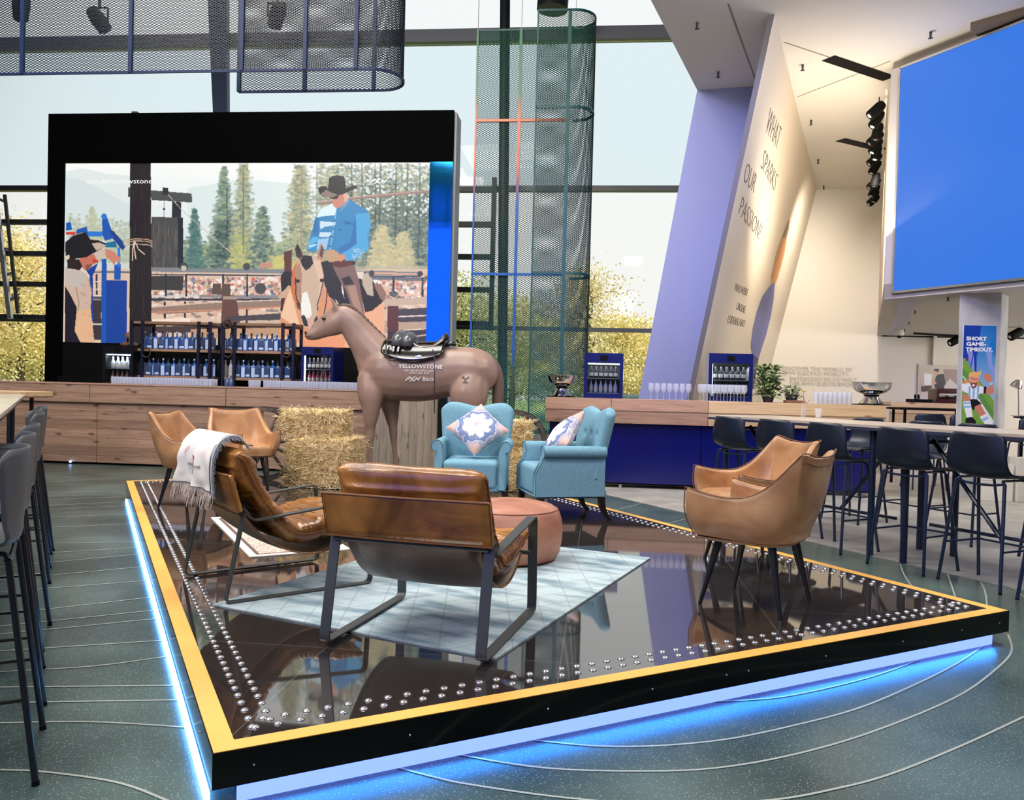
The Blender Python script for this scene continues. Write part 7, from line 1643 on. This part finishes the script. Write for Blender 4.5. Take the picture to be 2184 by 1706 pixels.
pp_.poly(D([(1375, 1110), (1400, 1060), (1470, 1050), (1520, 1085), (1510, 1180), (1460, 1260), (1420, 1260), (1385, 1190)]), sk2); pp_.poly(D([(1390, 1180), (1420, 1200), (1480, 1195), (1500, 1170), (1470, 1260), (1420, 1270)]), (126, 66, 52)); pp_.poly(D([(1375, 1110), (1390, 1070), (1440, 1050), (1500, 1060), (1545, 1030), (1530, 1100), (1480, 1120)]), (236, 182, 110)); pp_.poly(D([(1425, 1215), (1460, 1215), (1450, 1240), (1425, 1240)]), (250, 250, 250))
pp_.line(D([(1410, 1130), (1450, 1150)]), 1.2, (60, 30, 30)); pp_.line(D([(1460, 1155), (1500, 1150)]), 1.2, (60, 30, 30))
pp_.poly(D([(1290, 1360), (1340, 1340), (1400, 1380), (1400, 1440), (1310, 1440)]), sk); pp_.poly(D([(1390, 1410), (1480, 1410), (1550, 1470), (1470, 1500), (1440, 1560), (1400, 1500)]), (22, 18, 28)); pp_.poly(D([(1300, 1440), (1400, 1430), (1430, 1640), (1350, 1650)]), (238, 238, 248))
for y in (1450, 1500): pp_.poly(D([(1305, y), (1402, y-8), (1406, y+18), (1310, y+26)]), (140, 190, 230))
pp_.poly(D([(1345, 1650), (1420, 1640), (1470, 1690), (1470, 1760), (1370, 1760), (1330, 1700)]), (24, 20, 26)); pp_.poly(D([(1450, 1510), (1530, 1470), (1600, 1600), (1520, 1640)]), sk); pp_.poly(D([(1520, 1640), (1600, 1600), (1700, 1740), (1640, 1800)]), (238, 238, 248)); pp_.poly(D([(1535, 1670), (1620, 1630), (1640, 1660), (1560, 1705)]), (150, 196, 232))
pp_.store(po.data)
mlp = mat('poster_white_letter', L(236, 236, 246), .5)
for i, (tx_, px0, px1, py) in enumerate([('SHORT', 2061, 2105, 725.5), ('GAME-', 2061, 2103, 737), ('TIMEOUT.', 2060, 2118, 748.5)]):
    p = onY(px0, py, PY-.002); w_ = onY(px1, py, PY-.002).x-p.x; o = text_mesh('poster_lettering', tx_, .066, mlp, Matrix.Identity(4), pz, extrude=.0008, bold=.003)
    xs = [v.co.x for v in o.data.vertices]; o.data.transform(Matrix.Translation((p.x, PY-.002, p.z)) @ Matrix.Rotation(PI/2, 4, 'X') @ Matrix.Diagonal((w_/(max(xs)-min(xs)), 1, 1, 1)))
# ================================================================== UNDER THE GALLERY
MB_ = lambda: MB()
wc = thing('service_counter', 'light wooden service counter between the right bar and the pillar', 'counter', (0, 0, 0)); CYY = 13.6
xa_, xb2 = onY(1899, 880, CYY).x, onY(2060, 880, CYY).x; zc_ = onY(1940, 858, CYY).z
MB().box(xa_, xb2, CYY, CYY+.05, zc_-.34, zc_).build('front_board', M['oak_light'], wc); MB().box(xa_, xb2, CYY+.051, CYY+.7, zc_-.04, zc_-.001).build('counter_top', M['oak_light'], wc); MB().box(xa_+.05, xb2, CYY+.08, CYY+.68, 0, zc_-.34).build('body', mat('counter_body_white', L(206, 196, 184), .6), wc)
for k in range(3):
    x = onY(1935+k*18, 850, CYY+.3).x; o = MB().box(0, .12, 0, .12, 0, .055).build('black_box', M['black'], loc=(x, CYY+.25, zc_+.0), bevel=.004); tag(o, 'small black box on the service counter, %s of three in a row' % ('leftmost', 'middle', 'rightmost')[k], 'box', 'black boxes on the service counter')
for k, px in enumerate((1955, 1962)): x = onY(px, 850, CYY+.42).x; o = MB().lathe([(.022, 0), (.024, .03), (.014, .06), (.02, .10), (.012, .13), (1e-5, .135)], 12).build('pepper_mill', M['black'], loc=(x, CYY+.48, zc_), smooth='auto'); tag(o, 'dark pepper mill behind the black boxes, %s one' % ('left', 'right')[k], 'mill', 'pepper mills on the service counter')
ms = thing('espresso_machine', 'dark red espresso machine on the service counter beside the pillar', 'machine', (onY(2015, 850, CYY+.3).x, CYY+.2, zc_))
MB().box(-.16, .22, 0, .4, .0, .24).build('body', mat('machine_maroon', L(70, 30, 36), .25), ms, bevel=.03); MB().box(-.14, .20, -.06, 0, .10, .16).build('group_head', M['steel'], ms, bevel=.01)
for k in range(2): MB().tube([(-.05+k*.14, -.06, .12), (-.05+k*.14, -.16, .10)], .012, 8).build('handle', M['black'], ms)
# wall picture of a cook
wp = thing('wall_picture', 'wide kitchen photograph with a man in dark clothes on the far wall', 'picture', (0, 0, 0)); WYP = 18.86
a_, c_ = onY(1962, 780, WYP), onY(2075, 864, WYP)
MB().box(a_.x-.03, c_.x+.03, WYP+.0, WYP+.03, c_.z-.03, a_.z+.03).build('frame', mat('picture_frame_beige', L(206, 196, 180), .6), wp)
po, PP = flat_grid('print', (a_.x, WYP-.004, a_.z-.06), (c_.x, WYP-.004, a_.z-.06), (a_.x, WYP-.004, c_.z), 160, 100, picture_mat('kitchen_picture', False), wp)
qx, qy = project_np(PP); pq = Paint(qx, qy, 160); pq.vgrad([(785, (206, 190, 176)), (830, (190, 170, 160)), (842, (206, 190, 190))])
pq.poly(D([(1050, 1020), (1800, 1020), (1800, 1240), (1050, 1240)]), (150, 130, 124)); pq.poly(D([(800, 1070), (900, 1090), (890, 1230), (800, 1220)]), (236, 236, 240)); pq.poly(D([(760, 1240), (900, 1230), (880, 1310), (755, 1310)]), (70, 56, 56)); pq.poly(D([(960, 1090), (1050, 1080), (1070, 1160), (1080, 1310), (960, 1310), (930, 1230), (945, 1130)]), (34, 34, 46)); pq.poly(D([(920, 1040), (990, 1040), (980, 1090), (955, 1105), (935, 1080)]), (206, 160, 140)); pq.poly(D([(915, 1030), (950, 1008), (990, 1015), (990, 1060), (960, 1050)]), (60, 44, 40)); pq.poly(D([(900, 1180), (960, 1180), (950, 1215), (900, 1210)]), (206, 156, 136)); pq.poly(D([(900, 1270), (1000, 1270), (1000, 1320), (890, 1320)]), (130, 150, 170)); pq.poly(D([(1060, 1240), (1130, 1140), (1230, 1230), (1220, 1280), (1060, 1280)]), (200, 196, 196)); pq.poly(D([(1080, 1280), (1800, 1290), (1800, 1325), (1080, 1325)]), (200, 60, 56)); pq.poly(D([(1230, 1100), (1800, 1080), (1800, 1280), (1230, 1280)]), (60, 60, 76))
pq.store(po.data)
# wall posts and shelf of the far wall
b = MB(); x = onY(1992, 760, 18.85).x; b.box(x-.035, x+.035, 18.8, 18.89, onY(1992, 778, 18.85).z, 2.65); struct(b.build('trim_14', M['white']))
struct(MB().box(6.5, 14, 18.84, 18.895, 2.625, 2.65).build('trim_15', M['black']))
# second high table with dark stools, and a third by the frame edge
def round_table_(label, px, py, y, w_, d_, z_):
    p = onY(px, py, y); r = thing('bistro_table', label, 'table', (p.x, y, .005)); MB().box(-w_/2, w_/2, 0, d_, z_-.03, z_).build('table_top', M['black'], r, bevel=.004)
    for x in (-w_/2+.08, w_/2-.08):
        for yy in (.08, d_-.08): MB().tube([(x, yy, 0), (x, yy, z_-.03)], .02, 10).build('leg', M['black'], r)
    return p
round_table_('thin black high table behind the long high table, left of the pillar', 2005, 870, 11.9, 1.05, .6, 1.12)
round_table_('black high table at the right frame edge beyond the pillar', 2290, 870, 11.2, .9, .6, 1.05)
for k, (px, y, lab) in enumerate([(1974, 11.75, 'black bar stool at the thin black table, left one'), (2048, 11.75, 'black bar stool at the thin black table, partly behind the pillar'), (2195, 10.9, 'black bar stool at the right frame edge beyond the pillar')]):
    p = onY(px, 880, y); dup(st, (p.x, y, .005), 0, lab, 'black bar stools in the rear right corner')
dk = thing('desk_lamp', 'silver work lamp standing on the black table at the right frame edge', 'lamp', (onY(2174, 890, 11.4).x, 11.42, 1.056))
MB().lathe([(.09, 0), (.09, .012), (1e-5, .014)], 20).build('base', M['steel'], dk); MB().tube([(0, 0, .01), (-.01, 0, .3), (-.02, 0, .42)], .009, 8).build('stem', M['steel'], dk)
o = MB().lathe([(.075, -.05), (.06, .0), (.035, .045), (1e-5, .055)], 20).build('shade', M['chrome'], dk, smooth='auto', loc=(-.03, 0, .44)); o.rotation_euler = (0, .4, 0)
# things on the floor by the pillar
p = onZ(2080, 1056, .004); g_ = thing('info_board', 'white standing board with small green print leaning at the foot of the pillar', 'sign', (p.x, 10.62, .004))
MB().box(-.21, .21, 0, .025, 0, .47).build('panel', M['white'], g_)
b = MB(); 
for k in range(5): b.box(-.17, .10-.02*(k % 2), -.002, 0, .34-.03*k, .345-.03*k)
tm_ = mat('grey_print', L(150, 150, 146), .7); o = b.build('text_lines', tm_, g_); o['kind'] = 'stuff'
MB().tube([(.10, -.003, .30), (.13, -.003, .27), (.17, -.003, .33)], .006, 5).build('green_tick', mat('green_print', L(110, 180, 70), .6), g_); MB().tube([(.155, -.003, .25), (.18, -.003, .25)], .006, 5).build('red_mark', mat('red_print', L(200, 60, 70), .6), g_)
o = MB().box(-.08, .16, 0, .2, 0, .55).build('white_plinth', mat('plinth_white', L(214, 210, 204), .6), loc=(onZ(2128, 1056, .004).x, 10.6, .0045), bevel=.003); tag(o, 'plain white plinth between the info board and the black tub', 'plinth')
p = onZ(2150, 1056, .004); tb_ = thing('black_tub', 'small black plastic tub with lid on the floor right of the pillar', 'tub', (p.x, 10.55, .0045))
MB().lathe([(.085, 0), (.09, .01), (.092, .12), (1e-5, .12)], 24).build('body', M['black_metal'], tb_, smooth='auto'); MB().lathe([(.094, .12), (.094, .135), (.088, .142), (1e-5, .142)], 24).build('lid', M['black'], tb_, smooth='auto')
# ceiling fixtures
def spotl(name, label, p, grp, tilt=(0, 0, 0), s_=1.0, emit_=0, up=.10):
    r = thing(name, label, 'spotlight', p, group=grp); M_ = Euler(tilt).to_matrix().to_4x4()
    MB().cone((0, 0, 0), (0, 0, up), .008, .008, 8).build('stem', M['black'], r)
    o = MB().lathe([(.045*s_, -.12*s_), (.05*s_, -.11*s_), (.05*s_, .02*s_), (.038*s_, .05*s_), (1e-5, .055*s_)], 16).build('lamp_head', M['black'], r, smooth='auto'); o.matrix_local = M_
    o = MB().lathe([(1e-5, -.121*s_), (.040*s_, -.119*s_)], 16).build('lens', mat('spot_lens', (0, 0, 0, 1), .4, emit=(1, .9, .75, 1), estr=emit_) if emit_ else M['steel'], r); o.matrix_local = M_
    return r
tk = thing('lighting_track', 'thin white track along the cream side of the gallery holding the spotlights', 'track', (0, 0, 0))
ga = lambda s_, z, off=.05: GA+sd*s_-sn*off+Vector((0, 0, z))
tk0, tk1 = ga(.15, 5.62), ga(6.6, 5.62)
MB().tube([tk0, tk1], 0, flat=(.03, .03)).build('rail', M['white'], tk)
tsl = [(0.35, 1), (.75, 1), (1.35, 0), (1.75, 0), (2.15, 1), (2.5, 1), (3.0, 0), (3.5, 0), (4.4, 0), (4.75, 0), (5.3, 0), (5.75, 0), (6.2, 0)]
for k, (s_, on) in enumerate(tsl):
    spotl('track_spotlight', 'small black track spotlight on the gallery side, number %d counted from the front%s' % (k+1, ', lit' if on else ''), ga(s_, 5.45, .14), 'track spotlights on the gallery side', (0, .8-.3*(k % 3), 0), 1.5, 30 if on else 0, up=.15)
for k, (px, py) in enumerate([(1487, 48), (1532, 153), (1712, 138), (1730, 256), (1745, 340), (1757, 396), (1985, 68)]):
    p = onZ(px, py, ZC); r = thing('sprinkler_head', 'tiny sprinkler head under the plaster ceiling beside the leaning wall', 'sprinkler', (p.x, p.y, ZC), group='sprinklers under the high ceiling')
    MB().cone((0, 0, -.08), (0, 0, 0), .012, .018, 10).build('stem', M['dark_steel'], r); MB().lathe([(1e-5, -.085), (.03, -.082), (.03, -.078), (1e-5, -.076)], 12).build('plate', M['dark_steel'], r)
for k, (px, py) in enumerate([(2022, 634), (1952, 662), (1939, 686), (1929, 702), (1922, 714)]):
    p = onZ(px, py, 2.65); r = thing('sprinkler_head', 'tiny sprinkler head under the low gallery ceiling', 'sprinkler', (p.x, p.y, 2.65), group='sprinklers under the gallery')
    MB().cone((0, 0, -.05), (0, 0, 0), .010, .014, 10).build('stem', M['dark_steel'], r); MB().lathe([(1e-5, -.055), (.026, -.052), (.026, -.048), (1e-5, -.046)], 12).build('plate', M['dark_steel'], r)
p = onY(1917, 735, 17.2); r = thing('dome_camera', 'white dome security camera under the gallery ceiling by the far wall', 'camera', (p.x, p.y, 2.65))
MB().lathe([(.09, 0), (.09, -.09), (.075, -.12), (1e-5, -.12)], 20).build('housing', M['white'], r, smooth='auto'); MB().ball((0, 0, -.12), .055, 16, 10).build('dome', M['black_gloss'], r, smooth=True)
trk = thing('ceiling_track', 'thin black lighting track under the gallery ceiling left of the pillar', 'track', (0, 0, 0)); MB().tube([onZ(1950, 711, 2.63), onZ(2050, 717, 2.63)], 0, flat=(.05, .04)).build('rail', M['black'], trk)
for px, py, lab in ((2042, 728, 'black spotlight under the gallery ceiling left of the pillar'), (2172, 712, 'black spotlight under the gallery ceiling at the right frame edge')):
    p = onZ(px, py-14, 2.65); spotl('ceiling_spotlight', lab, (p.x, p.y, 2.55), 'black ceiling spotlights', (0, 1.1, .3), 1.7, 0, up=.10)
p = onY(1110, 40, 14.0)
